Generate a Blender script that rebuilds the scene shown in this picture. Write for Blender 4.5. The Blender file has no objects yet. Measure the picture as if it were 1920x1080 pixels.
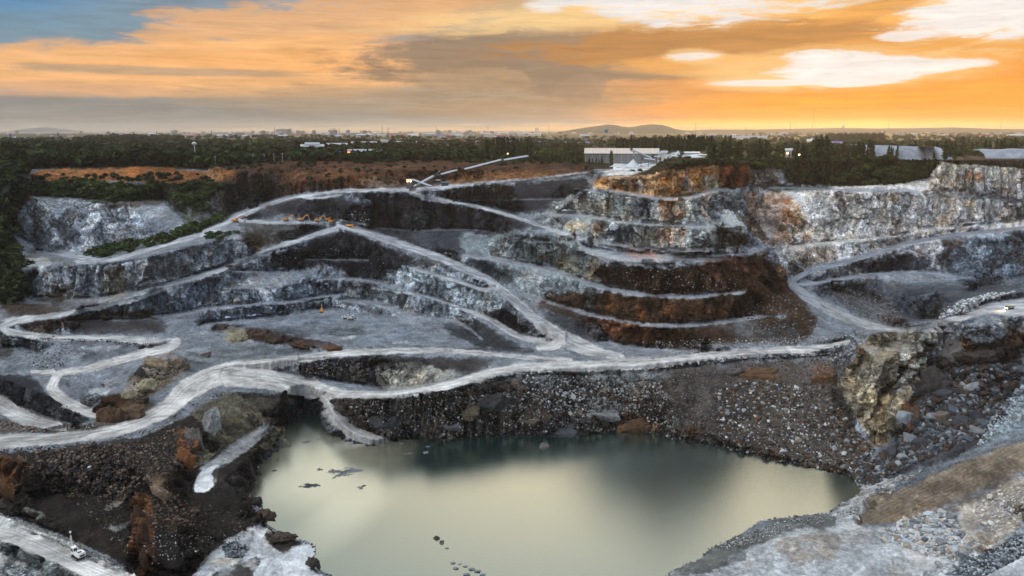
import bpy, math, random
import numpy as np
S = bpy.context.scene
COL = S.collection
R = math.radians

# ------------------------------------------------------------------ camera
H = 28.0                       # camera height above the plain (z = 0)
FOC = 1500.0                   # focal length in pixels of a 1920 wide frame
TILT = math.atan(295.0/FOC)
cam = bpy.data.cameras.new('camera'); camo = bpy.data.objects.new('camera', cam); COL.objects.link(camo)
camo.location = (0, 0, H); camo.rotation_euler = (math.pi/2-TILT, 0, 0)
cam.sensor_width = 36; cam.lens = 36*FOC/1920; cam.clip_start = 1; cam.clip_end = 200000
S.camera = camo
S.render.resolution_x, S.render.resolution_y = 1024, 576
S.view_settings.view_transform = 'Standard'; S.view_settings.look = 'None'
S.view_settings.exposure = 0.1; S.view_settings.gamma = 1; S.view_settings.use_curve_mapping = False
S.cycles.max_bounces = 5; S.cycles.diffuse_bounces = 2; S.cycles.glossy_bounces = 3
S.cycles.volume_bounces = 1; S.cycles.transparent_max_bounces = 8
S.cycles.sample_clamp_indirect = 4

def lin(r, g=None, b=None):
    if g is None: r, g, b = r
    f = lambda c: (c/255/12.92) if c/255 <= .04045 else ((c/255+.055)/1.055)**2.4
    return (f(r), f(g), f(b))
CT, ST = math.cos(TILT), math.sin(TILT)
def ray(u, v):
    a = (u-960)/FOC; b = (540-v)/FOC
    return a, CT+b*ST, -ST+b*CT
def azel(u, v):
    x, y, z = ray(u, v)
    return math.atan2(x, y), math.atan2(z, math.hypot(x, y))

# ------------------------------------------------------------------ sky
SUN_AZ, SUN_EL = azel(1600, 165)
def make_world():
    w = bpy.data.worlds.new('World'); S.world = w; w.use_nodes = True
    nt = w.node_tree; nt.nodes.clear(); N = nt.nodes.new; K = nt.links.new
    def m(op, a, b=None, c=None, clamp=False):
        n = N('ShaderNodeMath'); n.operation = op; n.use_clamp = clamp
        for i, x in enumerate((a, b, c)):
            if x is None: continue
            if isinstance(x, (int, float)): n.inputs[i].default_value = x
            else: K(x, n.inputs[i])
        return n.outputs[0]
    def mix(f, a, b):
        n = N('ShaderNodeMix'); n.data_type = 'RGBA'
        for s, x in ((n.inputs[0], f), (n.inputs[6], a), (n.inputs[7], b)):
            if isinstance(x, (int, float)): s.default_value = x
            elif isinstance(x, tuple): s.default_value = (*x, 1)
            else: K(x, s)
        return n.outputs[2]
    tc = N('ShaderNodeTexCoord'); sp = N('ShaderNodeSeparateXYZ'); K(tc.outputs['Generated'], sp.inputs[0])
    X, Y, Z = sp.outputs
    az = m('ARCTAN2', X, Y); el = m('ARCSINE', Z)
    def noise(sa, se, det, rough=.55, off=0., dist=0.):
        cb = N('ShaderNodeCombineXYZ'); K(m('MULTIPLY', az, sa), cb.inputs[0]); K(m('MULTIPLY', el, se), cb.inputs[1])
        cb.inputs[2].default_value = off
        n = N('ShaderNodeTexNoise'); n.inputs['Scale'].default_value = 1; n.inputs['Detail'].default_value = det
        n.inputs['Roughness'].default_value = rough; n.inputs['Distortion'].default_value = dist
        K(cb.outputs[0], n.inputs['Vector']); return m('SUBTRACT', n.outputs[0], .5)
    n1 = noise(5, 26, 9, .62, 1.3, .5); n2 = noise(14, 75, 9, .66, 7.1, .6); n3 = noise(16, 22, 6, .6, 3.7, .2); n4 = noise(9, 130, 8, .65, 9.9, .5)
    def ramp(x, stops):
        r = N('ShaderNodeValToRGB'); K(x, r.inputs[0]); e = r.color_ramp.elements
        e[0].position = stops[0][0]; e[0].color = (*lin(stops[0][1]), 1)
        e[1].position = stops[-1][0]; e[1].color = (*lin(stops[-1][1]), 1)
        for p, c in stops[1:-1]:
            q = e.new(p); q.color = (*lin(c), 1)
        return r.outputs[0]
    e9 = m('DIVIDE', el, R(9.5), clamp=True)
    left = ramp(e9, [(0, (168, 160, 136)), (.06, (190, 170, 138)), (.16, (140, 141, 138)), (.4, (138, 146, 148)), (.65, (110, 145, 170)), (1, (66, 135, 190))])
    cent = ramp(e9, [(0, (205, 165, 112)), (.07, (218, 172, 112)), (.2, (170, 144, 118)), (.6, (176, 148, 118)), (1, (232, 190, 130))])
    rite = ramp(e9, [(0, (238, 150, 52)), (.06, (255, 168, 22)), (.14, (252, 160, 36)), (.3, (240, 150, 52)), (.6, (232, 152, 68)), (1, (250, 205, 130))])
    fl = m('MULTIPLY_ADD', az, 1/R(34), R(30)/R(34), clamp=True)      # -30..+4 deg
    fr = m('MULTIPLY_ADD', az, 1/R(17), -R(1)/R(17), clamp=True)      # 1..18 deg
    base = mix(fr, mix(fl, left, cent), rite)
    def blob(bs, u, v, ru, rv, col, op=1., slope=0., soft=.6, k=(1.1, .5, 0, 0)):
        a0, e0 = azel(u, v); s = math.cos(a0)**2/FOC
        dx = m('MULTIPLY_ADD', az, 1/(ru*s), -a0/(ru*s))
        ee = m('SUBTRACT', el, m('MULTIPLY_ADD', az, slope, -slope*a0)) if slope else el
        q = rv*math.cos(a0)/FOC
        dy = m('MULTIPLY_ADD', ee, 1/q, -e0/q)
        r2 = m('ADD', m('MULTIPLY', dx, dx), m('MULTIPLY', dy, dy))
        for nn, kk in zip((n1, n2, n3, n4), k):
            if kk: r2 = m('MULTIPLY_ADD', nn, kk*3, r2)
        mr = N('ShaderNodeMapRange'); mr.interpolation_type = 'SMOOTHSTEP'; K(r2, mr.inputs[0])
        mr.inputs[1].default_value = 1+soft; mr.inputs[2].default_value = 1-soft
        mr.inputs[3].default_value = 0; mr.inputs[4].default_value = op
        c = tuple(col) if max(col) <= 8 else lin(col)
        return mix(mr.outputs[0], bs, c)
    c = base
    B = blob
    c = B(c, 330, 45, 420, 42, (128, 150, 162), .6, .10, .8, (1, 1, 0, 1))
    c = B(c, 640, 42, 350, 42, (236, 178, 122), .85, .13, .5, (1.3, 1.1, 0, .8))
    c = B(c, 470, 128, 500, 56, (246, 184, 122), .95, .035, .3, (.7, .35, 0, .2))
    c = B(c, 560, 118, 330, 20, (250, 178, 106), .6, .03, .7, (.8, .8, 0, .6))
    c = B(c, 300, 133, 260, 8, (172, 152, 130), .65, 0, .7, (.3, .6, 0, .5))
    c = B(c, 60, 168, 300, 14, (222, 172, 134), .6, 0, .7, (.6, .6, 0, .5))
    c = B(c, 480, 214, 820, 27, (139, 136, 130), .93, 0, .35, (.4, .4, 0, .2))
    c = B(c, 760, 186, 420, 24, (170, 146, 120), .7, 0, .6, (.5, .4, .4, 0))
    c = B(c, 1010, 112, 330, 62, (146, 124, 104), .95, .03, .35, (.9, .4, .4, 0))
    c = B(c, 900, 150, 110, 22, (176, 146, 114), .8, 0, .25, (.2, .3, 1.3, 0))
    c = B(c, 1090, 166, 48, 26, (158, 131, 108), .85, 0, .2, (0, .3, 1.2, 0))
    c = B(c, 1060, 205, 260, 20, (176, 142, 108), .6, 0, .6, (.4, .3, .5, 0))
    c = B(c, 1120, 28, 330, 30, (255, 214, 150), .8, .05, .7, (1, 1.2, 0, .8))
    c = B(c, 1330, 82, 380, 42, (188, 132, 76), .95, 0, .45, (1.1, 1.0, 0, .5))
    c = B(c, 1740, 82, 300, 24, (218, 152, 76), .9, .05, .4, (.5, .6, 0, .3))
    WH = (.86, .82, .79)
    c = B(c, 1340, 122, 200, 16, (240, 172, 92), .8, 0, .7, (.7, .8, 0, .5))
    GL = (.98, .62, .27)
    for (q, w_, e_, f_) in ((1300, -8, 270, 50), (1890, 12, 210, 72), (1590, 124, 250, 35), (1302, 105, 50, 12), (1480, 152, 190, 12)):
        c = B(c, q, w_, e_, f_, GL, .6, .02, .75, (1.0, 1.2, 0, .6))
    c = B(c, 1030, 6, 60, 16, WH, .9, .05, .5, (1, 1.2, 0, 0))
    c = B(c, 1300, -12, 250, 46, WH, 1, 0, .5, (1.5, 1.5, 0, .7))
    c = B(c, 1880, 12, 200, 52, WH, 1, .09, .3, (1.0, 1.0, 0, .3))
    c = B(c, 1700, 66, 60, 10, WH, .9, .03, .5, (.8, 1.0, 0, .4))
    c = B(c, 1555, 108, 75, 14, WH, 1, -.03, .4, (.7, 1.2, 0, .4))
    c = B(c, 1600, 132, 130, 26, WH, 1, .03, .35, (.6, 1.1, 0, .4))
    c = B(c, 1745, 124, 105, 11, WH, .95, .03, .5, (.5, 1.0, 0, .4))
    c = B(c, 1640, 18, 100, 13, (226, 160, 84), .85, .15, .5, (.9, 1.2, 0, 0))
    c = B(c, 1455, 155, 120, 6, WH, .9, .0, .6, (.3, .5, 0, .3))
    c = B(c, 1302, 105, 40, 6, WH, .8, .03, .8, (1.0, 2.6, .5, 1.0))
    c = B(c, 1560, 212, 420, 28, (255, 150, 10), .75, 0, .9, (.1, .1, 0, 0))
    c = B(c, 1540, 232, 300, 9, (255, 178, 6), .9, 0, .9, (.1, .1, 0, 0))
    wisp = m('MULTIPLY_ADD', m('ADD', n4, m('MULTIPLY', n2, .7)), .75, 1.0)
    wv = N('ShaderNodeVectorMath'); wv.operation = 'SCALE'; K(c, wv.inputs[0]); K(wisp, wv.inputs[3]); c = wv.outputs[0]
    # the sky above the picture's top edge: pale evening cloud, then cool blue; brightness added overhead and behind left to model the rock faces
    def step(x, a, b):
        mr = N('ShaderNodeMapRange'); mr.interpolation_type = 'SMOOTHSTEP'; K(x, mr.inputs[0])
        mr.inputs[1].default_value = a; mr.inputs[2].default_value = b; return mr.outputs[0]
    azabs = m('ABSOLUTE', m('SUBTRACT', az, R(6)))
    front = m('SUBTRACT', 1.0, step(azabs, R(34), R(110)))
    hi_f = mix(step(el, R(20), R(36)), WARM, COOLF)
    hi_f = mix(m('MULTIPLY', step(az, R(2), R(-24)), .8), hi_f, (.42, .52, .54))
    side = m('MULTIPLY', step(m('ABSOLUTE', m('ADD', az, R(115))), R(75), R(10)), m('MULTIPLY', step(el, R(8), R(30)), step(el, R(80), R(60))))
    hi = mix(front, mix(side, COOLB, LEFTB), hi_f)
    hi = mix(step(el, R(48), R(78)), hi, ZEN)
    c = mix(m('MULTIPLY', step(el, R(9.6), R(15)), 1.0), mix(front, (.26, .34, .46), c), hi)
    c = mix(step(el, R(-1), R(-6)), c, (.05, .05, .05))
    # clear evening sky behind the clouds
    sk = N('ShaderNodeTexSky'); sk.sky_type = 'NISHITA'; sk.sun_disc = False
    sk.sun_elevation = SUN_EL; sk.sun_rotation = SUN_AZ
    bg1 = N('ShaderNodeBackground'); K(sk.outputs[0], bg1.inputs[0]); bg1.inputs[1].default_value = .05
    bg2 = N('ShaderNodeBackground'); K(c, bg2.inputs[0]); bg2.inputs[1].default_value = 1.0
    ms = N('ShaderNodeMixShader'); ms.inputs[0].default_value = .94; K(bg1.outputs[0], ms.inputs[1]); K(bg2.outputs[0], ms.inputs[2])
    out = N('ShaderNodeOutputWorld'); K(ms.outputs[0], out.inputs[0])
    w.cycles.sampling_method = 'MANUAL'; w.cycles.sample_map_resolution = 1024
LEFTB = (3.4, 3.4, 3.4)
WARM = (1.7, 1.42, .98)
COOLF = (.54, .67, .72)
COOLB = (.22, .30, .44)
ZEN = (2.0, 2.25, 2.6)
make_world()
sd = bpy.data.lights.new('sun', 'SUN'); so = bpy.data.objects.new('sun', sd); COL.objects.link(so)
sd.energy = 2.2; sd.angle = R(6); sd.color = (1, .62, .3)
so.rotation_euler = (math.pi/2-SUN_EL-R(2), 0, -SUN_AZ+math.pi)
so.location = (500, 1500, 400)

# ------------------------------------------------------------------ noise
_rs = np.random.RandomState(7)
_perm = _rs.permutation(256).astype(np.int32); _perm = np.concatenate([_perm, _perm, _perm])
_g = _rs.normal(size=(256, 3)); _g /= np.linalg.norm(_g, axis=1)[:, None]; _g = _g.astype(np.float32)
def perlin(x, y, z):
    xi = np.floor(x).astype(np.int32); yi = np.floor(y).astype(np.int32); zi = np.floor(z).astype(np.int32)
    xf = (x-xi).astype(np.float32); yf = (y-yi).astype(np.float32); zf = (z-zi).astype(np.float32)
    f = lambda t: t*t*t*(t*(t*6-15)+10)
    u, v, w = f(xf), f(yf), f(zf); out = 0
    for dx in (0, 1):
        wx = u if dx else 1-u
        for dy in (0, 1):
            wy = v if dy else 1-v
            for dz in (0, 1):
                wz = w if dz else 1-w
                h = _perm[_perm[_perm[(xi+dx) & 255]+((yi+dy) & 255)]+((zi+dz) & 255)]
                g = _g[h]
                out = out+wx*wy*wz*(g[..., 0]*(xf-dx)+g[..., 1]*(yf-dy)+g[..., 2]*(zf-dz))
    return out*1.5
def fbm(x, y, z, oct=4, lac=2.03, gain=.5, ridged=False):
    a, s, tot = 1., 0., 0.
    for i in range(oct):
        n = perlin(x+i*17.3, y+i*5.1, z+i*9.7)
        if ridged: n = 1-2*np.abs(n)*1.3
        s = s+a*n; tot += a; a *= gain; x, y, z = x*lac, y*lac, z*lac
    return s/tot
def sstep(x, a, b):
    t = np.clip((x-a)/(b-a), 0, 1); return t*t*(3-2*t)

# ------------------------------------------------------------------ survey of the pit, (u v z) along crests, toes, benches and roads
STEP = 1.6
U0, U1, V0, V1 = -320, 2240, 262, 1140
us = np.arange(U0, U1+.1, STEP); vs = np.arange(V0, V1+.1, STEP)
NU, NV = len(us), len(vs)
UU, VV = np.meshgrid(us, vs)                    # [row v, col u]
ZC = np.full((NV, NU), np.nan)                  # fixed heights
LZ = H-175.0                   # lake level
def zt(z):
    """survey height -> world height; the survey was drawn for a camera 45 m up and is compressed towards the rim"""
    return H-float(np.interp(45.0-z, [17, 30, 45, 70, 90, 97, 103, 111, 125, 139, 150, 155, 162, 175, 195], [13, 20, 28, 55, 76, 84, 92, 102, 119, 136, 147, 150, 158, 175, 195]))
def parse(s):
    out = []
    for p in s.split(','):
        q = [float(x) for x in p.split()]
        if len(q) > 2: q[2] = zt(q[2])
        out.append(tuple(q))
    return out
def dist_poly(pts, hw, pad=3):
    """distance, interpolated value columns and arclength for cells near a polyline"""
    D = np.full((NV, NU), 1e9, np.float32); VAL = None; A = np.zeros((NV, NU), np.float32); SG = np.zeros((NV, NU), np.float32)
    nc = len(pts[0])-2
    VAL = [np.zeros((NV, NU), np.float32) for _ in range(nc)]
    acc = 0
    for p, q in zip(pts[:-1], pts[1:]):
        x0, y0, x1, y1 = p[0], p[1], q[0], q[1]
        w = hw+pad
        c0 = max(0, int((min(x0, x1)-w-U0)/STEP)); c1 = min(NU, int((max(x0, x1)+w-U0)/STEP)+2)
        r0 = max(0, int((min(y0, y1)-w-V0)/STEP)); r1 = min(NV, int((max(y0, y1)+w-V0)/STEP)+2)
        L = math.hypot(x1-x0, y1-y0)
        if c1 <= c0 or r1 <= r0 or L == 0: acc += L; continue
        sl = (slice(r0, r1), slice(c0, c1))
        dx, dy = (x1-x0)/L, (y1-y0)/L
        t = np.clip(((UU[sl]-x0)*dx+(VV[sl]-y0)*dy)/L, 0, 1)
        ex = UU[sl]-(x0+t*L*dx); ey = VV[sl]-(y0+t*L*dy)
        d = np.hypot(ex, ey); m = d < D[sl]
        D[sl] = np.where(m, d, D[sl]); A[sl] = np.where(m, acc+t*L, A[sl]); SG[sl] = np.where(m, np.sign(dx*ey-dy*ex)*d, SG[sl])
        for k in range(nc):
            VAL[k][sl] = np.where(m, p[2+k]+(q[2+k]-p[2+k])*t, VAL[k][sl])
        acc += L
    return D, VAL, A, SG
def smooth_line(pts, n=5):
    """Catmull-Rom through the surveyed points"""
    P = [pts[0]]+list(pts)+[pts[-1]]; out = []
    for i in range(1, len(P)-2):
        a, b, c, d = (np.array(P[i+k]) for k in (-1, 0, 1, 2))
        for j in range(n):
            t = j/n
            out.append(tuple(.5*((2*b)+(-a+c)*t+(2*a-5*b+4*c-d)*t*t+(-a+3*b-3*c+d)*t**3)))
    out.append(tuple(pts[-1])); return out
def poly_mask(pts):
    m = np.zeros((NV, NU), bool); n = len(pts)
    for i in range(n):
        x0, y0 = pts[i][:2]; x1, y1 = pts[(i+1) % n][:2]
        if y0 == y1: continue
        c = ((VV >= min(y0, y1)) & (VV < max(y0, y1)))
        m ^= c & (UU < x0+(VV-y0)*(x1-x0)/(y1-y0))
    return m
def blur(a, r, it=3):
    k = max(1, int(round(r/STEP)))
    a = a.astype(np.float32)
    for _ in range(it):
        for ax in (0, 1):
            p = np.pad(a, [(k+1, k) if ax == i else (0, 0) for i in (0, 1)], mode='edge')
            cs = np.cumsum(p, axis=ax, dtype=np.float64)
            n = a.shape[ax]
            a = ((np.take(cs, np.arange(2*k+1, 2*k+1+n), ax)-np.take(cs, np.arange(0, n), ax))/(2*k+1)).astype(np.float32)
    return a
def C(s, w=1.6):                                 # crest or toe line
    D, V, _, _ = dist_poly(parse(s), w)
    m = D <= w; ZC[m] = V[0][m]
BENCH = np.zeros((NV, NU), np.float32)
# jitter used to roughen every painted edge
J1 = fbm(UU/38., VV/24., UU*0+.5, 4); J2 = fbm(UU/9., VV/6., UU*0+3.5, 3)
def B(s, w=6, dust=1.):                          # bench: v is the crest edge, the flat reaches w px up the picture
    pts = smooth_line([(p[0], p[1]-w/2, p[2]) for p in parse(s)])
    D, V, A, _ = dist_poly(pts, w)
    m = D <= w/2; ZC[m] = V[0][m]; L = sum(math.hypot(q[0]-p[0], q[1]-p[1]) for p, q in zip(pts[:-1], pts[1:]))
    tp = .35+.65*np.minimum(sstep(A, 0, 70), sstep(L-A, 0, 90))
    global BENCH
    BENCH = np.maximum(BENCH, dust*sstep(w*.55*tp+J2*w*.6+J1*w*.4-D, -1.2, 1.2))
ROAD = np.zeros((NV, NU), np.float32); ACR = np.zeros((NV, NU), np.float32); ALO = np.zeros((NV, NU), np.float32)
def RD(s, k=1.):                                 # road: u v z halfwidth
    pts = smooth_line(parse(s)); hw = max(p[3] for p in pts)
    D, V, A, SG = dist_poly(pts, hw, 6)
    Hw = V[1]*(.82+.18*sstep(VV, 560, 680)); m = (D <= Hw*1.0) & (D < 1e8); ZC[m] = V[0][m]
    r = k*sstep(Hw*(1+J1*.25)+J2*2.2+J1*1.6-D, -1.6, 1.2)*(D < 1e8)
    up = r > ROAD
    ROAD[up] = r[up]; ACR[up] = SG[up]; ALO[up] = A[up]
def F(s, z):                                     # flat floor
    m = poly_mask(parse(s)); ZC[m & np.isnan(ZC)] = zt(z)

# plain and rim
for v in (262, 268.4, 274.8, 281.2):
    ZC[int((v-V0)/STEP), :] = 0
C('-320 292 0, 0 292 0, 200 296 0, 400 294 0, 520 293 -1, 900 296 -2, 1000 300 -4, 1090 305 -5', 2)
C('1090 305 -5, 1130 322 -7, 1160 324 -7, 1235 300 -4', 2)
F('1110 309, 1235 300, 1225 312, 1195 325, 1130 326', -6.5)
C('1235 296 6, 1260 288 15, 1285 284 18, 1330 290 14, 1370 293 8, 1400 296 4, 1500 296 4, 1700 300 4, 1760 300 5, 1850 300 6, 2240 296 6', 2)
C('1600 286 3, 1920 287 4, 2240 287 4', 2)
# left scarp and shrub plateau
C('40 370 -26, 50 345 -17, 62 319 -11, 120 316 -10, 200 312 -9, 262 311 -9, 350 314 -10, 385 322 -13')
C('55 390 -33, 70 345 -20, 110 336 -18, 200 338 -18.5, 300 341 -19, 380 340 -19', 1.6)
C('385 322 -13, 400 314 -8, 430 311 -8, 520 304 -5, 640 303 -5, 760 301 -5, 900 300 -5')
C('380 340 -19, 440 345 -21', 1.6)
C('58 367 -33, 100 368 -33, 153 373 -34, 200 381 -36, 260 378 -36, 300 375 -36, 333 399 -45, 348 420 -52')
C('20 433 -60, 67 461 -70, 143 478 -73, 200 466 -70, 283 453 -62, 348 428 -53')
C('-320 330 -13, 0 330 -13'); C('-320 400 -38, 20 400 -40'); C('-320 450 -55, 0 450 -57'); C('-320 500 -70, 30 500 -73'); C('-320 555 -82, 45 552 -84')
# left road past the shrub plateau, then the long upper haul road
RD('1100 322 -12 1.2, 1040 331 -15 1.4, 990 336 -17 1.8, 940 340 -18.5 2.2, 887 346 -20 3.2, 807 354 -22 4.5, 763 357 -24 4.5, 700 357 -25 4, 640 358 -28 4, 567 366 -32 4.5, 500 382 -40 5.5, 467 395 -44 8, 427 413 -50 9, 400 430 -53 7, 333 452 -59 5, 253 475 -66 4.5, 207 487 -70 4, 143 481 -72 3.5, 67 469 -74 3')
RD('640 365 -30 2, 600 371 -31.5 2.2, 567 370 -33 2')
RD('437 411 -49 4, 483 416 -50 3.5, 550 417 -50 4, 600 420 -51 4.5, 640 424 -52 6')
RD('690 422 -50 2.5, 650 417 -50 3, 610 417 -51 3')
RD('640 424 -53 6, 580 442 -58 6, 520 464 -62 5.5, 473 482 -66 5.5, 430 501 -71 5.5, 367 523 -75.5 5.5, 283 551 -80 5.5, 187 577 -84 5, 100 592 -87 6, 33 601 -90 7, 8 612 -92 8, 20 623 -93 8, 60 630 -95 7, 120 634 -97 5, 200 634 -100 5, 283 640 -102 6, 330 640 -104 6')
# laterite scarp under the conveyors
C('560 360 -27, 640 352 -24, 700 350 -23, 780 345 -22, 900 340 -19, 973 336 -17, 1100 326 -13')
C('640 330 -15, 740 318 -10, 840 316 -9, 900 318 -9')
C('807 353 -22, 890 347 -21, 960 341 -19, 1000 338 -18, 1050 333 -16, 1097 329 -14')
C('455 330 -10, 480 365 -28, 470 390 -42')
# road off the feeder down the dark slope to the terraces
RD('773 361 -26 8, 790 369 -27.5 7, 815 374 -29 6, 840 378 -31 4.5, 873 383 -34 4, 923 395 -39 3.5, 977 411 -45 3, 1023 427 -49 3, 1057 438 -50.5 3.5, 1087 449 -51.5 4.5, 1140 458 -51.5 3.5, 1207 466 -52 3, 1280 468 -52 3, 1387 469 -52 2.5', .95)
RD('1087 450 -51.5 4.5, 1092 462 -55 6, 1110 474 -57 8, 1150 486 -58 8, 1200 492 -57.5 7', .8)
B('950 450 -54, 1007 456 -55, 1040 457 -55, 1080 453 -55', 4)
C('850 378 -34, 910 385 -40, 960 396 -44')
B('850 377 -32, 940 376 -32, 1060 374 -31', 2, .5)
C('870 372 -31, 900 350 -22')
# terrace stack
B('1080 358 -18, 1140 361 -17, 1180 366 -18, 1223 374 -20, 1260 376 -20, 1300 370 -19, 1340 359 -17, 1376 358 -18', 6)
C('1097 329 -14, 1115 338 -13, 1140 333 -8, 1180 331 -7, 1225 328 -5, 1260 318 2, 1300 312 6, 1340 308 8, 1390 312 4, 1405 328 -6')
B('1017 404 -41, 1050 405 -40, 1107 408 -39, 1173 420 -38, 1223 424 -38.5, 1280 427 -38.5, 1347 428 -38.5, 1392 425 -38', 5)
C('1030 400 -41, 1065 380 -30, 1085 362 -21', 1.5)
F('1100 462, 1150 470, 1200 474, 1300 478, 1400 474, 1330 498, 1200 500, 1140 490', -57.5)
B('1130 492 -59, 1200 501 -58, 1273 502 -58, 1320 498 -57', 5)
B('1290 481 -55.5, 1350 483 -55.5, 1430 476 -56', 6, .45)
B('830 478 -64, 860 483 -66, 940 491 -69, 973 499 -71, 1040 511 -73.5, 1073 524 -74, 1133 544 -76, 1200 556 -76.5, 1290 560 -77, 1340 557 -76, 1395 553 -75', 8)
B('985 556 -86, 1007 562 -87, 1040 573 -89, 1107 593 -90.5, 1170 606 -91, 1207 612 -91, 1290 613 -91, 1370 605 -90, 1430 597 -89, 1475 597 -88.5', 6)
B('1125 642 -106, 1173 652 -106, 1240 661 -106, 1330 663 -106', 6)
B('690 427 -56, 760 433 -57, 860 432 -56, 900 434 -55, 950 442 -55', 3, .5)
# main haul road crossing the pit
RD('636 424 -52 6, 660 427 -54 7, 700 440 -58 7, 750 457 -63 8, 790 471 -66 8, 840 489 -70 9, 890 512 -75 9, 920 530 -80 9, 945 549 -84 9, 973 571 -89 10, 1005 600 -94 11, 1040 625 -98 14, 1080 646 -103 14, 1120 660 -106 10, 1165 669 -108 5')
RD('1055 628 -98 8, 1045 645 -103 10, 1010 652 -106 6')
RD('783 507 -74 2, 827 519 -77 3.5, 873 533 -80 4.5, 905 542 -83 5, 930 541 -83 5', .9)
RD('700 538 -86 2, 727 545 -87 2.5, 773 552 -88 3.5, 813 559 -91 3.5, 867 579 -96 4, 910 594 -99 5, 950 619 -103 6, 985 634 -105.5 7, 1020 639 -105 8', .85)
B('573 489 -72, 640 489 -73, 690 490 -73', 4, .6)
B('430 510 -74, 500 511 -78, 560 511 -79', 4, .6)
B('600 527 -84, 660 527 -84, 700 531 -85, 730 537 -86', 5, .7)
B('400 545 -82, 470 540 -84, 540 538 -85, 600 541 -86', 4, .6)
B('640 568 -98, 700 572 -98, 760 590 -101, 800 600 -103, 850 606 -106, 880 622 -107, 905 641 -108', 8, .8)
B('283 596 -97, 333 593 -97, 400 580 -94, 500 574 -94, 560 566 -96, 600 560 -95, 640 556 -94', 7, .8)
B('150 602 -95, 230 603 -96, 283 600 -97', 4, .5)
F('400 612, 440 603, 520 597, 580 587, 640 585, 700 592, 740 600, 790 612, 830 640, 850 652, 700 656, 560 640, 470 618', -104.5)
C('570 582 -104.5, 620 577 -104.5, 690 590 -104.5, 740 598 -104.5'); C('375 608 -104, 440 600 -104, 540 590 -104.5')
# greys between the two left roads
C('60 508 -66.5, 130 500 -64, 200 494 -62, 300 478 -58.5, 380 460 -56, 455 450 -55')
C('60 556 -88, 130 562 -87, 200 557 -85, 280 541 -79.5, 370 514 -75.5, 440 492 -71')
C('462 425 -51.5, 520 430 -53, 580 430 -53.5')
# brown mound in front of the floor
C('383 611 -101, 420 608 -97, 455 610 -95, 500 626 -98, 550 640 -99, 600 644 -99.5, 640 649 -101')
C('400 650 -104, 450 664 -104, 520 668 -104, 600 662 -104')
# haul road nearest the lake and its branches
RD('-320 900 -104 16, -100 858 -104 15, 0 829 -104 14, 100 823 -104 10, 200 810 -104 10, 267 789 -104 13, 317 762 -103.5 16, 355 728 -103 20, 400 707 -102.5 18, 450 693 -102 16, 517 682 -102 10, 567 673 -102 8, 633 664 -102.5 7, 740 658 -104 6, 840 658 -105 5, 923 664 -104 4, 973 669 -102.5 3.5, 1023 671 -102 3, 1070 674 -101.5 3')
RD('430 705 -103 18, 500 710 -108 20, 560 722 -115 18, 600 731 -116.5 14, 640 738 -114.5 8, 707 741 -110 6.5, 773 736 -107.5 6, 840 722 -105 7, 890 709 -103 8, 940 696 -102 9, 1007 688 -101 9, 1107 686 -100.5 10, 1207 681 -100 11, 1280 674 -99 9, 1330 668 -98.5 8, 1380 663 -98 7, 1447 658 -97.5 6, 1513 655 -96.5 6, 1597 640 -93 4')
RD('1480 660 -97 5, 1530 665 -98 3', .8)
C('560 676 -104.5, 640 674 -105, 740 668 -106, 840 667 -106.5, 930 674 -105')
C('570 706 -113, 640 716 -120, 720 729 -122, 790 723 -119, 860 706 -113, 920 692 -107', 1.4)
RD('610 744 -118 7, 618 754 -119 9, 628 775 -121 9, 645 798 -124.5 11, 670 815 -127 12, 700 824 -128.6 10, 730 829 -129.2 4')
# lake shore
SHORE = [(552,788),(562,779),(585,778),(602,790),(618,806),(632,825),(660,834),(700,838),(730,832),(750,828),(790,823),(827,827),(887,822),(940,817),(973,818),(1040,823),(1107,818),(1167,808),(1220,815),(1267,827),(1290,829),(1347,840),(1413,857),(1480,873),(1557,887),(1600,900),(1613,913),(1612,928),(1587,940),(1553,963),(1480,970),(1427,977),(1400,995),(1365,1015),(1330,1030),(1313,1050),(1280,1060),(1240,1085),(1180,1130),(760,1130),(680,1100),(640,1088),(593,1067),(588,1042),(590,1022),(572,1014),(553,1010),(533,1001),(500,984),(495,963),(474,945),(468,937),(470,910),(484,893),(484,873),(500,862),(518,847),(526,830),(532,817),(534,800),(545,787)]
_inl = poly_mask(SHORE); _b = blur(_inl, 6, 2)
ZC[_inl] = LZ-1.3
ZC[_inl & (_b > .93)] = LZ-6
_D, _, _, _ = dist_poly([(*p, 0) for p in SHORE+SHORE[:1]], 3); ZC[(_D < 1.6)] = LZ
# slope between the lake and the dam road
C('640 752 -112, 700 758 -112, 780 752 -111, 850 738 -109, 905 722 -107, 960 707 -105, 1050 702 -104.5, 1200 697 -104.5, 1300 688 -103.5, 1400 676 -102, 1500 672 -101, 1560 668 -100')
C('660 790 -121, 740 800 -124', 1.5)
C('1330 640 -98, 1400 630 -94, 1450 636 -94, 1520 640 -94, 1590 630 -90')
C('1210 672 -98.5, 1300 661 -97, 1360 648 -95', 1.4)
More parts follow.
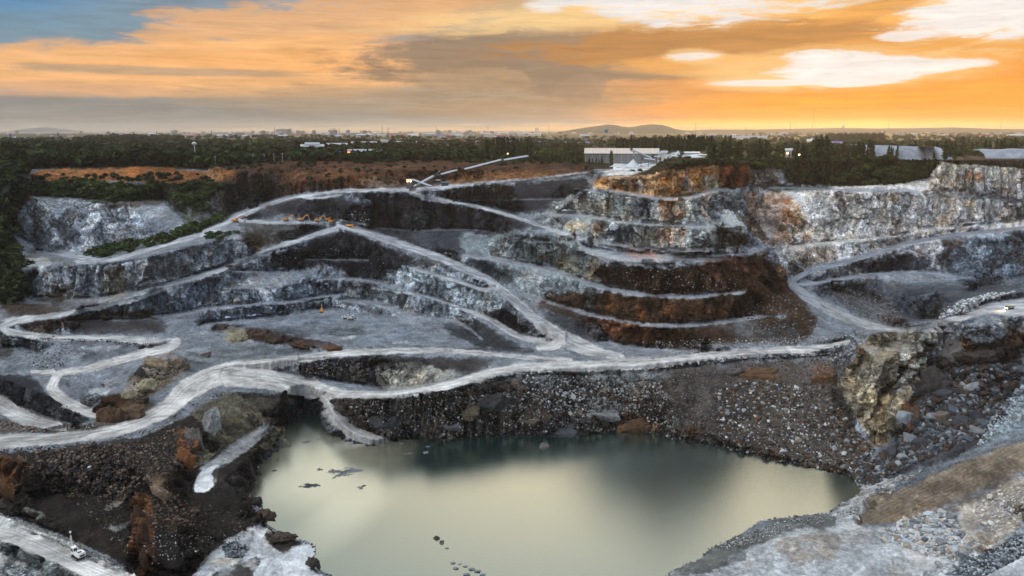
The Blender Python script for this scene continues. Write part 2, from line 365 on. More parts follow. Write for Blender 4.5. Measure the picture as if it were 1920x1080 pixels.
# big pale outcrop and the dark slope right of it
C('1632 627 -73, 1660 622 -71, 1700 618 -70, 1747 620 -71')
C('1613 652 -78, 1590 690 -90, 1575 725 -100, 1592 760 -110, 1612 790 -117, 1640 836 -124, 1665 833 -123.5, 1713 806 -119', 1.4)
C('1680 660 -80, 1655 720 -92, 1650 780 -108', 1.4)
C('1762 632 -73, 1745 670 -83, 1722 710 -95, 1700 750 -105, 1690 785 -113', 1.4)
C('1768 640 -80, 1752 672 -89, 1730 712 -100, 1708 755 -110', 1.4)
C('1735 648 -78.5, 1700 688 -90, 1662 738 -101, 1630 788 -113.5', 1.4)
C('1760 700 -97, 1800 720 -98, 1850 690 -90, 1920 670 -86, 2240 640 -80')
C('1570 680 -101, 1560 740 -111, 1570 800 -121, 1600 850 -127', 1.4)
C('1750 800 -115, 1800 780 -111, 1860 760 -106, 1920 740 -102, 2240 700 -95')
RD('1700 620 -71 4, 1740 614 -70 6, 1780 600 -69 8, 1820 590 -68 8, 1860 577 -67 12, 1920 578 -66 24, 2050 575 -64 30, 2240 560 -60 30')
C('1690 612 -70, 1750 604 -68.5, 1790 585 -66.5, 1825 563 -63.5, 1870 556 -62, 1920 548 -61, 2240 520 -55', 1.3)
C('1760 622 -72, 1830 612 -71, 1920 612 -71, 2240 610 -70')
# near right: ramp, floor, gravel bank
C('1920 829 -96, 1870 845 -99, 1813 862 -104, 1713 909 -113, 1647 947 -119, 1613 975 -121.5', 1.3)
C('2240 730 -80, 2050 780 -88, 1920 829 -96', 1.3)
C('1640 930 -127.6, 1700 885 -124, 1750 862 -121, 1813 838 -116, 1870 815 -112, 1920 800 -109, 2240 750 -100', 1.4)
C('1620 920 -129, 1640 905 -128')
C('1920 900 -105, 1850 930 -111, 1760 965 -117, 1690 980 -120', 1.6)
C('1920 960 -114, 1870 1000 -117, 1830 1030 -119', 1.6)
F('1460 1040, 1500 1010, 1600 995, 1640 985, 1660 1000, 1640 1040, 1760 1062, 1700 1100, 1400 1100, 1400 1070', -122)
C('1340 1060 -127, 1400 1015 -126, 1440 993 -126, 1500 985 -126, 1560 978 -126, 1600 965 -126', 1.4)
C('1300 1090 -127, 1330 1085 -123.5, 1400 1040 -123, 1470 1010 -122.5', 1.4)
C('1770 1080 -117, 1810 1058 -115, 1860 1030 -112, 1920 1008 -109, 2240 900 -98', 1.3)
C('1740 1078 -121, 1790 1050 -120, 1850 1018 -117, 1920 990 -113', 1.3)
C('1850 1078 -116, 1920 1045 -112, 2240 950 -100', 1.3)
C('1640 1140 -121, 1800 1140 -118, 2240 1140 -108')
# near left: the drill bench, the dark bowl, the ledges
C('-320 880 -88, -100 940 -88, 0 966 -88, 67 993 -88, 123 1013 -88, 167 1038 -88, 200 1050 -88, 233 1070 -89, 290 1100 -90, 330 1138 -90', 1.3)
RD('-320 930 -89 10, -100 975 -89 12, 0 1000 -89 15, 60 1018 -89 16, 120 1045 -89 17, 180 1072 -89.5 16, 240 1100 -90 16, 300 1140 -91 16')
C('-320 1010 -92, -100 1010 -91, 0 1015 -89.6, 45 1030 -89.5, 95 1055 -89.6, 150 1085 -90', 1.3)
C('-320 1060 -98, -100 1050 -97, 0 1032 -91.2, 40 1050 -91.5, 80 1080 -93, 130 1120 -95', 1.3)
C('-320 1140 -96, 0 1075 -94, 40 1095 -95, 60 1138 -96')
C('-320 850 -118, -100 900 -118, 0 925 -120', 1.6)
C('-320 876 -124, -100 937 -124, 0 963 -125.5, 67 989 -127, 125 1009.5 -127.5, 170 1034.5 -128, 205 1047 -128, 240 1069 -128, 290 1096 -128, 330 1134 -128', 1.3)
C('0 853 -105, 30 850 -105.5, 60 845 -105.5, 120 838 -105.5, 200 829 -105.5, 280 812 -105, 330 785 -105, 370 762 -105, 430 738 -105.5')
C('0 955 -125, 30 940 -123, 50 900 -116', 1.4)
C('80 930 -121, 160 930 -122, 240 940 -124, 255 970 -126')
C('300 900 -111, 276 935 -113, 270 985 -116, 270 1030 -118.5, 272 1078 -121', 1.3)
C('315 930 -115, 330 980 -118.5, 335 1030 -121.5, 330 1075 -123.5', 1.3)
C('252 925 -122, 250 965 -126, 250 1010 -127.5, 252 1060 -128', 1.3)
C('60 850 -105, 62 880 -110, 58 920 -117', 1.3); C('-60 852 -103, 20 858 -104, 45 872 -107, 40 900 -112', 1.3)
C('310 850 -109, 335 870 -113, 355 855 -113, 370 820 -111', 1.4)
C('370 925 -121, 410 935 -121.5, 450 950 -123, 480 975 -126')
F('362 925, 368 890, 395 873, 415 880, 405 915, 385 925', -120.5)
C('370 880 -120.2, 400 860 -120, 440 842 -119.8, 480 812 -119.6, 515 792 -120')
C('420 895 -121, 450 868 -121, 480 845 -121.5, 505 820 -122', 1.4)
C('450 745 -108, 480 755 -112, 520 770 -116, 545 772 -120')
C('540 735 -108, 580 742 -108.5, 600 750 -110, 610 775 -117')
C('480 960 -126.5, 440 1000 -127, 400 1030 -128, 360 1070 -128.5, 340 1120 -129')
C('500 992 -129, 470 1020 -129.3, 520 1060 -129.5, 580 1080 -129.6, 640 1110 -129.6')
C('505 990 -126.5, 530 1010 -127, 555 1020 -128', 1.4)
# left hollow with the hairpin
RD('330 642 -104 9, 310 652 -105 9, 270 662 -105.5 8, 240 671 -106 7, 200 682 -107 7, 160 692 -107.5 6, 120 699 -108 6, 104 710 -109 9, 98 727 -111 10, 112 745 -113 10, 142 762 -115 10, 180 778 -116 8')
RD('60 697 -108 3, 100 698 -108 4')
RD('-60 735 -119 14, 0 760 -121 15, 40 780 -122 14, 80 793 -123 10, 120 802 -123.5 5')
C('-100 690 -107, 0 697 -107, 60 703 -108')
C('-60 715 -112, 0 712 -110, 50 728 -111, 85 752 -113, 130 775 -115.5, 170 788 -116.5')
C('0 745 -118, 50 762 -120.5, 100 785 -122.5, 150 799 -123', 1.3)
C('130 725 -112.5, 165 735 -113, 200 725 -112.6', 1.5)
C('-320 800 -103, -60 796 -102.5, 0 787 -102, 40 797 -102, 90 803 -102.5, 140 794 -102, 176 798 -103')
C('-320 665 -104, -60 660 -103, 0 655 -102, 40 650 -101, 70 660 -104')
C('185 765 -100, 200 742 -97.5, 225 737 -97, 250 742 -97.5, 266 752 -99'); C('185 792 -104, 230 796 -104.5, 262 780 -104')
C('225 728 -102, 240 715 -101, 255 692 -97, 275 680 -96, 290 670 -94.5, 315 662 -94, 335 672 -96, 352 676 -99, 372 660 -101.5, 390 655 -102')
C('262 745 -102.8, 300 725 -102.6, 330 705 -102.4')
# right wall, its road and the slope below
RD('1440 352 -22 2.5, 1500 352 -22 2.5, 1563 356 -22 2.5, 1680 359 -22 2.5, 1780 366 -25 3, 1860 371 -27.5 3, 1920 377 -30 3, 2240 395 -38 3', .7)
C('1390 345 -12, 1412 356 -22, 1405 378 -32, 1425 420 -48, 1448 470 -62, 1478 515 -75, 1525 580 -89.5, 1560 612 -96, 1600 625 -100', 1.4)
C('1480 452 -59, 1580 444 -57, 1680 434 -53.5, 1747 427 -52.5, 1830 424 -51, 1920 415 -48, 2240 400 -43', 1.4)
B('1480 463 -62.5, 1580 455 -59.7, 1680 444 -56.5, 1747 436 -54', 4, .45)
RD('2240 385 -43 6, 2050 408 -47 5, 1920 426 -51 4, 1813 438 -55 4, 1713 454 -60 4.5, 1613 483 -69 5, 1530 507 -75 6, 1490 522 -80 9, 1492 540 -83 10, 1520 561 -87 11, 1555 580 -92 11, 1597 599 -97 10, 1647 614 -101 6, 1697 619 -102 4', .8)
RD('1500 533 -82 4, 1580 522 -80 4, 1640 515 -79 4, 1713 512 -78 4, 1763 515 -78 3.5, 1815 522 -79 2', .7)
RD('1700 530 -81 2.5, 1760 526 -80 3, 1800 522 -79 2', .5)
C('1560 545 -88, 1640 570 -94, 1720 600 -99, 1760 598 -99')
C('1820 545 -88, 1920 520 -80, 2240 500 -75')
C('1462 325 -9, 1480 345 -19, 1563 349 -20, 1680 346 -19, 1747 332 -14, 1762 308 -2')
C('1400 300 3, 1462 305 0, 1560 316 -3, 1640 308 -1, 1700 303 1, 1756 303 3')
C('1763 304 6, 1800 305 7, 1850 309 7, 1890 314 6, 1920 318 5, 2240 330 4')
C('1763 350 -16, 1850 352 -17, 1920 357 -19, 2240 372 -18', 1.5)
ZC[-1, :] = np.where(np.isnan(ZC[-1, :]), np.interp(us, [-320, 60, 330, 342, 400, 760, 1180, 1400, 1640, 2240], [-110, -108, -103, -145, -146.5, LZ-6, LZ-6, -139, -138, -123]), ZC[-1, :])

def solve(Zc):
    lev = [1, 2, 4, 8, 16, 32]; Z = None
    for f in reversed(lev):
        nv, nu = -(-NV//f), -(-NU//f)
        P = np.full((nv*f, nu*f), np.nan); P[:NV, :NU] = Zc
        Q = P.reshape(nv, f, nu, f).transpose(0, 2, 1, 3).reshape(nv, nu, f*f)
        cnt = (~np.isnan(Q)).sum(2); s = np.nansum(Q, 2); fix = cnt > 0; val = np.where(fix, s/np.maximum(cnt, 1), 0)
        if Z is None: Z = np.full((nv, nu), -60.)
        else: Z = np.repeat(np.repeat(Z, 2, 0), 2, 1)[:nv, :nu]
        Z = np.where(fix, val, Z)
        for it in range({1: 60, 2: 90, 4: 140}.get(f, 300)):
            p = np.pad(Z, 1, mode='edge')
            Z = np.where(fix, val, .25*(p[:-2, 1:-1]+p[2:, 1:-1]+p[1:-1, :-2]+p[1:-1, 2:]))
    return Z
Z = solve(ZC)
# soften the folds a touch, roads stay put
Zs = blur(Z, 2, 1); Z = np.where(_inl, Z, Z*.5+Zs*.5)
A_ = (UU-960)/FOC; B_ = (540-VV)/FOC
RX, RY, RZ = A_, CT+B_*ST, -ST+B_*CT
TT = (Z-H)/RZ
Yw = TT*RY
Yw = np.maximum.accumulate(Yw[::-1], axis=0)[::-1]           # never overhang
TT = Yw/RY
PX, PY, PZ = TT*RX, Yw.copy(), H+TT*RZ

# ------------------------------------------------------------------ relief: crags on steep faces, ripples on flats
def grid_normals(X, Y, Zq):
    dux, duy, duz = (np.gradient(q, axis=1) for q in (X, Y, Zq)); dvx, dvy, dvz = (np.gradient(q, axis=0) for q in (X, Y, Zq))
    nx = dvy*duz-dvz*duy; ny = dvz*dux-dvx*duz; nz = dvx*duy-dvy*dux
    l = np.sqrt(nx*nx+ny*ny+nz*nz)+1e-9
    s = np.where(nz < 0, -1, 1); return nx/l*s, ny/l*s, nz/l*s
NX, NY, NZ = grid_normals(blur(PX, 4, 1), blur(PY, 4, 1), blur(PZ, 4, 1))
steep = sstep(1-NZ, .05, .30)
plainm = sstep(VV-.0*UU, 300, 330)
flat = np.clip(np.maximum(ROAD, BENCH*.85), 0, 1)
soil = np.zeros((NV, NU), np.float32)
for s in ('390 300, 1110 300, 1110 332, 900 345, 640 352, 470 385, 400 340', '40 312, 400 312, 400 345, 40 395'):
    soil = np.maximum(soil, poly_mask(parse(s)))
soil = blur(soil, 6)
_rr = np.random.RandomState(3).rand(256, 8).astype(np.float32)
def facets(x, y, z, cell):
    """fractured rock: every block is a plane tilted its own way; returns height, tone, gap to the next block"""
    x, y, z = x/cell, y/cell, z/cell
    xi, yi, zi = (np.floor(q-.5).astype(np.int32) for q in (x, y, z))
    best = np.full(x.shape, 9., np.float32); sec = best.copy(); h = np.zeros(x.shape, np.float32); tone = h.copy()
    for a in (0, 1):
        for b in (0, 1):
            for c in (0, 1):
                k = _perm[_perm[_perm[(xi+a) & 255]+((yi+b) & 255)]+((zi+c) & 255)]; r = _rr[k]
                dx = (x-(xi+a)-.12-.76*r[..., 0]).astype(np.float32); dy = (y-(yi+b)-.12-.76*r[..., 1]).astype(np.float32); dz = (z-(zi+c)-.12-.76*r[..., 2]).astype(np.float32)
                d = dx*dx+dy*dy+dz*dz; m = d < best
                hh = dx*(r[..., 3]-.5)*1.7+dy*(r[..., 4]-.5)*1.7+dz*(r[..., 5]-.62)*1.5+(r[..., 6]-.5)*.55
                sec = np.where(m, best, np.minimum(sec, d)); h = np.where(m, hh, h); tone = np.where(m, r[..., 7], tone); best = np.where(m, d, best)
    return h, tone, np.sqrt(sec)-np.sqrt(best)
wx = fbm(PX/20, PY/20, PZ/20, 3)*7; wy = fbm(PX/20+50, PY/20, PZ/20, 3)*7; wz = fbm(PX/20, PY/20+50, PZ/20, 3)*5
qx, qy, qz = PX+wx, PY+wy, (PZ+wz)*.62+PX*.22
n_big = fbm(PX/30, PY/30, PZ/44, 3, ridged=True, gain=.5)
f1, t1, g1 = facets(qx, qy, qz, 19.); f2, t2, g2 = facets(qx+7, qy*.9+qz*.3, qz, 7.5); f3, t3, g3 = facets(qx*1.1+3, qy+qz*.2, qz*.9, 3.0)
n_fin = fbm(PX/1.8, PY/1.8, PZ/1.8, 2, gain=.6)
amp = (1-flat*.97)*(.3+.7*steep); rub = 1-.55*soil
gul = np.abs(fbm((PX+wx)/14, PZ*0+3, PY*0+(PZ+wz)/60, 3))                   # gullies run down loose faces
near = np.clip(sstep(VV, 560, 760), 0, 1)
relief = amp*(steep*(2.4*n_big*rub+6.0*f1*rub+3.6*f2*rub+1.5*f3)+(1-steep)*(.8*n_big+2.0*f2+1.0*f3))
relief -= amp*steep*rub*(2.6*(1-sstep(g1, 0, .13))*sstep(f1, -.6, .3)+1.3*(1-sstep(g2, 0, .16)))
relief += -5.0*gul*steep*soil+(.14*(1-flat)+.015)*n_fin
CRK = 1-.55*(1-sstep(g1, 0, .09))*steep-.35*(1-sstep(g2, 0, .10))*(.4+.6*steep)
relief *= sstep(VV, 292, 325)
jmp = np.abs(np.diff(PY, axis=0, append=PY[-1:])); jm = np.maximum(jmp, np.roll(jmp, 1, 0))/(np.maximum(TT, 1)*.006+.5); relief *= 1-.94*np.clip(blur((jm > 2.6)*1., 6, 2)*3.2, 0, 1)*sstep(VV, 420, 480)
nearlake = _b
relief *= (1-sstep(nearlake, .3, .9))*(1-.75*sstep(nearlake, .02, .35))
relief = np.clip(relief, -5.5, 4.2)
PX = PX+NX*relief; PY = PY+NY*relief; PZ = PZ+NZ*relief
BX, BY, BZ = PX.copy(), PY.copy(), PZ.copy()
NX2, NY2, NZ2 = grid_normals(PX, PY, PZ)

def grd(u, v):
    """ground point seen at picture position u, v"""
    c = min(max((u-U0)/STEP, 0), NU-1.001); r = min(max((v-V0)/STEP, 0), NV-1.001)
    i, j = int(r), int(c); a, b = r-i, c-j
    f = lambda Q: (Q[i, j]*(1-a)*(1-b)+Q[i, j+1]*(1-a)*b+Q[i+1, j]*a*(1-b)+Q[i+1, j+1]*a*b)
    return float(f(PX)), float(f(PY)), float(f(PZ))
def pt(u, v, z):
    a, b, c = ray(u, v); t = (z-H)/c; return a*t, b*t, z
def at_range(u, v, y):
    a, b, c = ray(u, v); t = y/b; return a*t, y, H+c*t

# ------------------------------------------------------------------ rock and soil colours (reflectance, no light in them)
CR = np.zeros((NV, NU, 3), np.float32); CR[:] = (.20, .215, .235)
J3 = fbm(UU/3.6, VV/2.6, UU*0+8.5, 2)
WJ = J1*.6+J2*.42+J3*.2
_sx = fbm(PX/7, PY/7, PZ/13, 4); BK = .35+.65*sstep(_sx, -.32, .12)
def Zn(s, col, soft=10, op=1., thr=.5, k=1.):
    m = blur(poly_mask(parse(s)), soft)
    w = op*sstep(m+WJ*k*.9, thr-.16, thr+.16)*(m > .01)*(BK if op < 1 and op != .95 else 1)
    CR[:] = CR*(1-w[..., None])+np.array(col, np.float32)*w[..., None]
def El(u, v, ru, rv, col, op=1., k=1.):
    d = np.sqrt(((UU-u)/ru)**2+((VV-v)/rv)**2)
    w = op*sstep(1.15-d+WJ*k*1.5, -.15, .55)*(d < 2.6)*BK
    CR[:] = CR*(1-w[..., None])+np.array(col, np.float32)*w[..., None]
GRASS = (.03, .036, .018); SHALE = (.040, .041, .048); SHALE2 = (.065, .068, .078); GREY = (.21, .23, .25); PALE = (.36, .37, .37); CREAM = (.42, .39, .33)
BROWN = (.060, .040, .028); RUST = (.20, .085, .032); ORNG = (.42, .19, .07); LATER = (.115, .062, .040); DARKB = (.10, .125, .155); DUST = (.27, .29, .32); TALUS = (.105, .092, .08)
WHITE = (.56, .56, .56); PINK = (.46, .36, .31)
CR[VV < 318] = (.045, .042, .026)
Zn('-320 262, 2240 262, 2240 300, 1760 303, 1460 300, 1240 285, 1100 306, 520 300, 400 315, 60 312, -320 330', GRASS, 3)
Zn('-320 300, 55 312, 60 380, 20 430, 40 470, 60 560, 20 570, -320 580', (.02, .028, .012), 5)
# laterite
Zn('395 345, 402 314, 430 318, 520 301, 700 300, 905 300, 1000 303, 1100 309, 1120 328, 973 342, 880 347, 700 353, 560 368, 500 395, 480 360', LATER, 4)
Zn('600 318, 720 320, 700 340, 600 345', (.19, .10, .05), 8, .8)
Zn('840 322, 950 318, 1060 322, 1060 330, 960 338, 830 345', (.27, .145, .065), 5, .9)
Zn('440 318, 520 306, 600 304, 560 340, 480 350', (.075, .05, .036), 8, .8, k=1.6)
Zn('640 304, 900 302, 900 312, 640 314', (.075, .048, .036), 5, .8, k=1.6)
for a in ((560,330,20,7,(.20,.11,.055)),(690,338,18,6,(.24,.17,.12)),(760,312,30,5,(.16,.10,.06)),(720,345,26,5,(.20,.15,.11)),(600,350,20,6,(.08,.07,.06)),(880,312,18,6,(.05,.05,.03)),(800,340,20,8,(.08,.055,.04)),(1000,322,30,6,(.17,.09,.045)),(1050,313,30,5,(.06,.05,.04))):
    El(*a, op=.8, k=1.6)
Zn('45 385, 56 345, 62 320, 262 312, 385 322, 440 320, 445 345, 320 345, 180 338, 90 345', (.23, .11, .05), 4)
Zn('62 320, 255 314, 255 330, 75 338', (.36, .19, .085), 3, .8)
Zn('230 314, 262 314, 260 336, 238 336', ORNG, 3, .9)
Zn('380 320, 410 314, 420 338, 385 338', (.33, .19, .1), 2, .9)
# left dome of pale rock with shrubs round it
Zn('58 366, 153 372, 200 382, 300 374, 348 422, 283 455, 200 468, 143 480, 67 462, 18 436', (.27, .29, .31), 5)
Zn('58 368, 100 372, 70 440, 20 436', (.36, .36, .35), 8, .7); Zn('130 400, 160 380, 150 470, 120 460', (.13, .15, .18), 8, .6)
Zn('230 400, 340 400, 340 425, 230 450', (.16, .18, .21), 10, .6)
Zn('195 383, 310 372, 300 384, 215 392', (.10, .08, .065), 3)
Zn('48 340, 130 342, 310 345, 440 340, 440 365, 300 374, 200 383, 150 372, 60 366', (.035, .045, .02), 4)
Zn('310 375, 350 360, 440 350, 450 395, 420 410, 390 430, 352 425', (.05, .055, .03), 6, .9)
Zn('300 355, 450 330, 500 385, 460 395, 400 420, 340 390', (.075, .066, .06), 8, .7)
Zn('440 322, 500 325, 560 355, 500 385, 450 380, 430 345', (.085, .08, .085), 8, .6)
Zn('155 480, 283 455, 348 428, 425 408, 427 420, 340 450, 250 472, 190 485', (.05, .055, .03), 4, .95)
Zn('-60 470, 90 478, 140 486, 60 500, 50 510', (.16, .15, .13), 6)
Zn('50 487, 90 480, 100 500, 60 505', (.40, .40, .40), 4, .8); Zn('140 484, 185 487, 180 497, 140 494', (.42, .44, .46), 3, .9)
Zn('90 505, 120 492, 145 495, 140 505', (.10, .10, .05), 3, .9)
# dark shale
Zn('470 395, 560 370, 640 362, 770 362, 900 385, 1000 415, 1050 440, 960 452, 880 470, 850 505, 700 440, 640 415, 450 408', SHALE, 10)
Zn('800 355, 900 348, 1095 330, 1110 350, 1080 362, 1020 405, 960 402, 840 375', SHALE, 6)
Zn('840 350, 890 352, 900 378, 860 372', (.16, .19, .19), 4, .8); Zn('925 348, 960 350, 930 362, 905 362', (.15, .13, .10), 4, .8)
Zn('760 400, 800 385, 790 430, 740 425', (.075, .085, .085), 6, .8)
Zn('640 365, 720 365, 700 385, 650 380', (.15, .17, .19), 6, .7)
Zn('440 415, 620 420, 600 435, 500 465, 470 480, 450 440', (.085, .08, .075), 8)
Zn('500 480, 600 445, 640 435, 700 450, 800 490, 830 520, 760 510, 700 525, 560 520', SHALE, 8)
Zn('740 425, 960 440, 960 455, 890 475, 800 470', (.06, .068, .08), 8)
Zn('570 490, 700 490, 690 520, 610 515', (.03, .03, .035), 6)
Zn('560 520, 740 525, 740 545, 560 545', SHALE2, 8, .8)
Zn('0 560, 170 590, 300 575, 280 600, 60 625, 20 600', (.085, .07, .055), 5, .95)
Zn('0 570, 60 570, 190 555, 210 575, 100 592, 0 595', BROWN, 5, .9)
Zn('40 560, 200 560, 180 572, 40 572', (.05, .05, .05), 4, .7)
Zn('160 598, 300 597, 325 618, 290 628, 120 628', (.07, .065, .065), 5)
# cliffs between the left roads
Zn('60 508, 140 495, 280 495, 400 455, 465 452, 470 480, 370 515, 280 545, 190 570, 60 560', (.25, .265, .28), 6)
Zn('190 500, 240 500, 240 560, 195 560', (.30, .25, .17), 6, .8, k=1.6); Zn('240 500, 330 480, 380 510, 260 540', (.36, .36, .34), 8, .7, k=1.5)
Zn('100 535, 140 535, 135 545, 100 545', BROWN, 3, .8); Zn('90 545, 185 555, 185 568, 60 566', BROWN, 4, .7)
Zn('455 428, 480 420, 500 460, 470 480', (.06, .05, .035), 6)
Zn('300 545, 460 515, 640 500, 660 560, 500 570, 300 590', (.22, .24, .27), 8)
Zn('420 520, 540 515, 540 535, 420 545', (.34, .33, .29), 8, .6, k=1.5)
Zn('690 545, 760 500, 830 510, 960 560, 950 590, 880 590, 780 560', (.24, .27, .29), 6, .95)
Zn('640 545, 720 545, 850 590, 870 610, 800 600, 700 570, 640 565', (.25, .28, .30), 6, .9)
Zn('890 585, 950 580, 1000 625, 960 625', (.045, .045, .05), 5)
Zn('820 610, 870 600, 900 600, 960 640, 1000 655, 900 655, 850 630', (.05, .052, .058), 5)
Zn('690 655, 1000 655, 1010 662, 700 662', (.04, .04, .042), 3)
# terraces
Zn('1010 400, 1085 362, 1380 360, 1395 425, 1390 470, 1280 466, 1100 455, 1010 420', (.27, .285, .28), 6)
Zn('860 440, 1080 430, 1140 470, 1140 540, 1000 520, 870 480', (.24, .27, .28), 6)
Zn('900 490, 1130 540, 1120 590, 1040 580, 960 550', (.20, .225, .235), 6)
Zn('860 480, 960 500, 960 540, 900 510', (.06, .07, .08), 6, .8)
Zn('985 500, 1030 505, 1010 560, 965 540', (.34, .36, .36), 6, .9)
Zn('1020 405, 1100 410, 1090 430, 1030 425', (.09, .10, .12), 6, .5)
for a in ((1085,385,26,16,CREAM,.6),(1130,395,16,18,(.34,.27,.17),.6),(1200,385,34,20,(.07,.08,.10),.7),(1260,392,22,22,ORNG,.85),(1290,385,14,22,CREAM,.8),(1325,380,12,26,PINK,.7),
          (1348,392,16,26,(.08,.09,.12),.8),(1370,385,14,28,(.38,.40,.40),.7),(1085,425,26,10,(.40,.31,.18),.6),(1120,430,12,14,(.26,.18,.10),.7),(1160,440,30,14,(.10,.12,.145),.7),(1215,445,22,16,(.34,.31,.24),.7),
          (1250,440,24,20,PINK,.9),(1262,436,14,16,(.62,.47,.38),.8),(1282,440,10,12,(.45,.27,.16),.6),(1305,450,22,14,(.27,.30,.31),.6),(1350,440,32,18,(.06,.055,.05),.9),(1380,450,24,16,BROWN,.85),
          (1205,476,30,9,(.38,.19,.13),.7),(1235,484,20,9,PINK,.7),(1290,482,26,12,(.055,.05,.042),.9),(1245,487,12,8,(.25,.28,.30),.7),
          (1060,490,26,16,(.27,.25,.17),.6),(1020,480,14,9,(.2,.13,.06),.6),(1110,505,14,18,(.42,.27,.13),.8),(1080,510,26,14,(.36,.35,.29),.7),(1010,430,20,12,(.10,.12,.14),.6),(1160,385,12,22,(.16,.19,.2),.6)):
    El(*a)
Zn('1115 336, 1140 331, 1230 325, 1262 308, 1340 305, 1400 318, 1395 345, 1345 352, 1290 372, 1225 372, 1115 355', (.33, .22, .13), 4)
for a in ((1135,347,12,12,ORNG),(1165,345,22,12,(.30,.27,.22)),(1160,350,10,8,ORNG),(1200,348,16,14,(.22,.23,.24)),(1235,352,16,16,(.40,.27,.15)),(1300,332,26,18,ORNG),(1285,340,8,22,(.24,.26,.28)),(1330,340,16,22,(.42,.36,.28)),
          (1250,340,14,8,(.42,.16,.05)),(1320,320,14,9,(.45,.20,.07)),(1262,358,12,9,ORNG),(1350,325,16,12,(.30,.13,.06))):
    El(*a, op=.85)
Zn('1345 312, 1400 308, 1412 335, 1385 352, 1350 352', (.20, .08, .038), 4)
Zn('1165 330, 1240 300, 1270 288, 1400 295, 1400 308, 1330 310, 1255 318, 1225 328', (.045, .042, .022), 4)
Zn('1240 305, 1280 292, 1330 300, 1280 312, 1230 320', (.085, .045, .03), 4, .8)
Zn('1240 296, 1262 285, 1330 290, 1330 295, 1280 291, 1250 300', (.5, .52, .55), 2, .9)
Zn('1150 300, 1240 302, 1215 318, 1185 328, 1125 330, 1120 322, 1150 318', WHITE, 2, .95, k=.4)
Zn('1000 333, 1110 318, 1150 325, 1130 333, 1080 335, 1000 343', (.15, .17, .19), 3, .8)
Zn('1110 500, 1220 500, 1320 495, 1400 470, 1480 520, 1535 600, 1520 640, 1180 650, 1080 610, 1000 572, 1030 550, 1140 548', BROWN, 6)
Zn('1310 480, 1430 470, 1480 520, 1520 590, 1430 590, 1330 540', (.085, .05, .03), 8, .9)
Zn('1330 480, 1420 470, 1400 520, 1340 510', (.11, .055, .045), 8, .8)
Zn('1130 545, 1390 560, 1370 600, 1180 600, 1130 580', (.10, .06, .035), 6, .7, k=1.8)
Zn('1120 590, 1160 596, 1240 612, 1230 645, 1150 630', (.20, .085, .04), 6, .75, k=1.6)
for a in ((1148,572,6,12,RUST),(1200,585,8,14,RUST),(1255,580,8,14,(.22,.11,.05)),(1340,585,14,9,RUST),(1180,530,14,12,(.10,.06,.035)),(1460,510,16,10,(.22,.14,.06)),(1370,522,16,8,(.13,.06,.05)),(1330,500,20,14,(.12,.055,.045)),(1110,560,8,18,(.15,.17,.17)),(1150,525,12,18,(.05,.05,.05)),(1460,625,40,16,(.07,.075,.085)),(1400,620,30,14,(.12,.13,.13))):
    El(*a, op=.8)
Zn('1000 575, 1060 590, 1120 610, 1150 640, 1110 640, 1040 615', (.06, .062, .068), 5)
Zn('1150 640, 1330 648, 1330 655, 1160 650', (.06, .05, .045), 4)
# right wall
Zn('1395 356, 1760 360, 1920 378, 2240 380, 2240 420, 1700 436, 1480 455, 1480 520, 1420 440', (.44, .42, .40), 6)
Zn('1390 358, 1490 362, 1500 400, 1490 450, 1440 470, 1400 430', (.25, .16, .10), 8, .9)
for a in ((1475,385,18,26,(.30,.15,.075)),(1500,410,14,30,(.30,.19,.11)),(1440,420,22,34,(.24,.22,.21)),(1455,470,18,30,(.19,.20,.23)),(1545,395,34,22,WHITE),(1600,385,26,20,(.42,.45,.47)),(1640,410,40,24,(.52,.51,.50)),
          (1720,395,34,22,WHITE),(1560,425,30,16,(.30,.31,.31)),(1690,380,14,20,(.32,.33,.35)),(1780,390,26,20,(.47,.45,.42)),(1820,385,16,8,(.46,.30,.16)),(1860,400,40,20,(.36,.38,.40)),(1840,420,40,10,(.16,.20,.26)),
          (1915,395,26,26,(.07,.09,.12)),(1805,420,14,12,(.12,.12,.13)),(1500,440,30,8,(.42,.30,.22)),(1600,445,26,8,(.46,.36,.30)),(1660,425,30,10,(.46,.42,.40))):
    El(*a, op=.75, k=1.5)
Zn('1470 455, 1700 440, 1760 430, 1800 432, 1700 450, 1600 480, 1520 500, 1475 520', (.36, .34, .32), 5)
Zn('1490 470, 1560 470, 1560 490, 1500 495', (.20, .16, .13), 6, .7, k=1.6); Zn('1560 460, 1680 445, 1640 465, 1570 480', (.45, .43, .41), 6, .7)
Zn('1510 515, 1620 485, 1720 458, 1780 445, 1780 500, 1700 510, 1560 520', (.27, .28, .30), 6)
Zn('1615 495, 1700 475, 1750 480, 1740 505, 1620 513', (.06, .065, .08), 6)
Zn('1760 445, 1830 440, 1920 430, 2240 420, 2240 520, 1920 560, 1800 570, 1780 500', DARKB, 8)
for a in ((1775,480,16,24,(.03,.035,.045)),(1790,455,22,8,(.16,.11,.07)),(1900,460,22,30,(.05,.055,.065)),(1850,480,40,20,(.12,.14,.165)),(1860,440,30,8,(.22,.25,.29))):
    El(*a, op=.8)
Zn('1515 535, 1600 528, 1700 525, 1820 530, 1920 525, 1920 550, 1800 580, 1750 600, 1700 612, 1620 600, 1560 570', (.085, .095, .11), 6)
for a in ((1640,575,30,20,(.13,.13,.125)),(1670,598,24,12,(.11,.07,.06)),(1590,550,30,14,(.11,.105,.095)),(1730,560,40,30,(.065,.08,.10)),(1760,520,40,14,(.14,.16,.18)),(1850,530,40,14,(.05,.055,.06))):
    El(*a, op=.8)
Zn('1760 303, 1920 318, 2240 330, 2240 372, 1920 355, 1840 352, 1760 350, 1740 335', (.50, .45, .41), 4)
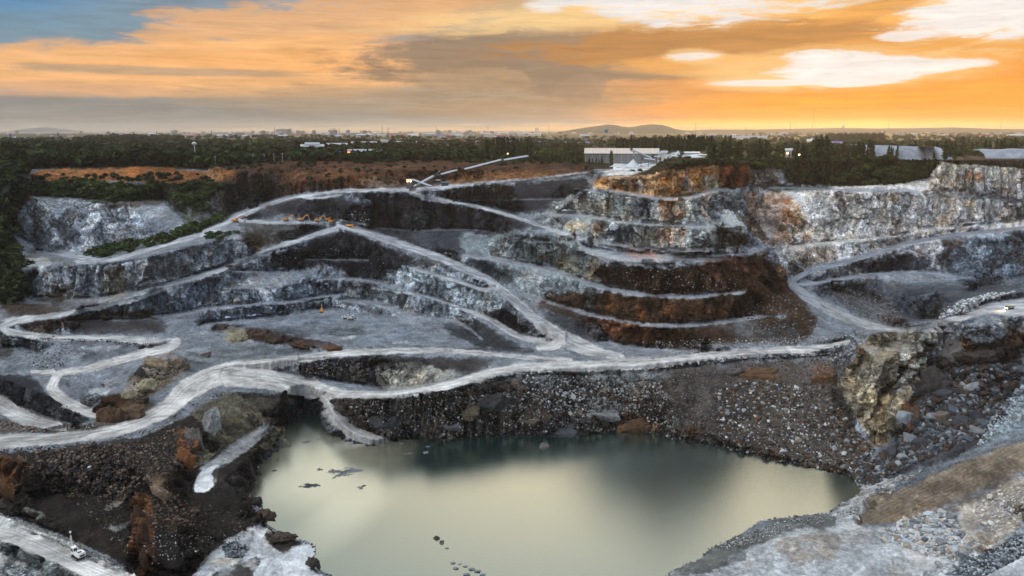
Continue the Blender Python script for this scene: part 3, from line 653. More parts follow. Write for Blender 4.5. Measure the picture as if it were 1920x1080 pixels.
Zn('1800 312, 1850 330, 1860 355, 1830 350, 1800 335', (.30, .15, .10), 6, .85, k=1.5); Zn('1860 355, 1920 352, 1920 370, 1860 368', (.40, .40, .42), 5, .8)
Zn('1560 346, 1740 340, 1760 355, 1560 354', (.46, .43, .40), 3, .9, k=1.5)
Zn('1410 315, 1460 315, 1470 345, 1430 352, 1400 345', (.22, .18, .15), 4, .9, k=1.4)
Zn('1460 305, 1560 316, 1640 308, 1760 304, 1762 312, 1745 334, 1680 347, 1563 350, 1478 344', (.03, .04, .018), 3)
Zn('1420 348, 1470 348, 1560 352, 1560 356, 1450 360', (.07, .08, .04), 2, .8)
Zn('1450 300, 1600 300, 1700 296, 1690 304, 1560 312, 1460 303', (.085, .05, .035), 3, .8)
Zn('1760 290, 2240 288, 2240 325, 1920 312, 1850 304, 1760 301', (.085, .068, .06), 2)
# dam road slope and talus above the lake
Zn('620 740, 780 740, 900 710, 1100 695, 1300 685, 1560 670, 1580 730, 1600 800, 1640 840, 1613 905, 1480 873, 1267 829, 1040 823, 750 828, 650 800', TALUS, 6)
Zn('1000 695, 1280 690, 1240 720, 1060 735, 960 720', (.145, .155, .155), 8, .9); Zn('1250 700, 1420 690, 1420 830, 1250 820', (.075, .066, .062), 12, .85)
for a in ((715,775,26,22,SHALE),(920,745,40,22,(.04,.038,.036)),(880,765,22,14,(.11,.085,.05)),(945,750,12,9,(.30,.26,.22)),(890,790,20,12,(.10,.11,.12)),(1045,795,48,22,SHALE2),(1000,780,20,10,(.12,.10,.08)),(1140,765,36,16,(.17,.17,.165)),
          (1205,785,36,24,(.10,.055,.028)),(1225,800,10,8,(.2,.13,.08)),(1300,810,20,10,(.12,.07,.04)),(1420,700,44,14,(.14,.07,.035)),(1460,690,20,12,(.10,.09,.08)),(1540,700,26,18,(.17,.085,.045)),(1380,690,24,10,(.13,.12,.12))):
    El(*a, op=.9)
Zn('560 676, 740 668, 940 672, 900 700, 790 724, 720 732, 640 716, 560 700', (.055, .05, .05), 4)
Zn('690 700, 740 690, 800 685, 870 700, 850 712, 780 730, 730 732', (.32, .31, .27), 6, .85, k=1.7)
Zn('560 690, 680 690, 700 720, 640 716', (.09, .08, .065), 6, .9)
# outcrop
Zn('1630 628, 1690 620, 1755 620, 1745 660, 1715 720, 1690 770, 1668 833, 1640 838, 1610 790, 1588 755, 1573 722, 1585 690', (.30, .26, .19), 3)
for a in ((1640,700,30,26,(.40,.38,.33)),(1600,740,20,24,(.36,.34,.29)),(1690,650,30,16,(.27,.25,.22)),(1612,665,9,22,(.20,.12,.06)),(1650,780,26,22,(.34,.31,.24)),(1655,820,18,14,(.17,.13,.09)),(1585,690,10,24,(.10,.085,.07)),(1655,745,16,10,(.32,.24,.13))):
    El(*a, op=.75, k=1.2)
Zn('1700 618, 1762 618, 1765 640, 1735 665, 1712 700, 1690 740, 1675 720, 1690 660', (.34, .33, .29), 3)
Zn('1762 625, 1768 632, 1722 668, 1690 705, 1655 750, 1632 790, 1626 786, 1650 745, 1684 700, 1715 662', (.05, .04, .032), 1, .95, k=.3)
Zn('1768 640, 1800 680, 1765 715, 1730 745, 1715 780, 1690 805, 1668 833, 1690 775, 1715 735, 1740 690', (.075, .06, .05), 3, .95)
Zn('1700 750, 1740 720, 1730 770, 1700 800, 1680 815', (.10, .055, .03), 4, .9)
Zn('1745 622, 1770 622, 1840 640, 1920 620, 2240 610, 2240 680, 1920 690, 1860 690, 1800 680, 1770 660', (.055, .045, .042), 4)
El(1775, 640, 26, 16, (.22, .24, .26), .8); El(1800, 655, 22, 14, (.26, .12, .05), .9); El(1910, 625, 20, 14, (.10, .05, .03), .8)
Zn('1730 700, 1800 690, 1920 680, 2240 660, 2240 800, 1920 800, 1800 850, 1700 890, 1630 920, 1600 900, 1660 840, 1720 790', (.085, .085, .092), 6)
Zn('1600 850, 1680 840, 1720 780, 1760 760, 1820 700, 1830 740, 1780 800, 1740 850, 1640 920', (.15, .17, .19), 10, .8)
Zn('1790 700, 1900 690, 1900 760, 1860 820, 1800 830, 1780 770', (.055, .042, .034), 8, .85)
Zn('1910 640, 2240 640, 2240 800, 1900 810, 1850 830, 1860 800, 1910 760', (.30, .36, .39), 6, .85)
# near right
Zn('1320 1080, 1330 1040, 1400 1000, 1480 975, 1560 968, 1590 945, 1620 905, 1660 900, 1700 900, 1650 945, 1600 985, 1700 990, 1920 1000, 2240 900, 2240 1140, 1240 1140, 1280 1075', (.40, .41, .42), 5)
Zn('1240 1085, 1330 1032, 1400 998, 1480 972, 1555 965, 1575 975, 1560 990, 1480 995, 1400 1030, 1340 1075', (.155, .16, .155), 5, .95)
Zn('1355 1050, 1405 1030, 1400 1050, 1340 1070', (.13, .14, .15), 4, .8)
Zn('1450 1010, 1540 1000, 1600 1010, 1560 1050, 1480 1060', (.26, .23, .19), 10, .7)
Zn('1590 985, 1640 945, 1713 908, 1813 860, 1920 828, 2240 730, 2240 860, 1920 880, 1800 930, 1720 975, 1650 985', (.23, .195, .155), 4)
Zn('1700 950, 1760 900, 1920 850, 1920 900, 1800 960, 1740 975', (.15, .125, .10), 8, .7)
Zn('1600 985, 1700 925, 1820 865, 1920 835, 1920 845, 1800 885, 1690 945', (.17, .14, .11), 5, .6, k=1.6)
Zn('1790 960, 1850 925, 1920 890, 2240 850, 2240 960, 1920 990, 1830 1040, 1810 1000', (.38, .34, .29), 8, .85)
Zn('1830 1000, 1870 985, 1850 1025, 1830 1030', (.25, .2, .15), 6, .6)
Zn('1765 1082, 1810 1050, 1860 1022, 1920 1000, 2240 880, 2240 940, 1920 1040, 1840 1082', (.12, .14, .16), 4)
Zn('1850 1085, 1920 1050, 2240 960, 2240 1140, 1800 1140', (.30, .31, .32), 4)
Zn('1900 1000, 1920 985, 2000 970, 1990 1010, 1910 1015', (.13, .17, .2), 3, .8)
# near left: drill bench, bowl, ledges
Zn('-320 880, 0 965, 123 1012, 167 1038, 233 1070, 330 1140, -320 1140', (.42, .415, .40), 2, k=.2)
Zn('-320 1000, 0 1000, 50 1022, 100 1050, 150 1085, 110 1100, 60 1060, 0 1040, -320 1045', (.14, .15, .145), 5, .95)
Zn('0 1060, 60 1065, 90 1090, 0 1100', (.22, .25, .25), 4, .8)
BOWL = (.042, .036, .032)
Zn('-320 850, 0 848, 100 842, 270 818, 350 780, 440 735, 560 740, 600 750, 610 790, 545 785, 480 865, 465 940, 495 985, 560 1015, 600 1080, 600 1140, 330 1140, 205 1040, 123 1008, 0 955, -320 900', BOWL, 4)
Zn('350 775, 430 735, 450 740, 500 775, 520 790, 450 835, 400 860, 370 880, 350 860, 390 800', (.16, .145, .11), 5, .9)
Zn('380 775, 410 760, 415 800, 400 825, 385 810', (.27, .28, .28), 4, .9)
Zn('445 745, 500 745, 540 750, 545 770, 500 780, 460 765', (.085, .078, .065), 5, .9)
Zn('330 812, 350 806, 372 812, 368 840, 345 868, 332 850', (.24, .11, .05), 4, .9, k=1.4)
El(345, 835, 10, 16, (.34, .13, .045), .6)
Zn('-60 853, 20 853, 50 870, 55 890, 40 930, 20 960, -60 950', (.13, .07, .04), 4, .9); El(10, 900, 16, 20, (.26, .12, .06), .8); El(35, 890, 10, 22, (.20, .14, .09), .8)
Zn('280 900, 320 880, 322 935, 300 935', (.17, .12, .085), 5, .8); El(298, 915, 9, 12, (.32, .25, .2), .8)
Zn('262 930, 285 930, 290 1000, 292 1075, 255 1080, 262 1000', (.15, .082, .045), 4, .9)
Zn('55 745, 175 745', SHALE, 5, 0)
Zn('400 860, 440 830, 490 800, 520 788, 500 815, 470 840, 420 875, 395 880, 365 885, 380 870', (.33, .33, .33), 4, .95, k=.7)
Zn('365 925, 362 905, 380 880, 412 872, 405 905, 392 922', (.58, .58, .58), 2, 1, k=.4)
Zn('480 840, 505 808, 530 795, 532 820, 515 850, 500 850', (.24, .22, .16), 4, .85)
Zn('400 880, 480 850, 500 862, 482 890, 468 930, 440 960, 400 930', (.05, .046, .042), 4, .9)
Zn('250 880, 245 920, 225 950, 185 960, 210 940, 235 925, 238 895', (.32, .31, .28), 3, .85, k=1.3)
Zn('200 990, 260 970, 255 985, 210 1000', (.24, .24, .23), 3, .8, k=1.2); Zn('55 955, 85 965, 85 980, 60 970', (.3, .29, .26), 2, .8, k=1.2)
Zn('370 1060, 430 1010, 480 985, 510 990, 500 1010, 540 1025, 590 1020, 590 1050, 580 1070, 640 1100, 640 1140, 340 1140', (.50, .51, .52), 4, .95, k=1.1)
Zn('495 992, 530 1002, 555 1012, 545 1030, 530 1040, 500 1015', (.06, .05, .04), 3, .95)
El(440, 1032, 24, 14, (.12, .135, .145), .95); Zn('400 1075, 470 1050, 490 1045, 470 1090, 380 1100', (.055, .05, .045), 4, .9)
El(410, 1052, 30, 8, (.42, .33, .22), .5)
Zn('590 750, 618 760, 625 800, 600 790, 585 775, 540 775, 540 755', (.075, .085, .095), 5, .9)
# hollow
Zn('-60 640, 0 632, 200 640, 320 650, 240 680, 100 700, -60 700', (.16, .175, .19), 5)
Zn('0 620, 30 640, 20 670, -60 680, -60 620', (.06, .055, .05), 5, .9)
Zn('110 640, 250 642, 240 652, 120 646', (.07, .07, .075), 3, .9)
Zn('150 650, 235 648, 200 660, 150 656', (.42, .43, .45), 2, .7, k=1.3); Zn('110 662, 160 662, 150 675, 120 668', (.40, .41, .43), 2, .7, k=1.3); Zn('150 668, 210 658, 260 655, 200 675, 160 680', (.06, .055, .06), 3, .6, k=1.5)
Zn('-60 700, 60 702, 90 740, 130 768, 175 785, 150 799, 100 785, 50 762, -60 745', (.05, .052, .058), 4)
Zn('120 715, 200 695, 250 690, 235 730, 200 745, 170 760, 130 745', (.17, .18, .20), 5, .9); Zn('160 728, 210 725, 200 740, 175 745', (.50, .51, .52), 3, .9, k=1.2)
Zn('-320 785, 0 785, 100 800, 176 795, 185 765, 200 740, 262 745, 300 760, 262 785, 200 805, 100 812, -320 815', (.13, .105, .085), 4)
Zn('182 790, 185 760, 205 742, 240 742, 235 760, 205 790', (.08, .05, .032), 3, .95); Zn('215 760, 262 750, 260 770, 230 785', (.13, .085, .05), 3, .8)
Zn('225 730, 245 705, 262 695, 335 672, 352 678, 350 700, 320 720, 300 735, 262 748', (.19, .155, .115), 4)
Zn('252 700, 268 680, 285 668, 290 675, 275 690, 262 705', (.04, .035, .032), 2, .95); Zn('285 668, 320 662, 340 676, 320 690, 290 690', (.21, .15, .10), 3, .9); El(250, 735, 14, 12, (.32, .28, .18), .8)
Zn('350 660, 420 650, 560 655, 600 662, 500 682, 420 700, 360 700, 340 690', (.145, .155, .16), 4, .95)
# mound before the pit floor
Zn('380 612, 460 608, 560 632, 640 645, 640 654, 560 655, 480 640, 440 625, 380 622', (.055, .035, .028), 3)
Zn('425 620, 455 612, 470 640, 440 650, 420 640', (.27, .24, .16), 3, .9); Zn('440 640, 560 655, 560 665, 450 668, 400 655', (.13, .14, .15), 4, .9)
Zn('480 625, 560 615, 640 635, 560 632', (.05, .05, .055), 4, .8)
Zn('330 596, 560 574, 640 584, 740 598, 830 640, 700 650, 640 640, 500 615, 400 615, 320 640', (.19, .21, .24), 5, .9)
Zn('680 650, 1000 652, 1010 662, 690 660', (.04, .04, .045), 3, .95); Zn('470 618, 570 612, 640 628, 560 632', (.08, .085, .095), 5, .8, k=1.6)
Zn('340 600, 420 598, 400 612, 330 612', (.12, .13, .15), 5, .7, k=1.6)
Zn('600 620, 680 612, 720 625, 640 635', (.09, .095, .10), 5, .8, k=1.5); Zn('560 605, 620 605, 600 615, 560 615', (.13, .16, .20), 5, .7, k=1.5)
Zn('640 632, 670 628, 665 636, 640 638', WHITE, 2, .8); Zn('730 640, 770 638, 760 645, 730 646', WHITE, 2, .7)
Zn('1600 625, 1640 625, 1640 640, 1610 645', (.3, .31, .32), 3, .7)
Zn('1190 690, 1230 700, 1200 710, 1170 700', (.2, .22, .23), 6, .6)
CR[:] = np.maximum(1.28*CR**1.27, .010)
_ft = (1-flat)[..., None]*sstep(VV, 300, 330)[..., None]*(1-.7*soil)[..., None]
CR[:] = CR*(1+_ft*(.3+.7*steep)[..., None]*((.5+1.0*t1)*(.5+1.0*t2)*(.62+.76*t3)-1)[..., None])
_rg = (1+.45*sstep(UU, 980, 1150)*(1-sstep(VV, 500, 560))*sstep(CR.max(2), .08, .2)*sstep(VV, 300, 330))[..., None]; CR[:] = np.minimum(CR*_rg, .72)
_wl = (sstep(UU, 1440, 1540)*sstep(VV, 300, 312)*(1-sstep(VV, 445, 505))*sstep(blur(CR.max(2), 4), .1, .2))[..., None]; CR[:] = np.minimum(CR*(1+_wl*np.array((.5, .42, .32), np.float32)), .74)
_lg = (1+.65*(1-sstep(UU, 880, 1000))*sstep(VV, 360, 375)*(1-sstep(VV, 600, 630))*sstep(blur(CR.max(2), 4), .05, .13)*steep)[..., None]; CR[:] = np.minimum(CR*_lg, .7)
halo = np.clip(blur(np.maximum(ROAD, BENCH*.8), 9, 3)*1.7, 0, 1)*sstep(WJ+.25, -.1, .55)*(1-steep*.8)*.32
halo = halo[..., None]; CR[:] = CR*(1-halo)+np.array((.24, .255, .28), np.float32)*halo
# dust that has settled on benches, and the haul roads
dust_w = (np.clip(BENCH, 0, 1)*(.55+.45*sstep(J1+J2*.6, -.4, .3)))[..., None]; CR[:] = CR*(1-.9*dust_w)+np.array(DUST, np.float32)*.9*dust_w
up = sstep(NZ2, .74, .93)*sstep(fbm(PX/12, PY/12, PZ/12, 3), -.3, .3)*.42*((VV > 372) & (VV < 735))
up = up[..., None]*sstep(blur(CR.sum(2), 6), .12, .4)[..., None]; CR[:] = CR*(1-up)+np.array((.27, .29, .32), np.float32)*up
warmr = sstep(UU+VV*.6, 1000, 2000)[..., None]
rc = np.array((.37, .385, .405), np.float32)*(1-warmr)+np.array((.47, .46, .455), np.float32)*warmr
rf = sstep(VV, 520, 700)[..., None]; rc = rc*(1-rf)+np.array((.46, .445, .425), np.float32)*rf
rb = sstep(UU, 1380, 1500)[..., None]*(1-sstep(VV, 500, 640))[..., None]; rc = rc*(1-rb)+np.array((.20, .225, .265), np.float32)*rb
rc = rc*(.82+.36*sstep(fbm(PX/16, PY/16, PZ/16+4, 4), -.35, .35))[..., None]
rw = ROAD[..., None]*.97; CR[:] = CR*(1-rw)+rc*rw

# ------------------------------------------------------------------ materials
def new_mat(name):
    m = bpy.data.materials.new(name); m.use_nodes = True; nt = m.node_tree
    return m, nt, nt.nodes['Principled BSDF']
def nd(nt, t, **k):
    n = nt.nodes.new(t)
    for a, b in k.items(): setattr(n, a, b)
    return n
def ground_mat():
    m, nt, P = new_mat('quarry_rock'); K = nt.links.new; N = lambda t, **k: nd(nt, t, **k)
    P.inputs['Roughness'].default_value = .88; P.inputs['Specular IOR Level'].default_value = .06
    col = N('ShaderNodeVertexColor', layer_name='Col'); msk = N('ShaderNodeVertexColor', layer_name='Mask')
    sp = N('ShaderNodeSeparateColor'); K(msk.outputs[0], sp.inputs[0])      # R flat, G across track, B vegetation
    geo = N('ShaderNodeNewGeometry')
    def noise(scale, det, rough, sc=(1, 1, 1), dist=0., ty='FBM'):
        mp = N('ShaderNodeMapping'); mp.inputs['Scale'].default_value = tuple(scale*q for q in sc); K(geo.outputs['Position'], mp.inputs[0])
        n = N('ShaderNodeTexNoise'); n.noise_type = ty; n.inputs['Scale'].default_value = 1; n.inputs['Detail'].default_value = det
        n.inputs['Roughness'].default_value = rough; n.inputs['Distortion'].default_value = dist; K(mp.outputs[0], n.inputs[0]); return n.outputs[0]
    def ramp(x, a, b, c, d):
        r = N('ShaderNodeMapRange'); K(x, r.inputs[0])
        for i, q in enumerate((a, b, c, d)): r.inputs[i+1].default_value = q
        return r.outputs[0]
    def ma(op, a, b, clamp=False):
        n = N('ShaderNodeMath', operation=op, use_clamp=clamp)
        for i, q in enumerate((a, b)):
            if isinstance(q, (int, float)): n.inputs[i].default_value = q
            else: K(q, n.inputs[i])
        return n.outputs[0]
    flat = sp.outputs[0]
    # veins and blocks of lighter and darker rock
    a = ramp(noise(.075, 6, .6, (1, 1, .55), .6), .42, .58, .68, 1.36)
    b = ramp(noise(.4, 5, .65, (1, 1, .6), .5), .36, .64, .62, 1.4)
    vo = N('ShaderNodeTexVoronoi', feature='F1'); vo.inputs['Scale'].default_value = .75; K(geo.outputs['Position'], vo.inputs[0])
    vs_ = N('ShaderNodeSeparateColor'); K(vo.outputs['Color'], vs_.inputs[0])
    cel = ramp(vs_.outputs[0], 0, 1, .58, 1.42); vo2 = N('ShaderNodeTexVoronoi', feature='F1'); vo2.inputs['Scale'].default_value = 2.2; K(geo.outputs['Position'], vo2.inputs[0]); vs2 = N('ShaderNodeSeparateColor'); K(vo2.outputs['Color'], vs2.inputs[0]); grv = ramp(vs2.outputs[1], 0, 1, .86, 1.14)
    vc = N('ShaderNodeTexVoronoi', feature='DISTANCE_TO_EDGE'); vc.inputs['Scale'].default_value = .14
    wv = N('ShaderNodeVectorMath', operation='ADD'); nz = N('ShaderNodeTexNoise'); nz.inputs['Scale'].default_value = .12; nz.inputs['Detail'].default_value = 5; K(geo.outputs['Position'], nz.inputs[0])
    scl = N('ShaderNodeVectorMath', operation='SCALE'); scl.inputs[3].default_value = 16; K(nz.outputs[1], scl.inputs[0]); K(geo.outputs['Position'], wv.inputs[0]); K(scl.outputs[0], wv.inputs[1]); K(wv.outputs[0], vc.inputs[0])
    crack = ramp(vc.outputs[0], 0, .06, .5, 1.0)
    rockf = ma('MULTIPLY', ma('MULTIPLY', a, b), ma('MULTIPLY', cel, crack))
    # wheel tracks run along the road
    g = sp.outputs[1]; tr = N('ShaderNodeTexNoise', noise_dimensions='1D'); tr.inputs['Scale'].default_value = 26; tr.inputs['Detail'].default_value = 4; tr.inputs['Roughness'].default_value = .75
    wob = noise(.02, 3, .5); K(ma('ADD', g, ma('MULTIPLY', wob, .22)), tr.inputs['W'])
    trk = ramp(tr.outputs[0], .34, .66, .8, 1.12); one = N('ShaderNodeMix'); one.inputs[2].default_value = 1; K(sp.outputs[2], one.inputs[0]); K(trk, one.inputs[3]); trk = one.outputs[0]
    dus = ramp(noise(.06, 7, .66, (1, 1, 1), 1.2), .38, .62, .6, 1.28)
    flatf = ma('MULTIPLY', ma('MULTIPLY', trk, dus), grv)
    def mixf(f, x, y):
        n = N('ShaderNodeMix'); K(f, n.inputs[0])
        for s, q in ((n.inputs[2], x), (n.inputs[3], y)):
            if isinstance(q, (int, float)): s.default_value = q
            else: K(q, s)
        return n.outputs[0]
    fac = mixf(flat, rockf, flatf)
    v = N('ShaderNodeVectorMath', operation='SCALE'); K(col.outputs[0], v.inputs[0]); K(fac, v.inputs[3])
    # slight ochre staining between grey blocks
    st = N('ShaderNodeMix', data_type='RGBA', blend_type='MULTIPLY'); K(ma('MULTIPLY', ramp(noise(.06, 5, .65, (1, 1, .7), .5), .54, .68, 0, .8), ma('SUBTRACT', 1, flat)), st.inputs[0])
    K(v.outputs[0], st.inputs[6]); st.inputs[7].default_value = (1.18, .88, .62, 1); K(st.outputs[2], P.inputs['Base Color'])
    bp = N('ShaderNodeBump'); bp.inputs['Distance'].default_value = 1.0
    K(mixf(flat, 1.0, .16), bp.inputs['Strength'])
    hh = ma('ADD', ma('MULTIPLY', noise(.25, 7, .6, (1, 1, .6), .8), 3.6), ma('MULTIPLY', vo.outputs['Distance'], -.9))
    K(hh, bp.inputs['Height']); K(bp.outputs[0], P.inputs['Normal'])
    return m
MROCK = ground_mat()

# ------------------------------------------------------------------ terrain meshes, one lattice cut into ground, pit and haul roads
def tagk(o, kind): o['kind'] = kind; return o
def mesh_np(name, verts, faces, mat, smooth=False, col=None, extra=None):
    """faces: int array [n,k]"""
    me = bpy.data.meshes.new(name); n, k = faces.shape
    me.vertices.add(len(verts)); me.vertices.foreach_set('co', np.ascontiguousarray(verts, np.float32).ravel())
    me.loops.add(n*k); me.loops.foreach_set('vertex_index', np.ascontiguousarray(faces, np.int32).ravel())
    me.polygons.add(n); me.polygons.foreach_set('loop_start', np.arange(0, n*k, k, dtype=np.int32))
    if smooth: me.polygons.foreach_set('use_smooth', np.ones(n, bool))
    me.update(calc_edges=True)
    for nm, c in ((('Col', col),) if col is not None else ())+tuple(extra or ()):
        at = me.color_attributes.new(nm, 'FLOAT_COLOR', 'POINT'); q = np.ones((len(verts), 4), np.float32); q[:, :3] = c; at.data.foreach_set('color', q.ravel())
    if mat: me.materials.append(mat)
    return me
def link(name, me, parent=None):
    o = bpy.data.objects.new(name, me); COL.objects.link(o)
    if parent: o.parent = parent
    return o
fl_mask = np.clip(np.maximum(ROAD, BENCH*.7), 0, 1)
flatcol = sstep(CR.min(2), .36, .5)*sstep(NZ, .9, .98)*.8; fl_mask = np.maximum(fl_mask, np.where((VV > 960) | (UU < 700), flatcol, 0))
_fm = blur(poly_mask(parse('1330 1075, 1400 1020, 1480 985, 1600 985, 1660 1000, 1640 1040, 1740 1060, 1700 1140, 1300 1140')), 6)
_arc = np.sin(np.hypot((UU-1560)*.8, (VV-1055)*1.6)*.55+J1*5)*.5+np.sin((UU*.35+VV*.9)*.5+J1*6)*.35
CR[:] = CR*(1+(_fm*_arc*.16*sstep(J1+.2, -.3, .3))[..., None])
_rm = blur(poly_mask(parse('1600 980, 1640 950, 1713 912, 1813 864, 1920 834, 2100 780, 2100 840, 1920 870, 1800 925, 1720 970, 1650 985')), 4)
CR[:] = CR*(1+(_rm*np.sin((VV+UU*.47)*.9+J1*4)*.2*sstep(J1+.1, -.3, .3))[..., None])
MK = np.stack([np.maximum(fl_mask, (1-blur(steep, 3, 2))*.6*sstep(VV, 330, 360)*(1-soil)), ACR/80+.5, ROAD], -1)
idx = np.arange(NV*NU).reshape(NV, NU)
quads = np.stack([idx[:-1, :-1], idx[1:, :-1], idx[1:, 1:], idx[:-1, 1:]], -1).reshape(-1, 4)
fr_ = (ROAD[:-1, :-1] > .5).ravel()
vq = VV[:-1, :-1].ravel(); uq = UU[:-1, :-1].ravel()
plain_f = (vq < 291) & ~((uq > 1235) & (uq < 1400) & (vq > 283))
sets = [('quarry_terrain', ~fr_ & ~plain_f), ('haul_road', fr_ & ~plain_f), ('plain_ground', plain_f)]
P3 = np.stack([PX, PY, PZ], -1).reshape(-1, 3)
for nm, sel in sets:
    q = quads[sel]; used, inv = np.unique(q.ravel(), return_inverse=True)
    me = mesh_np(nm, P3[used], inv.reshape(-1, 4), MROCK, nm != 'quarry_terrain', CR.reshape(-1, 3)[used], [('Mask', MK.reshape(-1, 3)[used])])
    tagk(link(nm, me), 'structure')

# ------------------------------------------------------------------ far land and water
def far_land():
    th = np.linspace(R(-62), R(62), 200); rr = np.array([2000, 2800, 4500, 6500, 9000, 13000, 20000, 34000, 60000.])
    T, Q = np.meshgrid(th, rr); v = np.stack([Q*np.sin(T), Q*np.cos(T), np.full_like(T, -1.2)], -1).reshape(-1, 3)
    i = np.arange(T.size).reshape(T.shape); f = np.stack([i[:-1, :-1], i[:-1, 1:], i[1:, 1:], i[1:, :-1]], -1).reshape(-1, 4)
    m, nt, P = new_mat('far_fields'); P.inputs['Roughness'].default_value = .95; P.inputs['Specular IOR Level'].default_value = .1
    geo = nd(nt, 'ShaderNodeNewGeometry'); n = nd(nt, 'ShaderNodeTexNoise'); n.inputs['Scale'].default_value = .004; n.inputs['Detail'].default_value = 8; n.inputs['Roughness'].default_value = .7
    nt.links.new(geo.outputs['Position'], n.inputs[0]); r = nd(nt, 'ShaderNodeValToRGB'); e = r.color_ramp.elements
    e[0].position = .4; e[0].color = (.025, .032, .015, 1); e[1].position = .68; e[1].color = (.09, .085, .05, 1)
    nt.links.new(n.outputs[0], r.inputs[0]); nt.links.new(r.outputs[0], P.inputs['Base Color'])
    tagk(link('far_ground', mesh_np('far_ground', v, f, m)), 'structure')
far_land()
def lake():
    s = [pt(u, v, LZ) for u, v in SHORE]; c = np.array(s).mean(0)
    # a little larger than the shore, the bed rises through it
    g = 90; uu = np.linspace(430, 1660, 160); vv = np.linspace(770, 1140, g)
    Uq, Vq = np.meshgrid(uu, vv); keep = blur(_inl, 4, 1)
    P = np.array([pt(a, b, LZ) for a, b in zip(Uq.ravel(), Vq.ravel())]); i = np.arange(Uq.size).reshape(Uq.shape)
    f = np.stack([i[:-1, :-1], i[1:, :-1], i[1:, 1:], i[:-1, 1:]], -1).reshape(-1, 4)
    cu = (Uq[:-1, :-1]+Uq[1:, 1:]).ravel()/2; cv = (Vq[:-1, :-1]+Vq[1:, 1:]).ravel()/2
    k = keep[np.clip(((cv-V0)/STEP).astype(int), 0, NV-1), np.clip(((cu-U0)/STEP).astype(int), 0, NU-1)] > .02
    f = f[k]
    # silt carried into the shallows
    sil = np.zeros(Uq.shape); sil = np.maximum(sil, 1-np.hypot((Uq-600)/190, (Vq-880)/105)); sil = np.maximum(sil, .9*(1-np.hypot((Uq-650-(Vq-950)*-.7)/90, (Vq-930)/130)))
    sil = np.clip(sil*1.7, 0, 1)+.0*Uq
    inlet = np.clip(1-np.hypot((Uq-585)/60, (Vq-790)/34), 0, 1); sil = np.clip(sil*(1-inlet), 0, 1)
    deep = np.array((.004, .022, .019)); silt = np.array((.50, .46, .34)); q = sil.ravel()[:, None]*.75
    col = deep*(1-q)+silt*q
    m, nt, P_ = new_mat('lake_water'); K = nt.links.new; nt.nodes.remove(P_)
    out = nt.nodes['Material Output']; vc = nd(nt, 'ShaderNodeVertexColor', layer_name='Col')
    dif = nd(nt, 'ShaderNodeBsdfDiffuse'); glo = nd(nt, 'ShaderNodeBsdfGlossy'); glo.inputs['Roughness'].default_value = .15
    geo = nd(nt, 'ShaderNodeNewGeometry'); n = nd(nt, 'ShaderNodeTexNoise'); n.inputs['Scale'].default_value = .02; n.inputs['Detail'].default_value = 5; n.inputs['Distortion'].default_value = 1
    K(geo.outputs['Position'], n.inputs[0]); mm = nd(nt, 'ShaderNodeMix', data_type='RGBA', blend_type='MULTIPLY'); mm.inputs[0].default_value = .7; K(vc.outputs[0], mm.inputs[6])
    rp = nd(nt, 'ShaderNodeValToRGB'); rp.color_ramp.elements[0].position = .35; rp.color_ramp.elements[0].color = (.55, .6, .6, 1); rp.color_ramp.elements[1].position = .65; rp.color_ramp.elements[1].color = (1.2, 1.15, 1.05, 1)
    K(n.outputs[0], rp.inputs[0]); K(rp.outputs[0], mm.inputs[7]); K(mm.outputs[2], dif.inputs[0])
    n2 = nd(nt, 'ShaderNodeTexNoise'); n2.inputs['Scale'].default_value = 1.6; n2.inputs['Detail'].default_value = 5; n2.inputs['Roughness'].default_value = .6; K(geo.outputs['Position'], n2.inputs[0])
    bp = nd(nt, 'ShaderNodeBump'); bp.inputs['Strength'].default_value = .22; bp.inputs['Distance'].default_value = .25; K(n2.outputs[0], bp.inputs['Height']); K(bp.outputs[0], glo.inputs['Normal'])
    lw = nd(nt, 'ShaderNodeFresnel'); lw.inputs[0].default_value = 1.9
    mr = nd(nt, 'ShaderNodeMapRange'); mr.inputs[1].default_value = 0; mr.inputs[2].default_value = .5; mr.inputs[3].default_value = .34; mr.inputs[4].default_value = .95; K(lw.outputs[0], mr.inputs[0])
    glo.inputs['Color'].default_value = (.90, .93, .88, 1)
    ms = nd(nt, 'ShaderNodeMixShader'); K(mr.outputs[0], ms.inputs[0]); K(dif.outputs[0], ms.inputs[1]); K(glo.outputs[0], ms.inputs[2]); K(ms.outputs[0], out.inputs[0])
    tagk(link('quarry_lake', mesh_np('quarry_lake', P, f, m, True, col)), 'structure')
lake()

# ------------------------------------------------------------------ tools for things
rnd = random.Random(11)
def mat(name, col, rough=.7, spec=.3, metal=0., noise=0., nscale=1., emit=None, es=0.):
    m, nt, P = new_mat(name); P.inputs['Base Color'].default_value = (*col, 1); P.inputs['Roughness'].default_value = rough
    P.inputs['Specular IOR Level'].default_value = spec; P.inputs['Metallic'].default_value = metal
    if noise:
        g = nd(nt, 'ShaderNodeTexCoord'); n = nd(nt, 'ShaderNodeTexNoise'); n.inputs['Scale'].default_value = nscale; n.inputs['Detail'].default_value = 6; n.inputs['Roughness'].default_value = .65
        nt.links.new(g.outputs['Object'], n.inputs[0]); r = nd(nt, 'ShaderNodeValToRGB'); e = r.color_ramp.elements
        e[0].position = .3; e[1].position = .7; e[0].color = (*[c*(1-noise) for c in col], 1); e[1].color = (*[min(1, c*(1+noise)) for c in col], 1)
        nt.links.new(n.outputs[0], r.inputs[0]); nt.links.new(r.outputs[0], P.inputs['Base Color'])
    if emit: P.inputs['Emission Color'].default_value = (*emit, 1); P.inputs['Emission Strength'].default_value = es
    return m
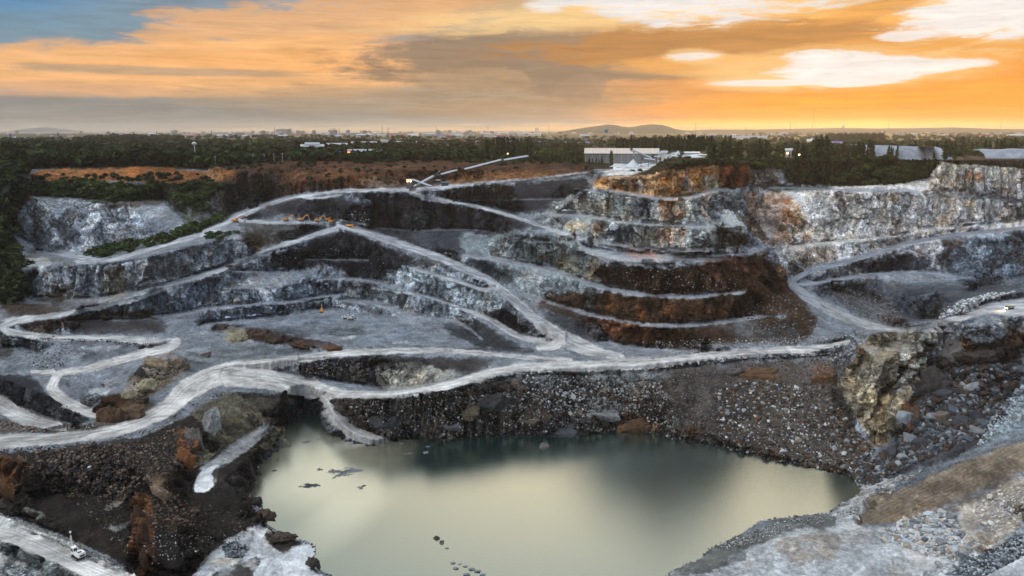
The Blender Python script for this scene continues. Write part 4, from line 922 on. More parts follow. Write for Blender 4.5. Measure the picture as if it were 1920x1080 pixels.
def obj_mat(name, rough=.9, nscale=.8, noise=.35, spec=.15):
    """takes the object's own colour, broken up by grain"""
    m, nt, P = new_mat(name); P.inputs['Roughness'].default_value = rough; P.inputs['Specular IOR Level'].default_value = spec
    oi = nd(nt, 'ShaderNodeObjectInfo'); g = nd(nt, 'ShaderNodeTexCoord'); n = nd(nt, 'ShaderNodeTexNoise'); n.inputs['Scale'].default_value = nscale; n.inputs['Detail'].default_value = 6; n.inputs['Roughness'].default_value = .7
    nt.links.new(g.outputs['Object'], n.inputs[0]); mr = nd(nt, 'ShaderNodeMapRange'); mr.inputs[1].default_value = .3; mr.inputs[2].default_value = .7; mr.inputs[3].default_value = 1-noise; mr.inputs[4].default_value = 1+noise
    nt.links.new(n.outputs[0], mr.inputs[0]); v = nd(nt, 'ShaderNodeVectorMath', operation='SCALE'); nt.links.new(oi.outputs['Color'], v.inputs[0]); nt.links.new(mr.outputs[0], v.inputs[3]); nt.links.new(v.outputs[0], P.inputs['Base Color'])
    return m
def att_mat(name, rough=.9, spec=.1, trans=0., layer='Col'):
    m, nt, P = new_mat(name); P.inputs['Roughness'].default_value = rough; P.inputs['Specular IOR Level'].default_value = spec
    v = nd(nt, 'ShaderNodeVertexColor', layer_name=layer); nt.links.new(v.outputs[0], P.inputs['Base Color'])
    return m
class MB:
    def __init__(s): s.v = []; s.f = []
    def raw(s, vs_, fs):
        b = len(s.v); s.v += [tuple(v) for v in vs_]; s.f += [tuple(b+i for i in f) for f in fs]; return s
    def box(s, c, d, yaw=0, bev=0.):
        x, y, z = d[0]/2, d[1]/2, d[2]/2; cs, sn = math.cos(yaw), math.sin(yaw)
        P = [(-x, -y, -z), (x, -y, -z), (x, y, -z), (-x, y, -z), (-x, -y, z), (x, -y, z), (x, y, z), (-x, y, z)]
        if bev: P = P[:4]+[(px*(1-bev), py*(1-bev), pz) for px, py, pz in P[4:]]
        P = [(c[0]+px*cs-py*sn, c[1]+px*sn+py*cs, c[2]+pz) for px, py, pz in P]
        return s.raw(P, [(0, 3, 2, 1), (4, 5, 6, 7), (0, 1, 5, 4), (1, 2, 6, 5), (2, 3, 7, 6), (3, 0, 4, 7)])
    def bar(s, a, b, w, h=None, w2=None):
        """beam from a to b, width w, height h"""
        h = h or w; w2 = w2 if w2 is not None else w; k = w2/w
        a = np.array(a, float); b = np.array(b, float); d = b-a; d /= np.linalg.norm(d)+1e-9
        up = np.array((0, 0, 1.)) if abs(d[2]) < .95 else np.array((0, 1., 0))
        r = np.cross(d, up); r /= np.linalg.norm(r); u = np.cross(r, d)
        P = []
        for q, kk in ((a, 1), (b, k)):
            for i, j in ((-1, -1), (1, -1), (1, 1), (-1, 1)): P.append(q+r*i*w/2*kk+u*j*h/2*kk)
        return s.raw(P, [(0, 1, 2, 3), (7, 6, 5, 4), (0, 4, 5, 1), (1, 5, 6, 2), (2, 6, 7, 3), (3, 7, 4, 0)])
    def tube(s, a, b, r0, r1=None, n=10):
        r1 = r0 if r1 is None else r1
        a = np.array(a, float); b = np.array(b, float); d = b-a; d /= np.linalg.norm(d)+1e-9
        up = np.array((0, 0, 1.)) if abs(d[2]) < .9 else np.array((1., 0, 0))
        e = np.cross(d, up); e /= np.linalg.norm(e); u = np.cross(e, d); P = []
        for q, r in ((a, r0), (b, r1)):
            for i in range(n): t = 2*math.pi*i/n; P.append(q+(e*math.cos(t)+u*math.sin(t))*r)
        return s.raw(P, [(i, (i+1) % n, n+(i+1) % n, n+i) for i in range(n)]+[tuple(range(n-1, -1, -1)), tuple(range(n, 2*n))])
    def prism(s, prof, y0, y1):
        """profile in xz extruded along y"""
        n = len(prof); P = [(x, y0, z) for x, z in prof]+[(x, y1, z) for x, z in prof]
        return s.raw(P, [tuple(range(n)), tuple(range(2*n-1, n-1, -1))]+[(i, n+i, n+(i+1) % n, (i+1) % n) for i in range(n)])
    def lathe(s, c, prof, n=14):
        P = []; F_ = []
        for r, z in prof:
            for i in range(n): t = 2*math.pi*i/n; P.append((c[0]+r*math.cos(t), c[1]+r*math.sin(t), c[2]+z))
        for k in range(len(prof)-1):
            F_ += [(k*n+i, k*n+(i+1) % n, (k+1)*n+(i+1) % n, (k+1)*n+i) for i in range(n)]
        F_.append(tuple(range(n-1, -1, -1))); F_.append(tuple(range((len(prof)-1)*n, len(prof)*n))); return s.raw(P, F_)
    def mesh(s, name, m, smooth=False):
        me = bpy.data.meshes.new(name); me.from_pydata(s.v, [], s.f); me.update()
        for x in (m if isinstance(m, (list, tuple)) else [m]): me.materials.append(x)
        if smooth: me.polygons.foreach_set('use_smooth', [True]*len(me.polygons))
        return me
    def build(s, name, m, parent=None, smooth=False): return link(name, s.mesh(name, m, smooth), parent)
def thing(name, label, cat, loc=(0, 0, 0), rz=0, group=None):
    o = bpy.data.objects.new(name, None); COL.objects.link(o); o.location = loc; o.rotation_euler = (0, 0, rz); o.empty_display_size = .5
    return tag(o, label, cat, group)
def tag(o, label, cat, group=None):
    o['label'] = label; o['category'] = cat
    if group: o['group'] = group
    return o
KIDS = {}
def kids(o):
    return [c for c in COL.objects if c.parent == o] if o.name not in KIDS else KIDS[o.name]
def dup(o, loc, rz=0, label=None, scale=None, group=None):
    if o.name not in KIDS: KIDS[o.name] = [c for c in COL.objects if c.parent == o]
    def cp(a, par):
        c = a.copy(); COL.objects.link(c)
        if par: c.parent = par
        if a.name not in KIDS: KIDS[a.name] = [x for x in COL.objects if x.parent == a]
        for k in KIDS[a.name]: cp(k, c)
        return c
    n = cp(o, None); n.location = loc; n.rotation_euler = (0, 0, rz)
    if scale is not None: n.scale = scale if isinstance(scale, tuple) else (scale,)*3
    if label: n['label'] = label
    if group: n['group'] = group
    return n
def gp(u, v):
    return grd(u, v) if v >= 266 else pt(u, v, 0.0)
def drop(u, y):
    """ground height in the direction of picture column u at distance y"""
    j = int(round((u-U0)/STEP)); a, b = PY[::-1, j], PZ[::-1, j]; return float(np.interp(y, np.maximum.accumulate(a), b))

# ------------------------------------------------------------------ rocks
def ico(sub):
    t = (1+5**.5)/2; v = [(-1, t, 0), (1, t, 0), (-1, -t, 0), (1, -t, 0), (0, -1, t), (0, 1, t), (0, -1, -t), (0, 1, -t), (t, 0, -1), (t, 0, 1), (-t, 0, -1), (-t, 0, 1)]
    f = [(0, 11, 5), (0, 5, 1), (0, 1, 7), (0, 7, 10), (0, 10, 11), (1, 5, 9), (5, 11, 4), (11, 10, 2), (10, 7, 6), (7, 1, 8), (3, 9, 4), (3, 4, 2), (3, 2, 6), (3, 6, 8), (3, 8, 9), (4, 9, 5), (2, 4, 11), (6, 2, 10), (8, 6, 7), (9, 8, 1)]
    v = [np.array(q)/np.linalg.norm(q) for q in v]
    for _ in range(sub):
        c = {}; nf = []
        def mid(a, b):
            k = (min(a, b), max(a, b))
            if k not in c: q = v[a]+v[b]; v.append(q/np.linalg.norm(q)); c[k] = len(v)-1
            return c[k]
        for a, b, d in f: x, y, z = mid(a, b), mid(b, d), mid(d, a); nf += [(a, x, z), (b, y, x), (d, z, y), (x, y, z)]
        f = nf
    return np.array(v), np.array(f)
def rock_shape(sub, seed, npl=11):
    r = np.random.RandomState(seed); V, F_ = ico(sub); n = r.normal(size=(npl, 3)); n /= np.linalg.norm(n, axis=1)[:, None]; d = r.uniform(.58, 1.0, npl)
    c = V@n.T; k = np.where(c > 1e-3, d/np.maximum(c, 1e-3), 9).min(1); k = np.minimum(k, 1.25)
    return (V*k[:, None]*np.array((1, r.uniform(.65, 1), r.uniform(.55, .85)))), F_
BIG = [rock_shape(3, 100+i) for i in range(9)]
MID = [rock_shape(1, 200+i, 8) for i in range(8)]; TINY = [rock_shape(0, 300+i, 6) for i in range(6)]
MROCKO = obj_mat('boulder_stone', nscale=1.6, noise=.3)
big_me = []
for i, (v, f) in enumerate(BIG):
    big_me.append(mesh_np('boulder', v, f, MROCKO))
W_, GR, BL, BR, RD_, DK = (.40, .40, .39), (.19, .20, .205), (.085, .10, .115), (.055, .040, .031), (.10, .055, .032), (.040, .041, .046)
# polygon, count individual, size px lo hi, count rubble, size lo hi, palette, label, group
ZR = [
 ('1340 735, 1400 715, 1540 720, 1580 760, 1600 800, 1640 845, 1615 900, 1560 882, 1480 868, 1413 852, 1350 830, 1345 790', 70, 8, 17, 3000, 2.0, 7.5, [W_, GR, BR, BR, DK, RD_, (.2, .18, .15), GR, BR, DK], 'loose boulder on the brown scree between the dam road and the lake', 'boulders on the scree above the lake'),
 ('1730 700, 1830 690, 1905 690, 1895 760, 1850 815, 1760 850, 1690 885, 1625 915, 1600 890, 1660 845, 1710 800, 1735 740', 75, 11, 30, 3600, 3, 12, [BL, DK, BR, GR, BL, BR, DK], 'dark angular boulder in the blockfield right of the pale outcrop', 'boulders in the dark blockfield'),
 ('1642 1000, 1700 972, 1760 960, 1790 975, 1800 1000, 1835 1015, 1838 1035, 1790 1048, 1740 1045, 1690 1020, 1655 1020', 80, 10, 22, 420, 5, 11, [W_, W_, (.34, .38, .42), GR, (.36, .31, .25)], 'pale broken rock in the heap on the near right floor', 'rocks of the pale heap'),
 ('980 700, 1240 712, 1260 760, 1130 765, 1040 775, 990 745', 34, 8, 18, 1400, 1.8, 7, [W_, GR, GR, (.22, .2, .17), BR, DK, GR], 'pale boulder scattered on the dam slope above the lake', 'boulders on the dam slope'),
 ('285 925, 310 920, 370 955, 365 985, 320 1000, 290 985', 24, 7, 14, 240, 3, 7, [(.12, .075, .05), (.10, .07, .05), BR], 'brown boulder in the small pile at the foot of the dark wall', 'brown boulders in the dark bowl'),
 ('655 760, 980 735, 1000 815, 900 817, 800 820, 740 822, 700 800', 0, 0, 0, 2600, 1.6, 6.5, [GR, DK, (.14, .125, .11), (.28, .27, .25), BR, DK, (.12, .11, .10)], '', ''),
 ('980 735, 1260 760, 1270 822, 1167 802, 1000 812', 0, 0, 0, 1400, 1.6, 6.5, [GR, DK, (.14, .125, .11), (.24, .22, .20), DK], '', ''),
 ('1400 560, 1500 545, 1535 610, 1510 640, 1420 645, 1390 610', 0, 0, 0, 1000, 1.6, 5, [BR, (.10, .07, .05), DK, GR, (.13, .12, .11)], '', ''),
 ('1250 690, 1350 690, 1350 835, 1262 822', 0, 0, 0, 1300, 1.4, 4, [(.10, .085, .075), DK, (.13, .11, .095), GR], '', ''),
 ('1380 672, 1570 664, 1590 720, 1540 720, 1400 715, 1350 735', 0, 0, 0, 600, 1.6, 5, [(.12, .10, .085), BR, GR, DK], '', ''),
 ('1130 560, 1400 560, 1480 597, 1400 592, 1290 598, 1150 590', 0, 0, 0, 500, 1.5, 3.5, [BR, (.12, .07, .05), DK], '', ''),
 ('470 460, 700 470, 880 560, 900 640, 700 600, 560 590, 300 600, 320 560', 0, 0, 0, 900, 1.3, 3.2, [GR, DK, (.3, .32, .34)], '', ''),
 ('70 845, 250 830, 340 800, 380 860, 300 900, 250 940, 100 930, 55 880', 0, 0, 0, 3000, 2.5, 8, [(.11, .075, .055), BR, DK, (.16, .12, .09), (.06, .05, .045)], '', ''),
 ('130 940, 280 930, 480 960, 470 1000, 360 1060, 240 1040', 0, 0, 0, 900, 2, 5, [DK, BR, (.16, .13, .11)], '', ''),
 ('1780 1078, 1810 1056, 1860 1028, 1920 1006, 2000 980, 1990 1020, 1920 1040, 1850 1078', 0, 0, 0, 1500, 4, 9, [BL, GR, DK, (.3, .33, .36)], '', ''),
 ('415 1025, 445 1015, 466 1030, 455 1045, 425 1045', 0, 0, 0, 170, 4, 9, [GR, DK, BL], '', ''),
 ('1735 622, 1760 598, 1800 565, 1850 552, 1900 548, 1860 560, 1825 580, 1790 600', 0, 0, 0, 800, 2.5, 7, [(.5, .52, .55), W_, GR], '', ''),
 ('1170 505, 1390 500, 1400 545, 1290 556, 1180 545', 0, 0, 0, 900, 1.6, 3.6, [BR, (.12, .06, .045), W_, DK], '', ''),
 ('1390 480, 1450 480, 1530 590, 1440 590, 1400 560', 0, 0, 0, 500, 1.5, 3.2, [BR, (.14, .10, .07), DK], '', ''),
 ('1560 545, 1640 540, 1700 600, 1640 605, 1590 580', 0, 0, 0, 800, 1.6, 4, [GR, DK, (.14, .12, .11)], '', ''),
 ('1780 470, 1920 450, 1920 540, 1800 540', 0, 0, 0, 700, 1.5, 3.4, [GR, BL, DK], '', ''),
 ('1920 690, 1915 790, 1870 815, 1830 840, 1850 800, 1895 740, 1990 660', 0, 0, 0, 700, 3, 9, [(.33, .39, .42), (.26, .31, .34), GR], '', ''),
 ('1810 960, 1860 925, 1990 880, 1990 980, 1860 1000', 10, 9, 16, 600, 3, 8, [(.5, .46, .4), W_, (.4, .34, .27)], 'chalky boulder lying on the sandy slope above the rubble berm', 'chalky boulders on the near slope'),
 ('1330 1035, 1400 1000, 1480 974, 1560 968, 1600 950, 1610 965, 1480 992, 1400 1025', 0, 0, 0, 900, 1.8, 4.5, [GR, DK, W_], '', ''),
 ('1600 925, 1640 915, 1700 895, 1740 880, 1650 935, 1610 960', 4, 8, 13, 420, 2.5, 7, [W_, GR, (.3, .24, .18)], 'boulder at the foot of the brown ramp near the end of the lake', 'boulders at the foot of the brown ramp'),
 ('50 640, 140 645, 120 690, 40 690', 0, 0, 0, 380, 1.8, 4, [GR, W_, DK], '', ''),
 ('0 790, 100 805, 180 795, 200 805, 100 814, 0 806', 0, 0, 0, 420, 2, 6, [(.16, .12, .09), BR, GR], '', ''),
 ('560 680, 690 680, 700 705, 640 712, 580 700', 0, 0, 0, 420, 1.8, 4.5, [(.24, .21, .17), GR, DK], '', ''),
 ('265 690, 330 672, 352 690, 300 725, 240 735', 8, 9, 20, 260, 2.5, 7, [(.2, .15, .11), BR, (.28, .24, .18)], 'tawny boulder piled on the rocky knob beside the haul road', 'boulders on the tawny knob'),
 ('640 425, 700 415, 690 400, 660 395', 0, 0, 0, 160, 1.6, 3.6, [W_, GR], '', ''),
 ('1200 640, 1320 636, 1600 628, 1620 640, 1420 650, 1250 665', 0, 0, 0, 700, 1.6, 4, [(.2, .17, .14), GR, W_], '', ''),
 ('1595 640, 1625 640, 1590 675, 1545 680, 1560 670', 0, 0, 0, 130, 3, 8, [W_, GR], '', ''),
 ('-40 1090, 0 1062, 60 1068, 95 1085, 90 1110', 0, 0, 0, 320, 2.5, 6, [(.34, .38, .38), GR, W_], '', ''),
 ('200 1010, 330 1000, 420 1000, 330 1060, 240 1045', 0, 0, 0, 300, 2.5, 5, [DK, BR, W_], '', ''),
 ('1140 452, 1380 440, 1390 470, 1150 465', 0, 0, 0, 200, 1.2, 2.4, [W_, GR, BR], '', ''),
]
def inside(u, v, P):
    c = False; n = len(P)
    for i in range(n):
        (x0, y0), (x1, y1) = P[i][:2], P[(i+1) % n][:2]
        if (y0 > v) != (y1 > v) and u < (x1-x0)*(v-y0)/(y1-y0)+x0: c = not c
    return c
RV, RF, RC = [], [], []; nrv = 0
nr = np.random.RandomState(5)
def rotm(r):
    q = r.normal(size=4); q /= np.linalg.norm(q); w, x, y, z = q
    return np.array([[1-2*(y*y+z*z), 2*(x*y-z*w), 2*(x*z+y*w)], [2*(x*y+z*w), 1-2*(x*x+z*z), 2*(y*z-x*w)], [2*(x*z-y*w), 2*(y*z+x*w), 1-2*(x*x+y*y)]])
def rubble(u, v, px, col, g=None):
    global nrv
    x, y, z = g or grd(u, v); s = px*.5*math.hypot(x, y)/FOC
    V, F_ = (MID if px > 4.2 else TINY)[nr.randint(6)]
    V = (V*s)@rotm(nr).T+np.array((x, y, z+s*.15)); RV.append(V); RF.append(F_+nrv); RC.append(np.tile(np.array(col)*nr.uniform(.6, 1.35), (len(V), 1))); nrv += len(V)
nbig = 0
def boulder(u, v, px, col, label, group=None, g=None, sq=None):
    global nbig
    x, y, z = g or grd(u, v); s = px*.5*math.hypot(x, y)/FOC
    me = big_me[nr.randint(len(big_me))]; o = link('boulder', me); o.location = (x, y, z+s*.2); o.scale = sq and tuple(s*q for q in sq) or (s, s*nr.uniform(.8, 1), s*nr.uniform(.7, 1))
    o.rotation_euler = (nr.uniform(-.5, .5), nr.uniform(-.5, .5), nr.uniform(0, 6.3)) if not sq else (0, 0, 0); kb = nr.uniform(.7, 1.3); o.color = (*[c*kb for c in col], 1)
    tag(o, label, 'boulder', group); nbig += 1; return o
for s, nb, b0, b1, nt_, t0, t1, pal, lab, grp in ZR:
    P = parse(s); us_ = [p[0] for p in P]; vs_ = [p[1] for p in P]
    for k in range(nb+nt_):
        for _ in range(40):
            u, v = nr.uniform(min(us_), max(us_)), nr.uniform(min(vs_), max(vs_))
            if inside(u, v, P): break
        if ROAD[int((v-V0)/STEP), int((u-U0)/STEP)] > .3: continue
        col = pal[nr.randint(len(pal))]
        if k < nb: boulder(u, v, b0+(b1-b0)*nr.rand()**1.8, col, lab, grp)
        else: rubble(u, v, t0+(t1-t0)*nr.rand()**2.2, col)
# craggy outcrops standing out of the slopes
def crag_shape(seed):
    V, F_ = rock_shape(4, seed, 15); q = V*3.1+seed*3.3
    f, t, g = facets(q[:, 0], q[:, 1], q[:, 2]*.7, .95); f2_, _, g2_ = facets(q[:, 0]+4, q[:, 1], q[:, 2]*.8, .36)
    k = 1+.26*f+.10*f2_-.07*(1-sstep(g, 0, .15))+.05*fbm(q[:, 0]*3, q[:, 1]*3, q[:, 2]*3, 3); return V*k[:, None], F_
MCRAG = obj_mat('crag_stone', nscale=2.2, noise=.45)
CRAG = [mesh_np('rock_outcrop', *crag_shape(400+i), MCRAG) for i in range(6)]
def crag(u, v, w, h, col, label, k=None, rz=None, dep=.7):
    x, y, z = grd(u, v); s = w*.5*math.hypot(x, y)/FOC; o = link('rock_outcrop', CRAG[nr.randint(6) if k is None else k]); o.location = (x, y+s*dep*.3, z); o.scale = (s*1.08, s*dep, s*1.5*h/w); o.rotation_euler = (0, nr.uniform(-.12, .12), rz if rz is not None else nr.choice([0, math.pi])+nr.uniform(-.3, .3))
    o.color = (*col, 1); tag(o, label, 'outcrop'); return o
RB, TW, DG = (.075, .045, .028), (.20, .155, .10), (.055, .058, .065)
crag(206, 790, 50, 48, RB, 'dark rust brown block with a sheer left face beside the curve of the haul road', 0); crag(240, 783, 54, 36, (.10, .065, .04), 'brown block leaning on the sheer dark one beside the haul road', 1)
crag(264, 705, 24, 34, (.04, .036, .034), 'black upright crag at the left end of the tawny knob', 2); crag(300, 690, 44, 30, TW, 'tawny crag in the middle of the knob above the haul road', 3); crag(334, 690, 34, 22, (.14, .11, .08), 'low brown crag at the right end of the tawny knob', 4); crag(268, 732, 42, 30, (.26, .23, .15), 'yellowish crag on the slope below the tawny knob', 5); crag(245, 748, 30, 20, (.2, .17, .11), 'small yellowish crag just above the rust brown blocks', 0)
crag(384, 668, 22, 14, (.08, .06, .05), 'small dark crag right of the tawny knob', 1)
crag(446, 640, 42, 40, (.24, .21, .14), 'pale yellowish crag at the left of the brown ridge in front of the pit floor', 2); crag(478, 632, 44, 30, (.06, .038, .028), 'dark brown crag right of the pale yellowish one', 3); crag(520, 642, 56, 24, (.05, .035, .027), 'long dark brown crag in the middle of the ridge before the pit floor', 4); crag(572, 651, 52, 18, (.06, .035, .025), 'low dark brown crag near the right end of the ridge before the pit floor', 5); crag(622, 655, 36, 12, (.10, .05, .03), 'lowest reddish crag at the right tip of the ridge before the pit floor', 0); crag(405, 616, 40, 12, (.05, .035, .03), 'flat dark crag at the left start of the ridge before the pit floor', 1)
crag(347, 866, 38, 62, (.20, .085, .035), 'bright orange stained pillar below the haul road', 2, 0, .6); crag(372, 830, 30, 60, (.13, .12, .105), 'grey pillar right of the bright orange one', 3, 0, .6); crag(395, 805, 34, 44, (.24, .24, .23), 'pale rib of rock between road and ledge', 4)
crag(300, 935, 34, 46, (.20, .15, .11), 'tan rock nose above the rust coloured wall', 1)
for v_, w_, h_, kk, nm_ in ((975, 28, 60, 2, 'uppermost'), (1015, 30, 62, 5, 'middle'), (1062, 32, 66, 0, 'lowest')): crag(270, v_, w_*.8, h_, (.075, .044, .03), nm_+' rib of the narrow rust coloured wall in the left bowl', kk, 0, .6)
crag(8, 925, 62, 90, (.12, .065, .036), 'tall rust cliff at the left edge over the dark bowl', 3, 0, .6); crag(42, 905, 36, 60, (.13, .09, .06), 'brown rib beside the tall rust cliff at the left edge', 4, 0, .6); crag(12, 962, 50, 40, (.045, .035, .03), 'black foot of the rust cliff at the left edge', 5)
crag(522, 838, 34, 36, (.2, .18, .14), 'yellow grey ledge on the west shore near the inlet', 0); crag(505, 866, 40, 30, DG, 'black ledge sloping into the water below the yellow grey one', 1); crag(480, 900, 34, 40, (.06, .05, .042), 'dark crag on the west shore beside the small dark rocks', 2); crag(470, 945, 30, 32, (.05, .042, .036), 'dark crag at the westernmost bay of the lake', 3); crag(486, 978, 36, 24, (.085, .062, .045), 'brown crag at the point south of the westernmost bay', 4); crag(530, 1012, 52, 24, (.06, .046, .036), 'brown mound of rock between the white ground and the lake', 5); crag(588, 1062, 24, 34, (.055, .048, .042), 'small dark rock rib at the foot of the white ground', 0)
crag(1048, 816, 96, 46, (.052, .054, .06), 'large black outcrop at the waterline under the dam road', 1); crag(1205, 802, 70, 48, (.075, .042, .024), 'rust brown outcrop at the waterline under the dam road', 2); crag(1143, 782, 62, 26, (.16, .16, .155), 'pale grey outcrop between the black and the rust brown ones', 3); crag(925, 762, 76, 34, (.035, .034, .034), 'black outcrop high on the dam slope', 4); crag(946, 757, 24, 20, (.24, .2, .16), 'tan block lodged in the black outcrop high on the dam slope', 5); crag(715, 800, 54, 40, (.042, .043, .048), 'black outcrop on the dam slope right of the spit', 0); crag(880, 775, 40, 24, (.085, .07, .045), 'olive brown outcrop on the dam slope left of the black one', 1); crag(1000, 790, 34, 18, (.11, .095, .075), 'small brown outcrop at the left shoulder of the large black one', 2); crag(852, 800, 34, 18, (.09, .095, .10), 'small grey outcrop near the water on the dam slope', 3)
crag(1752, 735, 84, 104, (.058, .052, .05), 'large dark face right of the pale one in the big outcrop', 2); crag(1708, 812, 56, 66, (.085, .052, .034), 'rust brown foot of the big outcrop', 5); crag(1790, 672, 60, 44, (.12, .115, .11), 'grey and rust outcrop right of the big pale face', 4); crag(1905, 650, 50, 44, (.075, .042, .027), 'rust brown outcrop at the right edge under the near road', 5); crag(1850, 668, 70, 34, (.045, .036, .033), 'dark ledge between the two outcrops under the near road', 0)
crag(1420, 706, 80, 20, (.10, .055, .03), 'rust coloured band of rock under the right half of the dam road', 1, 0, .5); crag(1545, 715, 44, 36, (.11, .06, .033), 'rust coloured rock between the dam road and the big pale face', 2); crag(1368, 702, 40, 20, (.09, .08, .075), 'grey band of rock under the dam road left of the rust coloured one', 3)
# windrows of stones along road edges
for line, n, pal in (('1040 668, 1200 668, 1400 648, 1590 634', 260, [(.24, .22, .19), GR]), ('0 845, 100 838, 200 826, 300 800, 350 766, 420 738', 260, [(.3, .29, .27), BR]), ('1000 700, 1200 694, 1400 674, 1560 664', 260, [(.25, .24, .22), GR, BR]), ('0 963, 67 990, 123 1010, 167 1035, 233 1067', 240, [(.42, .41, .4), (.4, .33, .26), GR]), ('650 757, 760 750, 850 735, 940 708', 160, [GR, (.25, .22, .19)]), ('30 634, 200 641, 285 648', 120, [DK, BR])):
    P = smooth_line(parse(line), 12); L = np.cumsum([0]+[math.hypot(b[0]-a[0], b[1]-a[1]) for a, b in zip(P[:-1], P[1:])])
    for k in range(n):
        t = nr.uniform(0, L[-1]); u = np.interp(t, L, [p[0] for p in P]); v = np.interp(t, L, [p[1] for p in P])
        rubble(u+nr.normal()*1.2, v+nr.normal()*1.5, nr.uniform(1.6, 4.2), pal[nr.randint(len(pal))])
# shoreline stones
for (a, b, n) in ((16, 38, 900), (38, 55, 300)):
    P = SHORE[a:b]; L = np.cumsum([0]+[math.hypot(q[0]-p[0], q[1]-p[1]) for p, q in zip(P[:-1], P[1:])])
    for k in range(n):
        t = nr.uniform(0, L[-1]); u = np.interp(t, L, [p[0] for p in P]); v = np.interp(t, L, [p[1] for p in P])-abs(nr.normal())*3*(1 if a == 16 else -1)
        rubble(u, v, nr.uniform(2, 6), [GR, W_, DK, (.2, .17, .14)][nr.randint(4)])
boulder(1652, 932, 20, (.42, .33, .24), 'squat tan boulder alone on the pale ground below the blockfield', sq=(1.0, .8, .55))
boulder(1700, 790, 44, (.28, .31, .33), 'large pale grey block at the foot of the big outcrop', sq=(.95, .9, 1.0))
boulder(1762, 785, 38, (.14, .11, .09), 'large grey and rust block standing in the blockfield', sq=(.8, .8, 1.05))
boulder(172, 883, 9, (.4, .39, .38), 'single whitish boulder on the dark scree of the left bowl')
# stones and mud bars standing in the lake
def islet(u, v, w, h, col, label, sq):
    global nbig
    x, y, z = pt(u, v, LZ-.15); s = w*.5*math.hypot(x, y)/FOC; n = max(14, int(w*.9)); nr_ = 7; V = []; F_ = []; sd = u*.37
    for k in range(nr_+1):
        t = k/nr_
        for i in range(n):
            a = 2*math.pi*i/n; rad = s*(1-t)*(1+.28*math.sin(2*a+sd)+.16*math.sin(5*a+sd*2)+nr.uniform(-.13, .13)); hh = s*sq[2]*(1-(1-t)**2)*(.8+.5*math.sin(3*a+sd))+(nr.uniform(-.5, .6)*s*sq[2] if k else -.5)
            V.append((rad*math.cos(a), rad*math.sin(a)*sq[1]*1.15, hh))
    for k in range(nr_):
        F_ += [(k*n+i, k*n+(i+1) % n, (k+1)*n+(i+1) % n, (k+1)*n+i) for i in range(n)]
    m = MB(); m.raw(V, F_); o = m.build('rock_islet', MROCKO); o.location = (x, y, z); o.color = (*col, 1); tag(o, label, 'rock'); nbig += 1; return o
islet(1020, 837, 18, 8, (.17, .15, .14), 'lone brown boulder standing in the dark water under the dam', (1, .8, .62))
islet(645, 886, 74, 18, (.14, .145, .15), 'longest low dark mud bar in the shallow lake end', (1, .62, .035))
islet(622, 884, 22, 8, (.10, .10, .105), 'dark stone pile on the west tip of the long mud bar', (1, .8, .11))
islet(581, 911, 38, 12, (.06, .06, .065), 'black elongated bar near the west shore of the lake', (1, .7, .09))
islet(677, 914, 24, 16, (.07, .07, .075), 'small black bar south east of the long mud bar', (1, .95, .08))
islet(600, 881, 13, 9, (.08, .08, .09), 'small dark rock just west of the long mud bar', (1, 1, .2))
islet(514, 883, 11, 12, (.08, .08, .085), 'small dark rock nearest the west shore ledge', (.7, 1, .22))
islet(521, 862, 9, 8, (.07, .07, .08), 'tiny dark rock north of the west shore ledge rock', (.8, 1, .22))
islet(574, 829, 26, 5, (.08, .09, .09), 'thin dark bar just inside the lake inlet, left piece', (1, .5, .07))
islet(598, 825, 16, 5, (.08, .09, .09), 'thin dark bar just inside the lake inlet, right piece', (1, .6, .08))
islet(764, 851, 22, 6, (.13, .11, .10), 'flat brownish stone in the water off the spit', (1, .5, .12))
islet(752, 832, 12, 4, (.13, .12, .12), 'small flat stone off the very tip of the spit', (1, .6, .15))
islet(802, 838, 8, 6, (.12, .14, .17), 'small dark stone east of the spit, the farther of two', (1, .8, .5))
islet(798, 849, 11, 8, (.22, .25, .28), 'small bluish stone east of the spit, the nearer of two', (1, .8, .4))
islet(818, 1010, 12, 10, (.10, .07, .06), 'brown block farthest out in the row at the lake foot', (1, .9, .7))
islet(828, 1018, 14, 9, (.13, .11, .10), 'second block in the row at the lake foot', (1, .8, .5))
for u, v, w in ((838, 1028, 8), (848, 1056, 11), (862, 1058, 9), (856, 1066, 12), (872, 1062, 10), (884, 1068, 13), (896, 1072, 14), (905, 1078, 12), (876, 1078, 15)):
    boulder(u, v, w, GR, 'small stone of the row rising from the water at the near end of the lake', 'stones in the row at the near end of the lake', pt(u, v, LZ-.1), (1, .8, .55))
rv, rf, rcl = np.concatenate(RV), np.concatenate(RF), np.concatenate(RC)
o = link('loose_rubble', mesh_np('loose_rubble', rv, rf, att_mat('rubble_stone'), False, rcl)); o['kind'] = 'stuff'; tag(o, 'loose stones and rubble spread over the scree, berms and shores', 'rubble')
print('boulders', nbig, 'rubble', len(RV))

